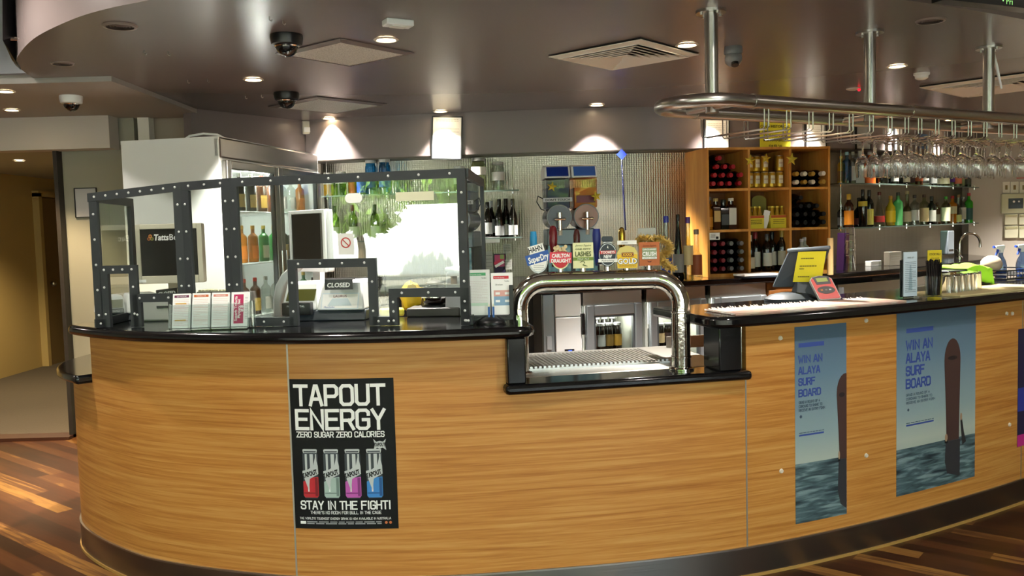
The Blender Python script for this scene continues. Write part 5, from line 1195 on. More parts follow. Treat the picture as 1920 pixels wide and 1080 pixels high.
hblue, hred, hbrown, hnavy = mat('handle_blue','#2489be',.35), mat('handle_red','#5c1016',.25), mat('handle_brown','#3a120c',.25), mat('handle_navy','#1d2a6e',.3)
brass = mat('polished_brass','#b8923c',.2,1)
def rotp(pts, a, cx=0, cy=0): return [(cx+(x-cx)*math.cos(a)-(y-cy)*math.sin(a), cy+(x-cx)*math.sin(a)+(y-cy)*math.cos(a)) for x, y in pts]
def b_hahn(t, f, w_, h, z0):
    a = .26; slabp('badge', ell(0,h*.42,w_*.42,h*.42), csil, t, z0)
    f.disc('badge_face', cw_, 0,h*.42,w_*.36,h*.36,1)
    f.poly('badge_band', cb, rotp([(-w_*.52,h*.36),(w_*.52,h*.36),(w_*.52,h*.72),(-w_*.52,h*.72)],a,0,h*.5),2)
    f.poly('badge_flag', cw_, rotp([(-w_*.3,h*.72),(w_*.38,h*.72),(w_*.38,h*1.0),(-w_*.3,h*1.0)],a,0,h*.5),2)
    f.text('lettering', ink, 'HAHN', w_*-.08, h*.77, h*.26, 3, bold=.02, width=w_*.6, rot=a); f.text('lettering', paper, 'SuperDry', w_*.05, h*.43, h*.3, 3, bold=.03, width=w_*.92, rot=a, shear=.15)
    f.lines('fine_print', mat('print_grey','#8a8c8e',.5), -w_*.2,w_*.25,h*.1,h*.3,3,.0015,2)
tap(988,1031,459,512,'beer tap with slanted blue-banded badge and tall light blue handle',(993,1007,434,hblue,'flat'),b_hahn)
def b_carl(t, f, w_, h, z0):
    slabp('badge', ell(0,h*.4,w_*.42,h*.4), ccream, t, z0); f.disc('badge_face', cr_, 0,h*.4,w_*.37,h*.35,1); f.rect('badge_face', mat('badge_darkred','#6a1418',.4), -w_*.32,h*.5,w_*.32,h*.66,2)
    f.poly('badge_band', mat('badge_pink','#d83a4a',.4), rotp([(-w_*.5,h*.24),(w_*.5,h*.24),(w_*.5,h*.64),(-w_*.5,h*.64)],-.04,0,h*.4),3)
    f.text('lettering', paper, 'CARLTON', .001, h*.45, h*.19, 4, bold=.04, width=w_*.82, shear=.1); f.text('lettering', paper, 'DRAUGHT', .001, h*.26, h*.19, 4, bold=.04, width=w_*.9, shear=.1)
    for k in range(5): f.disc('crest', mat('crest_gold','#cdb88a',.5), w_*(-.24+.12*k), h*(.8+.05*math.sin(k*2)), w_*.08, h*.07, 3)
    f.text('crest', mat('crest_gold','#cdb88a',.5), 'CUB', 0, h*.68, h*.14, 5, bold=.03, width=w_*.5, shear=.3)
tap(1031,1072,455,505,'beer tap with round red badge and dark red handle',(1029,1045,423,hred,'round'),b_carl)
def b_lash(t, f, w_, h, z0):
    slabp('badge', [(-w_/2,0),(w_/2,0),(w_/2,h),(-w_/2,h)], ccream, t, z0); f.rect('badge_band', cgrn, -w_/2,h*.31,w_/2,h*.43,1)
    dg = mat('print_green','#4a5a2a',.6)
    f.text('lettering', dg, 'James Squire', 0, h*.86, h*.11, 2, width=w_*.8, shear=.3); f.text('lettering', dg, 'ONE FIFTY', 0, h*.72, h*.09, 2, bold=.02, width=w_*.76); f.text('lettering', dg, 'LASHES', 0, h*.47, h*.27, 2, bold=.02, width=w_*.78); f.text('lettering', paper, 'PALE ALE', 0, h*.34, h*.08, 2, width=w_*.56)
    f.poly('badge_figure', dg, [(-w_*.16,h*.22),(.0,h*.28),(w_*.05,h*.2),(-w_*.05,h*.13),(w_*.2,h*.07),(w_*.2,h*.09),(w_*.0,h*.15),(w_*.09,h*.22),(.0,h*.3),(-w_*.17,h*.25)],2)
tap(1075,1113,455,503,'beer tap with square cream and green badge and dark brown handle',(1075,1088,430,hbrown,'round'),b_lash)
def b_too(t, f, w_, h, z0):
    slabp('badge', ell(0,h*.4,w_*.48,h*.4), cnavy, t, z0); slabp('badge_neck', [(-w_*.24,h*.72),(w_*.24,h*.72),(w_*.2,h*.84),(-w_*.2,h*.84)], csil, t, z0); slabp('badge_cap', [(-w_*.3,h*.86),(-w_*.22,h*.82),(w_*.22,h*.82),(w_*.3,h*.86),(w_*.3,h*.94),(w_*.22,h),(-w_*.22,h),(-w_*.3,h*.94)], cnavy, t, z0)
    f.disc('badge_outline', csil, 0,h*.4,w_*.45,h*.37,1); f.disc('badge_face', cnavy, 0,h*.4,w_*.42,h*.345,2)
    f.rect('badge_band', cr_, -w_*.42,h*.42,w_*.42,h*.53,3); f.text('lettering', paper, 'TOOHEYS', .0, h*.435, h*.12, 4, bold=.03, width=w_*.72); f.text('lettering', paper, 'NEW', 0, h*.285, h*.15, 4, bold=.04, width=w_*.44, shear=.1)
    f.rect('badge_strip', cw_, -w_*.5,h*.15,w_*.5,h*.26,3); f.text('lettering', ink, 'Refreshing', 0, h*.175, h*.08, 4, width=w_*.66, shear=.2); f.poly('badge_mark', cw_, [(-.003,h*.62),(.003,h*.6),(.001,h*.7)],3)
tap(1122,1158,443,500,'beer tap with dark bottle-shaped badge and large navy handle',(1111,1127,429,hnavy,'flat'),b_too)
def b_gold(t, f, w_, h, z0):
    k = [(-w_*.46,0),(w_*.46,0),(w_*.5,h*.06),(w_*.5,h*.55),(w_*.36,h*.74),(0,h*.82),(-w_*.36,h*.74),(-w_*.5,h*.55),(-w_*.5,h*.06)]
    slabp('badge', k, mat('badge_gold','#a8935a',.3,.7), t, z0); slabp('badge_top', [(-w_*.46,h*.86),(w_*.46,h*.86),(w_*.46,h),(-w_*.46,h)], cw_, t, z0)
    f.poly('badge_face', cyel, [(-w_*.46,.002),(w_*.46,.002),(w_*.48,h*.5),(-w_*.48,h*.5)],1); f.rect('badge_band', mat('badge_maroon','#7a2016',.4), -w_*.27,h*.42,w_*.3,h*.57,2)
    f.text('lettering', cyel, 'XXXX', .001, h*.445, h*.14, 3, bold=.04, width=w_*.5); f.text('lettering_shadow', ink, 'GOLD', .0008, h*.16, h*.28, 2, bold=.06, width=w_*.98); f.text('lettering', paper, 'GOLD', 0, h*.165, h*.27, 3, bold=.03, width=w_*.92)
    f.text('lettering', ink, 'XXXX', -w_*.12, h*.9, h*.07, 3, width=w_*.3); f.lines('fine_print', mat('print_gold','#8a6a10',.5), -w_*.4,w_*.4,h*.03,h*.13,2,.0018,2)
tap(1157,1196,451,503,'beer tap with yellow rounded badge and brass knob handle',(1160,1173,426,brass,'round'),b_gold)
def b_or(t, f, w_, h, z0):
    slabp('badge', [(-w_/2,0),(w_/2,0),(w_/2,h),(-w_/2,h)], cor, t, z0); f.text('lettering', mat('print_brown','#6a2a10',.6), 'James Squire', 0, h*.82, h*.11, 2, width=w_*.66, shear=.3)
    f.rect('badge_panel', mat('badge_sage','#8a9a78',.5), -w_*.36,h*.27,w_*.36,h*.76,1); f.text('lettering', paper, 'ORCHARD', 0, h*.66, h*.09, 2, bold=.02, width=w_*.66); f.text('lettering', paper, 'CRUSH', 0, h*.42, h*.24, 2, bold=.03, width=w_*.7); f.rect('badge_strip', cw_, -w_*.36,h*.29,w_*.36,h*.37,2); f.text('lettering', ink, 'APPLE CIDER', 0, h*.31, h*.05, 3, width=w_*.6)
    f.poly('badge_leaf', mat('print_brown','#6a2a10',.6), [(-w_*.14,h*.22),(0,h*.18),(w_*.14,h*.22),(w_*.05,h*.14),(-w_*.05,h*.14)],2)
tap(1199,1237,454,498,'beer tap with square orange badge at the tower\'s right bend',None,b_or)
# small steel sign on legs and the gold tinsel
P = ay(1213,449,ty+.14); t = thing('wire_sign','blank grey plate on two wire legs behind the orange tap badge','sign',(P.x,P.y,P.z))
pw = .081; ph = .032; z1 = ay(1213,441,ty+.14).z-P.z
obj('plate', MB().box((0,0,z1+ph/2),(pw,.003,ph)), mat('plate_grey','#9a9c94',.5), t, bevel=.004)
m = MB()
for x in (-.02,.02): m.tube([(x,0,z1+.004),(x,0,0),(x,.0,TT-P.z-.01)],.002,6)
m.cyl((-.03,0,0),(.03,0,0),.002,n=6); obj('wire_legs', m, steel, t)
P = ay(1240,470,ty+.06); rn = random.Random(11); m = MB()
path = [ay(1197,452,ty+.07),ay(1207,446,ty+.06),ay(1222,450,ty+.07),ay(1236,447,ty+.06),ay(1250,455,ty+.05),ay(1256,466,ty+.05),ay(1246,476,ty+.05),ay(1240,486,ty+.05),ay(1248,495,ty+.04),ay(1262,504,ty+.03)]
for p in spline([tuple(x) for x in path], 10):
    for k in range(14):
        d = Vector((rn.gauss(0,1),rn.gauss(0,1),rn.gauss(0,1))).normalized(); b = d.orthogonal()*.0035; e = p+d*rn.uniform(.01,.026)
        m.add([p-b,p+b,e+b*.6,e-b*.6],[(0,1,2,3)])
o = obj('tinsel_garland', m, mat('gold_tinsel','#f0dc98',.22,.75), smooth=0, recalc=False); tag(o,'shiny gold tinsel garland draped over the tower behind the orange badge','tinsel'); o['kind'] = 'stuff'
# ---------------------------------------------------------------- slush machine pair
SM = ay(1075,531,6.12); SMR = .06; sm = thing('slush_machine','twin-tank slush drink machine with blue lids on the back worktop','slush machine',(SM.x,6.12,BZ),SMR)
px_m = 6.12/F
obj('base', MB().box((0,.17,.14),(.37,.36,.28)), mat('machine_dark','#2a2f34',.4), sm, bevel=.01)
obj('drip_shelf', MB().box((0,-.05,.012),(.36,.12,.024)), blackp, sm, bevel=.004)
imgm = mat('ice_picture','#7ab2c4',.35); q = N(imgm); vz = q.n('ShaderNodeTexVoronoi', {0:q.n('ShaderNodeTexCoord').outputs['Object'], 'Scale':22.0}).outputs[0]; q.l(q.ramp(vz, [(.0,'#d6ecf0'),(.35,'#86bccc'),(.8,'#3f7e98')]), q.b.inputs['Base Color'])
obj('neck', MB().box((0,.2,.33),(.34,.26,.12)), mat('machine_mid','#6b747c',.35,.4), sm, bevel=.01)
for k, (x, liq, lidm) in enumerate(((-.094,'#5c5f74','#16318a'),(.094,'#a07468','#3f66b8'))):
    obj('front_picture', MB().box((x,-.012,.175),(.155,.006,.2)), imgm, sm)
    lm = mat('slush_'+liq.strip('#'), liq, .25)
    cyl_ = obj('tank', MB().cyl((x,-.05,.47),(x,.3,.47),.083,n=32), lm, sm); 
    obj('tank_rim', MB().tube([(x+.084*math.cos(a),-.05,.47+.084*math.sin(a)) for a in [2*PI*i/32 for i in range(32)]],.004,8,closed=True), mat('rim_clear','#9aa0a8',.2), cyl_)
    obj('hopper', MB().box((x,.12,.635),(.165,.3,.21)), thin('hopper_'+str(k), '#b8bcc8' if k == 0 else '#f0d0b4', .8), sm, bevel=.012)
    obj('hopper_contents', MB().box((x,.12,.6),(.15,.28,.14)), mat('hop_'+str(k), '#7a80a0' if k == 0 else '#cf8a66', .4), sm)
    lid = obj('lid', MB().prism([(-.02,.74),(.28,.74),(.28,.8),(.14,.835),(.02,.82)], x-.09, x+.09, lambda a,b,c:(c,a,b)), mat('lid_grey','#e6e8ea',.3), sm, bevel=.006)
    v = [(x-.075,-.016,.752),(x+.075,-.016,.752),(x+.075,.014,.815),(x-.075,.014,.815)]; n_ = Vector((0,-.9,.43))*.004
    obj('lid_window', MB().add([Vector(p)+n_ for p in v]+[Vector(p)-n_ for p in v],[(0,1,2,3),(7,6,5,4),(0,4,5,1),(1,5,6,2),(2,6,7,3),(3,7,4,0)]), mat('lid_blue_'+str(k), lidm, .2), lid)
    tp = obj('tap', MB().cyl((x,-.05,.45),(x,-.1,.45),.013,n=12).cyl((x,-.095,.50),(x,-.095,.38),.015,.012,n=14), chrome, sm)
    obj('tap_spout', MB().cyl((x,-.095,.38),(x,-.095,.345),.014,n=12), mat('spout_pale','#b8b4a8',.4), tp); obj('tap_lever', MB().cyl((x-.03,-.11,.455),(x+.03,-.11,.455),.008,n=10).ball((x-.03,-.11,.455),.011).ball((x+.03,-.11,.455),.011), chrome, tp)
bn = Flat(frame3((0,-.035,.59),(1,0,0),(0,0,1)),.001)
bn.rect('banner', mat('banner_dark','#b9bcc8',.4), -.2,-.014,0,.014,1); bn.text('banner_lettering', ink, 'DON\'T TOUCH', -.1, -.008, .02, 2, width=.17, bold=.02); bn.rect('maroon_label', mat('maroon_label','#6a1428',.4), .03,-.025,.16,.025,1); bn.build(sm)
obj('side_cable', MB().tube([(-.19,.05,.6),(-.23,.03,.62),(-.24,.02,.58),(-.21,.03,.53),(-.185,.05,.52)],.004,6), blackp, sm)
star(ay(1035,350,6.03), .036, 'gold star ornament on the slush machine\'s left tank', 0, .2); star(ay(1118,368,6.03), .038, 'gold star ornament on the slush machine\'s right tank', 0, -.2)
# blue ornament on a bead string
P = ay(1165,290,7.1); t = thing('hanging_ornament','blue diamond tag on a long dark blue bead string hanging from the bulkhead','ornament',(P.x,7.08,P.z))
blue = mat('ornament_blue','#16257e',.35); e = ay(1170,430,7.1)
obj('diamond', MB().prism([(0,-.042),(.042,0),(0,.042),(-.042,0)],-.004,.004,lambda a,b,c:(a,c,b)), blue, t); obj('loop', MB().cyl((0,0,.04),(0,.03,2.118-P.z),.002,n=6), steel, t)
m = MB()
for k in range(46): m.ball((.02*k/45,0,-.05-(P.z-e.z-.05)*k/45), .0075, 8, 5)
obj('bead_string', m, mat('bead_blue','#0b1238',.3), t)
# ---------------------------------------------------------------- framed certificates and signs on the bulkhead
def wall_sheet(px0, py0, px1, py1, label, cat, name, frame=True, sheet=paper, tilt=0, off=.012, printfn=None, group=None):
    s_ = BK.s_of((px0+px1)/2,250,2.3,off); x, y = BK.at(s_,off); a, b = BK.at(s_-.05,off), BK.at(s_+.05,off); rz = math.atan2(b[1]-a[1],b[0]-a[0])
    w_ = (px1-px0)/F*y/math.cos(abs(rz))*1.0; z1, z0 = ay((px0+px1)/2,py0,y).z, ay((px0+px1)/2,py1,y).z; h = z1-z0
    t = thing(name, label, cat, (x,y,(z0+z1)/2), rz, group); t.rotation_euler = (0,tilt,rz)
    obj('sheet', MB().box((0,0,0),(w_-.01,.004,h-.01)), sheet, t)
    if frame: b = .009; obj('frame', MB().box((-w_/2,0,0),(b,.016,h+b)).box((w_/2,0,0),(b,.016,h+b)).box((0,0,h/2),(w_-b,.016,b)).box((0,0,-h/2),(w_-b,.016,b)), blackp, t)
    f = Flat(frame3((0,-.002,0),(1,0,0),(0,0,1)))
    if printfn: printfn(f, w_, h); f.build(t)
    return t
pale_ink = mat('faint_print','#b8b4aa',.7)
def p_cert(f, w_, h): f.lines('fine_print', pale_ink, -w_*.38,w_*.38,h*.38,h*.46,2,.004); f.rect('seal', mat('seal_grey','#8a8a84',.6), -w_*.38,-h*.42,-w_*.2,-h*.32); f.lines('fine_print', pale_ink, -w_*.2,w_*.4,-h*.1,h*.25,5,.003,seed=3)
wall_sheet(810,219,865,298,'tilted white certificate in a thin black frame on the bulkhead','certificate','framed_certificate',True,paper,.055,.012,p_cert)
def p_cert2(f, w_, h): f.rect('seal', mat('seal_grey','#8a8a84',.6), -w_*.36,-h*.38,-w_*.18,-h*.26); f.lines('fine_print', pale_ink, -w_*.35,w_*.35,.0,h*.4,6,.003,seed=5)
wall_sheet(1320,224,1368,283,'white certificate above the wine cabinet\'s left column','certificate','wall_certificate',True,paper,.02,.014,p_cert2)
wall_sheet(1508,222,1551,283,'white certificate above the wine cabinet\'s right column','certificate','wall_certificate',True,paper,-.01,.014,p_cert2)
wall_sheet(1601,226,1637,280,'grey framed certificate just right of the wine cabinet','certificate','wall_certificate',True,mat('grey_sheet','#b4b4b0',.6),0,.014,p_cert2)
def p_yel(f, w_, h):
    f.text('lettering', ink, 'COLD HISTORICAL', 0, h*.07, h*.09, width=w_*.94, bold=.02); f.text('lettering', ink, 'LIMITED EDITION', 0, -h*.05, h*.075, width=w_*.82); f.text('lettering', ink, 'XX GOLD CANS', 0, -h*.15, h*.08, width=w_*.76, bold=.02); f.text('lettering', ink, 'MEMORABILIA', 0, -h*.25, h*.08, width=w_*.74, bold=.02); f.text('lettering', ink, '$5.00 PER CAN', 0, -h*.4, h*.1, width=w_*.42, bold=.02)
wall_sheet(1421,205,1485,285,'yellow printed sign above the wine cabinet\'s middle column','sign','paper_sign',False,yel2,0,.012,p_yel)
wall_sheet(1672,238,1696,282,'narrow white sheet on the bulkhead behind the hanging glasses','sheet','wall_sheet',True,paper,0,.012)
wall_sheet(1716,250,1746,280,'blue card on the bulkhead behind the hanging glasses','card','wall_card',False,mat('card_blue','#2a5a8a',.5),0,.012)
wall_sheet(1780,240,1796,282,'slim white sheet on the bulkhead toward its right end','sheet','wall_sheet',True,paper,0,.012)
# leaflets taped on the pressed metal
def metal_sheet(px0,py0,px1,py1,label,m_,cat='notice',fn=None,name='wall_notice'):
    y = 7.36; a, b = ay(px0,py0,y), ay(px1,py1,y); t = thing(name,label,cat,((a.x+b.x)/2,y,(a.z+b.z)/2)); w_, h = abs(b.x-a.x), abs(a.z-b.z)
    obj('sheet', MB().box((0,0,0),(w_,.003,h)), m_, t); f = Flat(frame3((0,-.0015,0),(1,0,0),(0,0,1)))
    if fn: fn(f,w_,h); f.build(t)
def p_pink(f, w_, h): f.rect('print', mat('pr_pink','#b04a74',.5), -w_*.45,-h*.1,w_*.45,h*.45,1); f.poly('print', paper, rotp([(-w_*.45,-h*.04),(w_*.45,-h*.04),(w_*.45,h*.08),(-w_*.45,h*.08)],.5),2); f.poly('print', mat('pr_red','#c83a5a',.5), rotp([(-w_*.4,h*.1),(w_*.45,h*.1),(w_*.45,h*.22),(-w_*.4,h*.22)],.5),2); f.rect('print_green', mat('pr_green','#8aa060',.5), w_*.05,h*.25,w_*.4,h*.46,3)
metal_sheet(926,476,948,516,'small dark purple card with pink slanted print on the metal back wall', mat('card_purple','#2a2140',.5),'card',p_pink,'wall_card')
g_ = mat('notice_silver','#a8aaa4',.5)
def p_gr(f, w_, h): f.lines('fine_print', mat('pr_dark','#6a6c68',.6), -w_*.4,w_*.4,-h*.4,h*.4,5,.004)
metal_sheet(943,458,959,475,'small grey square notice under the lower left glass shelf',g_,'notice',p_gr); metal_sheet(944,487,960,505,'small grey square notice beside the dark purple card',g_,'notice',p_gr); metal_sheet(908,472,925,513,'pale grey notice left of the dark purple card',g_,'notice',p_gr)
s_ = ay(922,450,7.15); t = thing('shelf_label','white rounded label hanging under the lower left glass shelf','label',(s_.x,7.17,s_.z)); obj('tag', MB().box((0,0,0),(.13,.003,.045)), paper, t, bevel=.001)
# ---------------------------------------------------------------- right wall fittings
wd = Vector((2.8,-.52,0)).normalized(); wn = Vector((wd.y,-wd.x,0)); W0 = Vector((5.0,9.62,0))
def rwall(px, py):
    d = ray(px,py); o = Vector((0,0,EYE)); n = Vector((-wd.y,wd.x,0)); t = (W0-o).dot(n)/d.dot(n); return o+d*t
wz = math.atan2(wd.y,wd.x)
def rbox(px0,py0,px1,py1,th,label,name,cat,m_,group=None):
    a, b = rwall(px0,py0), rwall(px1,py1); c = (a+b)/2; w_ = (b-a).dot(wd); h = abs(a.z-b.z)
    t = thing(name,label,cat,c+wn*.001,wz,group); obj('body', MB().box((0,-th/2,0),(w_,th,h)), m_, t, bevel=.004); return t, w_, h, th
cream2 = mat('switch_cream','#e6e4d4',.4); dk = mat('switch_dark','#8a7a4a',.5); pan = mat('panel_cream','#d0d2b2',.45)
for k, (a, b) in enumerate(((1879,1893),(1894,1909),(1911,1926))):
    t, w_, h, th = rbox(a,341,b,362,.012,['left','middle','right'][k]+' white light switch above the control panel on the right wall','light_switch','switch',cream2,'switches on the right wall'); obj('rocker', MB().box((0,-.014,0),(w_*.3,.008,h*.4)), dk, t, bevel=.001)
t, w_, h, th = rbox(1876,364,1935,399,.04,'cream control panel with grey display on the right wall','control_panel','control panel',pan); obj('display', MB().box((-w_*.06,-.042,0),(w_*.46,.004,h*.52)), mat('display_grey','#54606a',.25), t)
f = Flat(frame3((-w_*.06,-.0445,0),(1,0,0),(0,0,1))); f.disc('display_digits', paper, -.02,.02,.012); f.disc('display_digits', paper, .03,.02,.01); f.build(t)
for k, (a, b, c, d) in enumerate(((1882,402,1906,421),(1909,402,1934,421),(1882,424,1907,446),(1909,424,1935,446))):
    t, w_, h, th = rbox(a,b,c,d,.03,['upper left','upper right','lower left','lower right'][k]+' cream wall box under the control panel','wall_box','control box',mat('box_cream','#dad8bc',.45),'wall boxes'); obj('cover', MB().box((0,-.033,h*.36),(w_*.9,.006,h*.18)), mat('box_cover','#b8b48c',.5), t)
a = rwall(1915,331); t = thing('red_label','small red label on the right wall above the switches','label',a+wn*.004,wz); obj('strip', MB().box((0,0,0),(.1,.004,.04)), mat('label_red','#c83a2a',.5), t)
# ---------------------------------------------------------------- things on the right worktop
Z = TOP+.001
def rpos(px, py, back=.0):               # point of the right worktop's top under a picture point
    g = az(px,py,TOP); return Vector((g.x*(g.y+back)/g.y,g.y+back,Z))
# bar mats: long towelling runners along the front edge
def bar_mat(px0, px1, label, m_, o0, o1, fringe):
    a, b = CT.s_of(px0,580,1.1,.0), CT.s_of(px1,560,1.1,.0); t = thing('bar_mat', label, 'bar mat', (0,0,0))
    P = CT.path(a,b,.04); obj('cloth', MB().sweep(P, [(o0,TOP+.0005),(o0,TOP+.008),(o1,TOP+.008),(o1,TOP+.0005)]), m_, t, smooth=50)
    rn = random.Random(3); m = MB(); L_ = b-a
    for k in range(int(L_/.008)):
        s_ = a+.008*k; x, y = CT.at(s_,o1); x2, y2 = CT.at(s_+rn.uniform(-.004,.004), o1-rn.uniform(.01,.022)); z = rn.uniform(.004,.014)
        m.tube([(x,y,TOP+.005),(x2,y2,TOP+z)],.0018,4)
    for k in range(40):
        o_ = o1+(o0-o1)*k/40; x, y = CT.at(a,o_); x2, y2 = CT.at(a-rn.uniform(.008,.018),o_); m.tube([(x,y,TOP+.005),(x2,y2,TOP+rn.uniform(.003,.01))],.0018,4)
    if fringe: o = obj('fringe', m, mat('fringe_pale','#d8d0c8',.9), t, smooth=0); o['kind'] = 'stuff'
    return t
pm = mat('towelling_pink','#d2aa98',.95); q = N(pm); co = q.n('ShaderNodeTexCoord').outputs['Object']
n1 = q.n('ShaderNodeTexNoise', {0:co, 'Scale':7.0}).outputs[0]; q.l(q.ramp(n1, [(.35,'#e2d6cc'),(.5,'#d4a898'),(.65,'#cfc0a8')]), q.b.inputs['Base Color']); q.bump(q.n('ShaderNodeTexNoise', {0:co, 'Scale':420.0}).outputs[0], .6, .01)
bar_mat(1372,1690,'long pale pink towelling bar mat with fringed edge on the right worktop', pm, .03, -.2, True)
cmm = mat('towelling_cream','#c9b98a',.95); bar_mat(1790,1960,'cream bar mat at the far right of the right worktop', cmm, .03, -.25, False)
# point-of-sale terminal seen from behind
P = rpos(1500,572,.2); PS = thing('pos_terminal','dark grey tilted sales terminal seen from behind, yellow paper taped to it','sales terminal',P,.0)
obj('base', MB().lathe([(.115,0),(.115,.012),(.09,.03),(.045,.04),(1e-5,.04)],30,o=(-.03,.04,0),m=Matrix.Diagonal((1.1,.8,1,1)),cap=False), mat('base_slate','#2b3238',.5), PS)
obj('neck', MB().add([(-.02,.0,.012),(.12,.0,.012),(.12,.09,.012),(-.02,.09,.012),(.005,.04,.12),(.1,.04,.12),(.1,.085,.12),(.005,.085,.12)],[(3,2,1,0),(4,5,6,7),(0,1,5,4),(1,2,6,5),(2,3,7,6),(3,0,4,7)]), mat('neck_grey','#4a535b',.5), PS, bevel=.006)
def PSl(px, py, y): w_ = ay(px,py,y); return Vector((w_.x-P.x, y-P.y, w_.z-P.z))
yb = P.y
hd = [PSl(1447,540,yb+.12), PSl(1530,540,yb+.03), PSl(1556,467,yb-.09), PSl(1479,471,yb+.02)]
nv = (hd[1]-hd[0]).cross(hd[3]-hd[0]).normalized()
if nv.y > 0: nv = -nv
obj('screen_back', MB().add(hd+[p-nv*.05 for p in hd],[(0,1,2,3),(7,6,5,4),(0,4,5,1),(1,5,6,2),(2,6,7,3),(3,7,4,0)]), darkgrey, PS, bevel=.01, smooth=0)
top = [PSl(1477,470,yb+.02), PSl(1556,464,yb-.1)]
obj('visor', MB().tube([top[0],top[1]],.009,8), mat('visor_grey','#5a646d',.4), PS)
obj('display', MB().add([p-nv*.052 for p in [hd[0]*.9+hd[2]*.1, hd[1]*.9+hd[3]*.1, hd[2]*.9+hd[0]*.1, hd[3]*.9+hd[1]*.1]],[(3,2,1,0)]), blackp, PS, smooth=0, recalc=False)
pp = [PSl(1487,527,yb+.045)+nv*.006, PSl(1541,526,yb+.0)+nv*.012, PSl(1550,469,yb-.085)+nv*.006, PSl(1497,471,yb-.01)+nv*.004]
YP = thing('yellow_note','yellow printed paper taped on the back of the sales terminal','paper',P,0)
gn = 8; m = MB(); v = []
for j in range(gn+1):
    for i in range(gn+1):
        u, vv = i/gn, j/gn; a = pp[0].lerp(pp[1],u).lerp(pp[3].lerp(pp[2],u),vv); v.append(a+nv*(.006+.008*math.sin(PI*(1-vv))*1.0))
m.add(v,[(j*(gn+1)+i,j*(gn+1)+i+1,(j+1)*(gn+1)+i+1,(j+1)*(gn+1)+i) for j in range(gn) for i in range(gn)]); obj('sheet', m, yel2, YP, smooth=60)
f = Flat(lambda u,vv,h: pp[0].lerp(pp[1],u).lerp(pp[3].lerp(pp[2],u),vv)+nv*(.0085+.008*math.sin(PI*(1-vv))+h))
for (u0,u1,v_) in ((.15,.6,.8),(.15,.75,.56),(.15,.32,.47),(.15,.55,.2)): f.lines('print', mat('print_olive','#6a6420',.7), u0,u1,v_-.018,v_+.018,1,.035,1,seed=int(v_*100))
f.build(YP)
obj('cable', MB().tube([(-.02,.0,.04),(.06,-.03,.012),(.12,.0,.008),(.18,.03,.006)],.005,6), blackp, PS)
# red payment device
P = rpos(1548,567,.02); PD = thing('payment_device','red leaning payment card reader with round black keypad on the pink bar mat','card reader',Vector((P.x,P.y,Z+.009)),.0)
A_, B_ = ay(1518,519,P.y+.03), ay(1560,568,P.y); wv = .105
ux = Vector((.098,-.01,.006)); b0 = ay(1537,569,P.y-.01); b0.z = Z+.01; t0 = ay(1515,520,P.y+.05)
uz = t0-b0
org = Vector((P.x,P.y,Z+.009)); u_ = ux.normalized(); v_ = (uz-u_*uz.dot(u_)).normalized(); n_ = u_.cross(v_); HL = uz.length; WL = .1
M3 = Matrix((u_,v_,n_)).transposed()
def dev(a, b, h): return (b0-org)+u_*(a+ (uz.dot(u_))*b/HL)+v_*b+n_*h
def sk(pts, h0, h1): n = len(pts); vv = [dev(a,b,h0) for a,b in pts]+[dev(a,b,h1) for a,b in pts]; return MB().add(vv,[tuple(range(n))[::-1],tuple(range(n,2*n))]+[(i,(i+1)%n,n+(i+1)%n,n+i) for i in range(n)])
out = [(.0,.004),(.01,0),(WL-.01,0),(WL,.004),(WL,HL-.02),(WL*.85,HL-.006),(WL*.5,HL),(WL*.15,HL-.006),(0,HL-.02)]
obj('casing', sk(out,-.022,0), mat('device_grey','#c0c0bc',.4), PD, smooth=0); obj('red_face', sk([(WL*.5+(a-WL*.5)*.93, HL*.5+(b-HL*.5)*.96) for a,b in out],0,.002), mat('device_red','#c9352c',.35), PD, smooth=0)
obj('screen_surround', sk([(WL*.2,HL*.62),(WL*.86,HL*.62),(WL*.9,HL*.93),(WL*.5,HL*.97),(WL*.16,HL*.93)],.002,.0035), blackp, PD, smooth=0)
obj('display', sk([(WL*.28,HL*.72),(WL*.78,HL*.72),(WL*.78,HL*.88),(WL*.28,HL*.88)],.0035,.0042), mat('lcd_olive','#8a9a28',.3), PD, smooth=0)
obj('keypad', sk([(WL*.5+WL*.4*math.cos(2*PI*k/24),HL*.38+HL*.155*math.sin(2*PI*k/24)) for k in range(24)],.002,.0035), mat('keypad_dark','#2c2826',.4), PD, smooth=0)
for x, c in ((.3,'#c87a3a'),(.5,'#7a6a60'),(.68,'#c8c8c4')): obj('key', sk([(WL*(x-.05),HL*.36),(WL*(x+.05),HL*.36),(WL*(x+.05),HL*.41),(WL*(x-.05),HL*.41)],.0035,.0045), mat('key_'+c.strip('#'),c,.5), PD, smooth=0)
# menu holder, yellow card, straws, tumblers
P = rpos(1706,561,.05); t = thing('menu_holder','upright clear holder with a pale blue printed menu on the right worktop','menu holder',P,.35)
mh = ay(1706,472,P.y).z-P.z; mw = .082
obj('holder', MB().box((0,.004,mh/2+.006),(mw+.006,.006,mh)).box((0,.0,.003),(mw+.01,.06,.006)), thin('menu_acrylic','#f0f4f4',1.4), t); sh = obj('menu', MB().box((0,-.002,mh/2+.004),(mw,.002,mh-.01)), mat('menu_blue','#c3d3e0',.6), t)
f = Flat(frame3((0,-.003,.004),(1,0,0),(0,0,1))); f.text('menu_lettering', ink, 'WINE LIST', 0, mh*.84,.01,2,width=.04); f.lines('menu_print', mat('menu_ink','#5a6672',.7), -mw*.4,mw*.4,mh*.1,mh*.78,17,.0022,2,seed=2); f.poly('menu_art', mat('menu_art','#9ab0c0',.7), [(-.012,mh*.15),(.012,mh*.15),(.004,mh*.7),(-.004,mh*.7)],1); f.build(t)
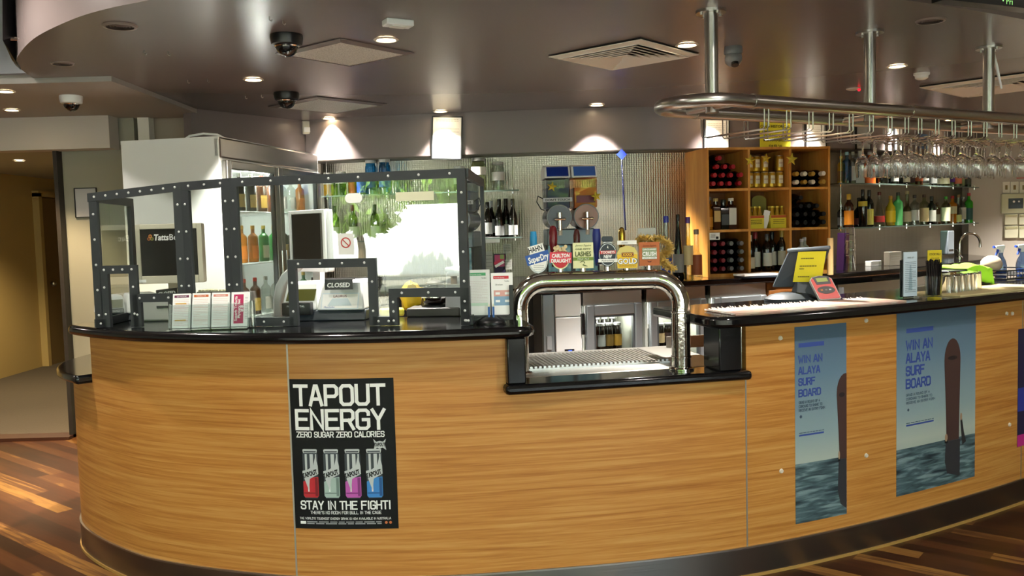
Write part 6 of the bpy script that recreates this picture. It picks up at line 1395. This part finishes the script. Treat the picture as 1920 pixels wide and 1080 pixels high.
obj('rear_card', MB().box((.01,.03,mh*.42),(mw,.004,mh*.8)), blackp, t)
P = rpos(1752,558,.1); t = thing('yellow_card','yellow cocktail card standing behind the straw glass','card',P,.25)
yh = ay(1752,468,P.y).z-P.z; obj('holder', MB().box((0,.004,yh/2),(.084,.005,yh)).box((0,0,.003),(.09,.05,.006)), thin('menu_acrylic','#f0f4f4',1.4), t); obj('card', MB().box((0,0,yh/2),(.08,.002,yh-.006)), mat('card_yellow','#d8c328',.6), t)
f = Flat(frame3((0,-.001,0),(1,0,0),(0,0,1))); f.text('lettering', ink, 'COCKTAILS', 0,yh*.88,.014,2,width=.064,bold=.02); f.text('lettering', ink, 'of the month', 0,yh*.8,.011,2,width=.05,shear=.3); f.lines('fine_print', ink, -.03,.03,yh*.66,yh*.76,2,.0015); f.build(t)
P = rpos(1750,559,.0); t = thing('straw_glass','clear glass tumbler packed with black straws beside the menu holder','glass',P,0)
obj('glass', MB().lathe([(1e-5,0),(.033,0),(.035,.005),(.041,.105),(.038,.105),(.032,.012),(1e-5,.01)],24,cap=False), gl_thin, t)
rn = random.Random(5); m = MB()
for k in range(70):
    a, r = rn.uniform(0,2*PI), .026*rn.random()**.5; a2 = a+rn.uniform(-.4,.4); m.tube([(r*math.cos(a),r*math.sin(a),.013),(r*1.35*math.cos(a2),r*1.35*math.sin(a2),rn.uniform(.15,.185))],.003,5)
o = obj('straws', m, mat('straw_black','#0c0b0d',.4), t); o['kind'] = 'stuff'
tum = None; k = 0
for j in range(2):
    for i in range(5):
        g = rpos(1776+12.5*i,553-1.6*i,.03+.085*j); lb = 'upside-down tumbler, '+ordn[i]+' from the left in the '+['front','rear'][j]+' row by the straw glass'
        if tum is None: tum = obj('tumbler', MB().lathe([(.037,0),(.034,.09),(.03,.098),(1e-5,.098),(1e-5,.09),(.03,.088),(.035,0)],22,cap=False), glass_m, smooth=60, loc=g); tag(tum, lb, 'glass', 'upside-down tumblers')
        else: c = tum.copy(); C.objects.link(c); c.location = g; c['label'] = lb
# black napkin caddy with the green cloth
P = rpos(1805,545,.3); t = thing('napkin_caddy','long black caddy under the lime green cloth on the right worktop','caddy',P,.45)
cz = ay(1805,505,P.y).z-P.z; obj('body', MB().box((-.02,0,cz/2),(.34,.12,cz)), blackp, t, bevel=.006)
t2 = thing('green_cloth','lime green cloth draped over the black caddy','cloth',P,.45)
gx, gy = 20, 12; v = []
for j in range(gy+1):
    for i in range(gx+1):
        x = -.05+.3*i/gx; y = -.15+.26*j/gy; dz = cz+.006+.012*math.sin(i*.9)*math.sin(j*.7)+.02*math.exp(-((x-.03)/.05)**2)
        if y < -.065: yo = -.066-.004*math.sin(i*.8); dz -= (-.065-y)*1.0*(1 if x > .05 else .35); y = yo
        if x > .155: dz -= (x-.155)*1.2; x = .156+.2*(x-.156)
        v.append((x,y,dz))
m = MB().add(v,[(j*(gx+1)+i,j*(gx+1)+i+1,(j+1)*(gx+1)+i+1,(j+1)*(gx+1)+i) for j in range(gy) for i in range(gx)])
o = obj('cloth', m, mat('cloth_lime','#8cd02c',.85), t2, smooth=70); so = o.modifiers.new('thickness','SOLIDIFY'); so.thickness = .004
# wire rack with a rolled towel, spray bottles, sink tap on the back worktop
P = rpos(1880,530,.35); t = thing('wire_rack','black wire glass rack at the far right of the right worktop','rack',P,.5)
m = MB()
for z in (.0,.05): m.tube([(-.16,-.13,z+.006),(.2,-.13,z+.006),(.2,.13,z+.006),(-.16,.13,z+.006)],.004,6,closed=True)
for k in range(13):
    x = -.16+.03*k; m.cyl((x,-.13,.006),(x,-.13,.056),.0025,n=5); m.cyl((x,-.13,.03),(x,.13,.03),.0025,n=5)
obj('wire_frame', m, blackp, t)
t = thing('towel_roll','rolled beige towel on the black wire rack','towel',P+Vector((-.07,.0,.04)),.5)
rn = random.Random(8); m = MB().ball((0,0,.05),.055,18,10,(1.35,1,.95)); m.v = [(x*(1+rn.uniform(-.05,.05)),y*(1+rn.uniform(-.05,.05)),z) for x,y,z in m.v]; obj('towel', m, mat('towel_beige','#c9b49c',.95), t, smooth=60)
def spray(P, rz, label, s=.85):
    t = thing('spray_bottle', label, 'spray bottle', P, rz, 'spray bottles'); t.scale = (s,s,s) 
    obj('bottle', MB().lathe([(1e-5,.002),(.036,0),(.04,.01),(.04,.09),(.033,.125),(.016,.16),(.015,.185)],22,cap=False), thin('spray_plastic','#9fb4d4',2.0,.1), t)
    obj('liquid', MB().lathe([(1e-5,.006),(.036,.006),(.036,.06),(1e-5,.06)],20,cap=False), mat('spray_liquid','#4a6aa8',.3), t)
    hd_ = obj('spray_head', MB().prism([(-.05,.215),(-.045,.235),(.02,.24),(.03,.225),(.015,.2),(.014,.183),(-.014,.183),(-.012,.205)],-.012,.012,lambda a,b,c:(a,c,b)), white, t, bevel=.003)
    obj('trigger', MB().prism([(-.03,.21),(-.018,.21),(-.022,.19),(-.04,.165),(-.046,.168),(-.034,.19)],-.006,.006,lambda a,b,c:(a,c,b)), mat('trigger_blue','#2a46a0',.4), hd_); obj('nozzle', MB().cyl((-.05,0,.226),(-.062,0,.226),.009,n=12), mat('trigger_blue','#2a46a0',.4), hd_)
P = rpos(1876,536,.6); z_ = ay(1876,510,P.y).z-.02
sb = spray(Vector((P.x,P.y,Z)), .2, 'spray bottle with blue trigger standing by the beige towel')
g = ay(1916,510,P.y+.05); spray(Vector((g.x,P.y+.05,Z)), .3, 'spray bottle with blue trigger at the picture\'s right edge')
P = ay(1818,520,8.6); t = thing('sink_tap','curved steel sink tap at the right end of the back worktop','tap',(P.x,8.6,BZ))
r_ = .1; obj('spout', MB().tube([(-r_,0,0),(-r_,0,.14)]+[(-r_*math.cos(a),0,.14+r_*math.sin(a)) for a in [PI*k/12 for k in range(13)]]+[(r_,0,.1)],.012,12), chrome, t); obj('base', MB().lathe([(.03,0),(.03,.012),(.015,.03)],20,o=(-r_,0,0)), chrome, t); obj('lever', MB().cyl((-r_,0,.05),(-r_-.05,-.03,.09),.007,n=10), chrome, t)
# back worktop bits at the right
P = ay(1580,515,7.0); t = thing('purple_folder','tall purple folder leaning by the wine cabinet','folder',(P.x,7.0,BZ),.5); hh = ay(1580,437,7.0).z-BZ; obj('cover', MB().box((0,0,hh/2),(.05,.07,hh),mtx=Matrix.Rotation(.06,4,'Y')), mat('folder_purple','#5a3a92',.45), t); obj('spine_label', MB().box((.0,-.037,hh*.62),(.03,.003,hh*.35),mtx=Matrix.Rotation(.06,4,'Y')), paper, t)
P = ay(1594,512,6.95)
for k in range(5): 
    o = obj('tumbler', MB().lathe([(.042,0),(.036,.1),(.03,.12),(1e-5,.12),(1e-5,.115),(.029,.113),(.04,0)],20,cap=False), glass_m, smooth=60, loc=(P.x,6.95,BZ+.055*k+.001)) if k == 0 else None
    if k == 0: ts = o
    else: o = ts.copy(); C.objects.link(o); o.location = (P.x,6.95,BZ+.055*k+.001)
    tag(o, 'stacked upside-down glass by the purple folder, '+ordn[k]+' from the bottom', 'glass', 'glass stack by the folder')
for px0, px1, py, lb, m_ in ((1623,1652,489,'small white desk calendar block on the back worktop',paper),(1657,1690,472,'pale box standing on the back worktop right of the calendar',mat('box_pale','#a39c8e',.5))):
    P = ay((px0+px1)/2,511,7.55); h = ay((px0+px1)/2,py,7.55).z-BZ; w_ = (px1-px0)/F*7.55; t = thing('desk_block' if m_ is paper else 'storage_box',lb,'box',(P.x,7.55,BZ),.5); obj('block', MB().box((0,0,h/2),(w_,.06,h)), m_, t, bevel=.003)
    f = Flat(frame3((0,-.03,0),(1,0,0),(0,0,1))); f.lines('print', pale_ink, -w_*.4,w_*.4,h*.3,h*.8,3,.004); f.build(t)
P = ay(1778,455,8.9); t = thing('paper_dispenser','light grey towel dispenser hung on the metal wall by the sink tap','dispenser',(4.46,9.0,P.z),.75); obj('body', MB().box((0,0,0),(.16,.08,.24)), mat('dispenser_grey','#9aa6b0',.4), t, bevel=.008); obj('slot', MB().box((0,-.042,-.08),(.11,.004,.02)), blackp, t)
P = ay(1545,500,6.55); t = thing('rolled_poster','rolled brown paper tube standing right of the sales terminal','paper tube',(P.x+.01,6.45,BZ)); obj('tube', MB().lathe([(.022,0),(.022,.27),(.018,.27),(.018,.01)],18,cap=False), mat('kraft','#a58a5c',.8), t); 
P = ay(1425,517,6.4); t = thing('paper_stack','loose white papers on a dark clipboard on the back worktop','papers',(P.x,6.42,BZ),.2); obj('clipboard', MB().box((.0,0,.006),(.32,.16,.012)), mat('clip_navy','#2a3340',.5), t); obj('sheet', MB().box((-.03,0,.02),(.28,.15,.014),.12), paper, t)
# ---------------------------------------------------------------- posters on the counter front
def poster(name, label, cat, pxa, pxb, pytop, pybot, base, drawfn, sub=24, grid=True, pyside=None):
    sa, sb = CT.s_of(pxa,800,.5,.002), CT.s_of(pxb,800,.5,.002); x, y = CT.at((sa+sb)/2,0); zt = ay((pxa+pxb)/2,pytop,y).z; zb = ay((pxa+pxb)/2,pybot,y).z; W_, Hh = sb-sa, zt-zb
    t = thing(name, label, cat, (0,0,0))
    fn = lambda u,v,h: Vector((*CT.at(sa+u,.0015+h), zb+v))
    m = MB(); m.uv = []; n = 10; v = []
    for h in (0,-.001):
        for j in range(n+1):
            for k in (0,1): v.append(fn(W_*j/n,Hh*k,h)); m.uv.append((j/n,k))
    o = 2*(n+1); fs = [(2*j,2*j+2,2*j+3,2*j+1) for j in range(n)]+[(o+2*j+1,o+2*j+3,o+2*j+2,o+2*j) for j in range(n)]+[(2*j,o+2*j,o+2*j+2,2*j+2) for j in range(n)]+[(2*j+1,2*j+3,o+2*j+3,o+2*j+1) for j in range(n)]+[(0,1,o+1,o),(2*n,o+2*n,o+2*n+1,2*n+1)]
    m.add(v,fs); obj('sheet', m, base, t, smooth=40)
    f = Flat(fn,.0005); drawfn(f,W_,Hh); f.build(t); return t
pblack = mat('poster_black','#101113',.5,0,.25)
def stretch_text(f, part, m_, s, cx, y, h, width, bold=.02, layer=2, shear=0): f.text(part, m_, s, cx, y, h/.73, layer, bold=bold, width=width, shear=shear)
def can_art(f, cx, y0, w_, h, col, dark, tag_=''):
    sil = mat('can_silver','#c3c7c8',.3); dk_ = mat('can_shade','#3a4046',.3); c = mat('can_'+col.strip('#'),col,.35); c2 = mat('can_'+dark.strip('#'),dark,.35)
    b = [(cx-w_*.4,y0),(cx+w_*.4,y0),(cx+w_*.5,y0+h*.05),(cx+w_*.5,y0+h*.9),(cx+w_*.42,y0+h*.93),(cx-w_*.42,y0+h*.93),(cx-w_*.5,y0+h*.9),(cx-w_*.5,y0+h*.05)]
    f.poly('can_picture'+tag_, dk_, b, 1)
    for i, (a, e) in enumerate(((-.34,-.2),(-.02,.2),(.34,.42))): f.rect('can_highlight'+tag_, sil, cx+w_*a, y0+h*.5, cx+w_*e, y0+h*.9, 2)
    f.poly('can_colour'+tag_, c, [(cx-w_*.4,y0+h*.02),(cx+w_*.4,y0+h*.02),(cx+w_*.5,y0+h*.06),(cx+w_*.5,y0+h*.44),(cx,y0+h*.42),(cx-w_*.5,y0+h*.34),(cx-w_*.5,y0+h*.06)], 3)
    f.rect('can_shading'+tag_, c2, cx+w_*.28, y0+h*.05, cx+w_*.46, y0+h*.42, 4); f.rect('can_shading'+tag_, c2, cx-w_*.46, y0+h*.1, cx+w_*.46, y0+h*.12, 4)
    lg = mat('can_glint','#ffffff',.4); f.rect('can_glint'+tag_, mat('glint_'+col.strip('#'), '#e8d8d8' if col != '#a9bdb6' else '#e4ece8', .4), cx-w_*.2, y0+h*.14, cx-w_*.1, y0+h*.34, 4)
    f.poly('can_logo'+tag_, sil, [(cx-w_*.52,y0+h*.56),(cx-w_*.2,y0+h*.58),(cx+w_*.2,y0+h*.66),(cx+w_*.36,y0+h*.86),(cx+w_*.5,y0+h*.66),(cx+w_*.52,y0+h*.5),(cx-w_*.05,y0+h*.4),(cx-w_*.14,y0+h*.16),(cx-w_*.38,y0+h*.38),(cx-w_*.52,y0+h*.5)], 5)
    f.text('can_lettering', ink, 'TAPOUT', cx, y0+h*.46, h*.13, 6, bold=.05, width=w_*1.0, rot=.3)
    f.poly('can_lid'+tag_, sil, [(cx-w_*.44,y0+h*.92),(cx+w_*.44,y0+h*.92),(cx+w_*.48,y0+h*.985),(cx+w_*.4,y0+h),(cx-w_*.4,y0+h),(cx-w_*.48,y0+h*.985)], 2); f.rect('can_lid_band'+tag_, dk_, cx-w_*.4,y0+h*.935,cx+w_*.4,y0+h*.96,3)
def d_tap(f, W_, Hh):
    stretch_text = lambda f_,p_,m_,t_,cx,y,h,wd,wt: f_.block(p_,m_,t_,cx,y,h,wd,{.012:.155,.01:.13,.008:.13}[wt])
    stretch_text(f,'lettering',paper,'TAPOUT',W_*.48,Hh*.82,Hh*.145,W_*.85,.012); stretch_text(f,'lettering',paper,'ENERGY',W_*.48,Hh*.66,Hh*.142,W_*.84,.012); stretch_text(f,'lettering',paper,'ZERO SUGAR ZERO CALORIES',W_*.475,Hh*.612,Hh*.04,W_*.84,.012)
    sil = mat('can_silver','#c3c7c8',.3); x0, x1, y0, y1 = W_*.79,W_*.91,Hh*.525,Hh*.6
    f.poly('logo', sil, [(x0,y1),(x0+.012,y1-.012),((x0+x1)/2,y1-.008),(x1-.012,y1-.012),(x1,y1),(x1-.006,(y0+y1)/2),(x1,y0),(x1-.014,y0+.01),((x0+x1)/2,y0+.006),(x0+.014,y0+.01),(x0,y0),(x0+.006,(y0+y1)/2)],1); f.text('logo_lettering', ink, 'TAPOUT', (x0+x1)/2, (y0+y1)/2-.007, .02, 2, bold=.04, width=(x1-x0)*.84)
    for k, (c, d) in enumerate((('#c22630','#7e161c'),('#a9bdb6','#6f827c'),('#c05ab0','#84307a'),('#3f86cc','#22558e'))): can_art(f, W_*(.175+.205*k), Hh*.205, W_*.15, Hh*.33, c, d, '#can'+str(k))
    stretch_text(f,'lettering',paper,'STAY IN THE FIGHT!',W_*.5,Hh*.13,Hh*.06,W_*.86,.012); stretch_text(f,'lettering',paper,"THERE'S NO ROOM FOR BULL IN THE CAGE",W_*.5,Hh*.1,Hh*.021,W_*.68,.01); stretch_text(f,'lettering',paper,"THE WORLD'S TOUGHEST ENERGY DRINK IS NOW AVAILABLE IN AUSTRALIA",W_*.49,Hh*.063,Hh*.015,W_*.88,.008)
    f.lines('fine_print', mat('print_mid','#9a9c9e',.6), W_*.12,W_*.84,Hh*.03,Hh*.053,2,Hh*.007,1); f.rect('fine_marks', paper, W_*.055,Hh*.033,W_*.11,Hh*.051); f.disc('fine_marks', mat('mark_orange','#c86a3a',.5), W_*.885,Hh*.042,Hh*.009); f.disc('fine_marks', mat('mark_orange','#c86a3a',.5), W_*.925,Hh*.042,Hh*.009)
poster('energy_drink_poster','black poster of four drink cans with white lettering on the counter front','poster',545.5,739.5,710,992,pblack,d_tap)
sea = mat('surf_poster','#6f95a8',.5); q = N(sea); uvn = q.n('ShaderNodeTexCoord').outputs['UV']; sp = q.n('ShaderNodeSeparateXYZ', {0:uvn}).outputs
wv_ = q.n('ShaderNodeTexNoise', {0:q.n('ShaderNodeMapping', {0:uvn, 3:(4,42,1)}).outputs[0], 'Scale':1.0, 'Detail':4.0, 'Distortion':.7}).outputs[0]
skyc = q.ramp(sp[1], [(.0,'#86948e'),(.3,'#b0bab2'),(.45,'#90a5ac'),(.75,'#68839a'),(1.0,'#4c627a')]); seac = q.ramp(wv_, [(.3,'#26343c'),(.5,'#4d646c'),(.66,'#7d949a')])
mk = q.math('LESS_THAN', sp[1], .255); mix = q.n('ShaderNodeMix', {0:mk, 6:skyc, 7:seac}, data_type='RGBA'); q.l(mix.outputs[2], q.b.inputs['Base Color'])
sea2 = sea.copy(); sea2.name = 'surf_poster_narrow'; 
for nd in sea2.node_tree.nodes:
    if nd.type == 'MATH' and nd.operation == 'LESS_THAN': nd.inputs[1].default_value = .305
    if nd.type == 'MAPPING': nd.inputs[3].default_value = (2,52,1)
pbl = mat('poster_ink_blue','#3a4f9a',.6); brd = mat('board_picture','#4a3432',.5); skin = mat('hand_picture','#a88a70',.6); wsh = mat('board_reflection','#34343a',.5)
def board(f, x0, x1, yb, yt, layer=2, cut=None):
    cx, r = (x0+x1)/2, (x1-x0)/2; pts = [(cx-r*.72,yb),(cx-r*.8,yb+(yt-yb)*.3),(cx-r,yb+(yt-yb)*.75)]+[(cx-r*math.cos(a),yt-r*1.6+r*1.6*math.sin(a)) for a in [PI*k/12 for k in range(13)]]+[(cx+r,yb+(yt-yb)*.75),(cx+r*.9,yb+(yt-yb)*.3),(cx+r*.86,yb)]
    if cut: pts = [(min(a,cut),b) for a,b in pts]
    f.poly('board_picture', brd, pts, layer)
def d_surf(scale, full):
    def d(f, W_, Hh):
        k = scale; L_ = W_*k['l']; fw = W_*k['w']
        f.rect('heading_bar', pbl, L_, Hh*k['bar'], L_+fw*k['bw'], Hh*(k['bar']+k['bh']))
        for i, s in enumerate(('WIN AN','ALAYA','SURF','BOARD')): f.block('lettering', pbl, s, L_, Hh*(k['t0']-k['dt']*i), Hh*k['th'], fw*(1.0,.9,.68,.93)[i], .19, 2, 'LEFT')
        for i, s in enumerate(('GRAB A ROUND OF 4','CORONAS TO SHARE TO','RECEIVE AN ENTRY FORM')): f.block('small_lettering', mat('poster_ink_dark','#46586c',.6), s, L_, Hh*(k['s0']-k['sd']*i), Hh*.0145, fw*(.9,1.0,1.12)[i], .16, 2, 'LEFT')
        f.disc('emblem', mat('poster_ink_dark','#46586c',.6), L_+fw*.08, Hh*k['e'], Hh*.008); f.rect('footer_bar', pbl, L_, Hh*k['fb'], L_+fw*1.08, Hh*(k['fb']+.009)); f.lines('fine_print', mat('poster_ink_dark','#46586c',.6), L_,L_+fw*1.08,Hh*(k['fb']+.014),Hh*(k['fb']+.02),1,Hh*.004)
        x0, x1 = W_*k['b0'], W_*k['b1']; board(f, x0, x1, Hh*(k['hz']-.01), Hh*k['bt'], 2, W_*.998)
        x1c = min(x1,W_*.995)
        f.poly('board_reflection', wsh, [(x0+(x1-x0)*.1,Hh*k['hz']-.01),(x1c,Hh*k['hz']-.01),(x1c,Hh*.03),(x0+(x1-x0)*.2,Hh*.06),(x0+(x1-x0)*.05,Hh*.13)], 1)
        hx = x0+(x1-x0)*.12; f.disc('hand_picture', skin, hx, Hh*(k['hz']+.012), W_*.018, Hh*.022, 3); f.poly('hand_picture', ink, [(hx-W_*.02,Hh*k['hz']),(hx+W_*.02,Hh*k['hz']),(hx+W_*.02,Hh*(k['hz']-.02)),(hx-W_*.02,Hh*(k['hz']-.02))], 3)
        if full:
            hx = x1+W_*.012; f.disc('hand_picture', skin, hx, Hh*.37, W_*.014, Hh*.022, 3); f.poly('arm_picture', mat('wetsuit_picture','#2c2a2c',.6), [(hx-W_*.012,Hh*.365),(hx+W_*.012,Hh*.365),(hx+W_*.04,Hh*.28),(hx+W_*.07,Hh*.22),(hx+W_*.02,Hh*.205),(hx+W_*.005,Hh*.27)], 2)
        bl = mat('board_logo','#2a2226',.5); cx = (x0+min(x1,W_))/2; f.poly('board_logo', bl, ell(cx,Hh*(k['bt']-.11),(x1c-x0)*.3,Hh*.012), 3)
    return d
poster('surf_poster','narrow blue surfing poster on the counter front, nearer the centre','poster',1491,1587.5,609,973,sea2,d_surf(dict(l=.07,w=.44,bar=.895,bh=.022,bw=1.1,t0=.815,dt=.057,th=.04,s0=.61,sd=.02,e=.545,fb=.445,hz=.305,b0=.8,b1=1.16,bt=.74),False))
poster('surf_poster','wide blue poster of a board held up in the sea, right counter front','poster',1682,1828,579,912,sea,d_surf(dict(l=.11,w=.31,bar=.885,bh=.024,bw=1.05,t0=.79,dt=.07,th=.056,s0=.54,sd=.022,e=.465,fb=.375,hz=.255,b0=.58,b1=.79,bt=.825),True))
def d_pink(f, W_, Hh):
    f.rect('lower_band', mat('band_pink','#c02a86',.5), 0,0,W_,Hh*.1); f.text('lettering', mat('letter_pink','#d85a9a',.5), 'Sat', W_*.18, Hh*.62, Hh*.2, 2, align='LEFT', bold=.05, width=W_*.8); f.rect('blue_band', mat('band_blue','#2a3a9a',.5), 0,Hh*.3,W_,Hh*.5); f.text('lettering', paper, 'EVERY', W_*.2,Hh*.14,Hh*.05,2,align='LEFT',bold=.02)
poster('event_poster','dark navy and pink poster at the picture\'s right edge on the counter front','poster',1908,1990,611,826,mat('poster_navy','#1f2148',.4),d_pink)
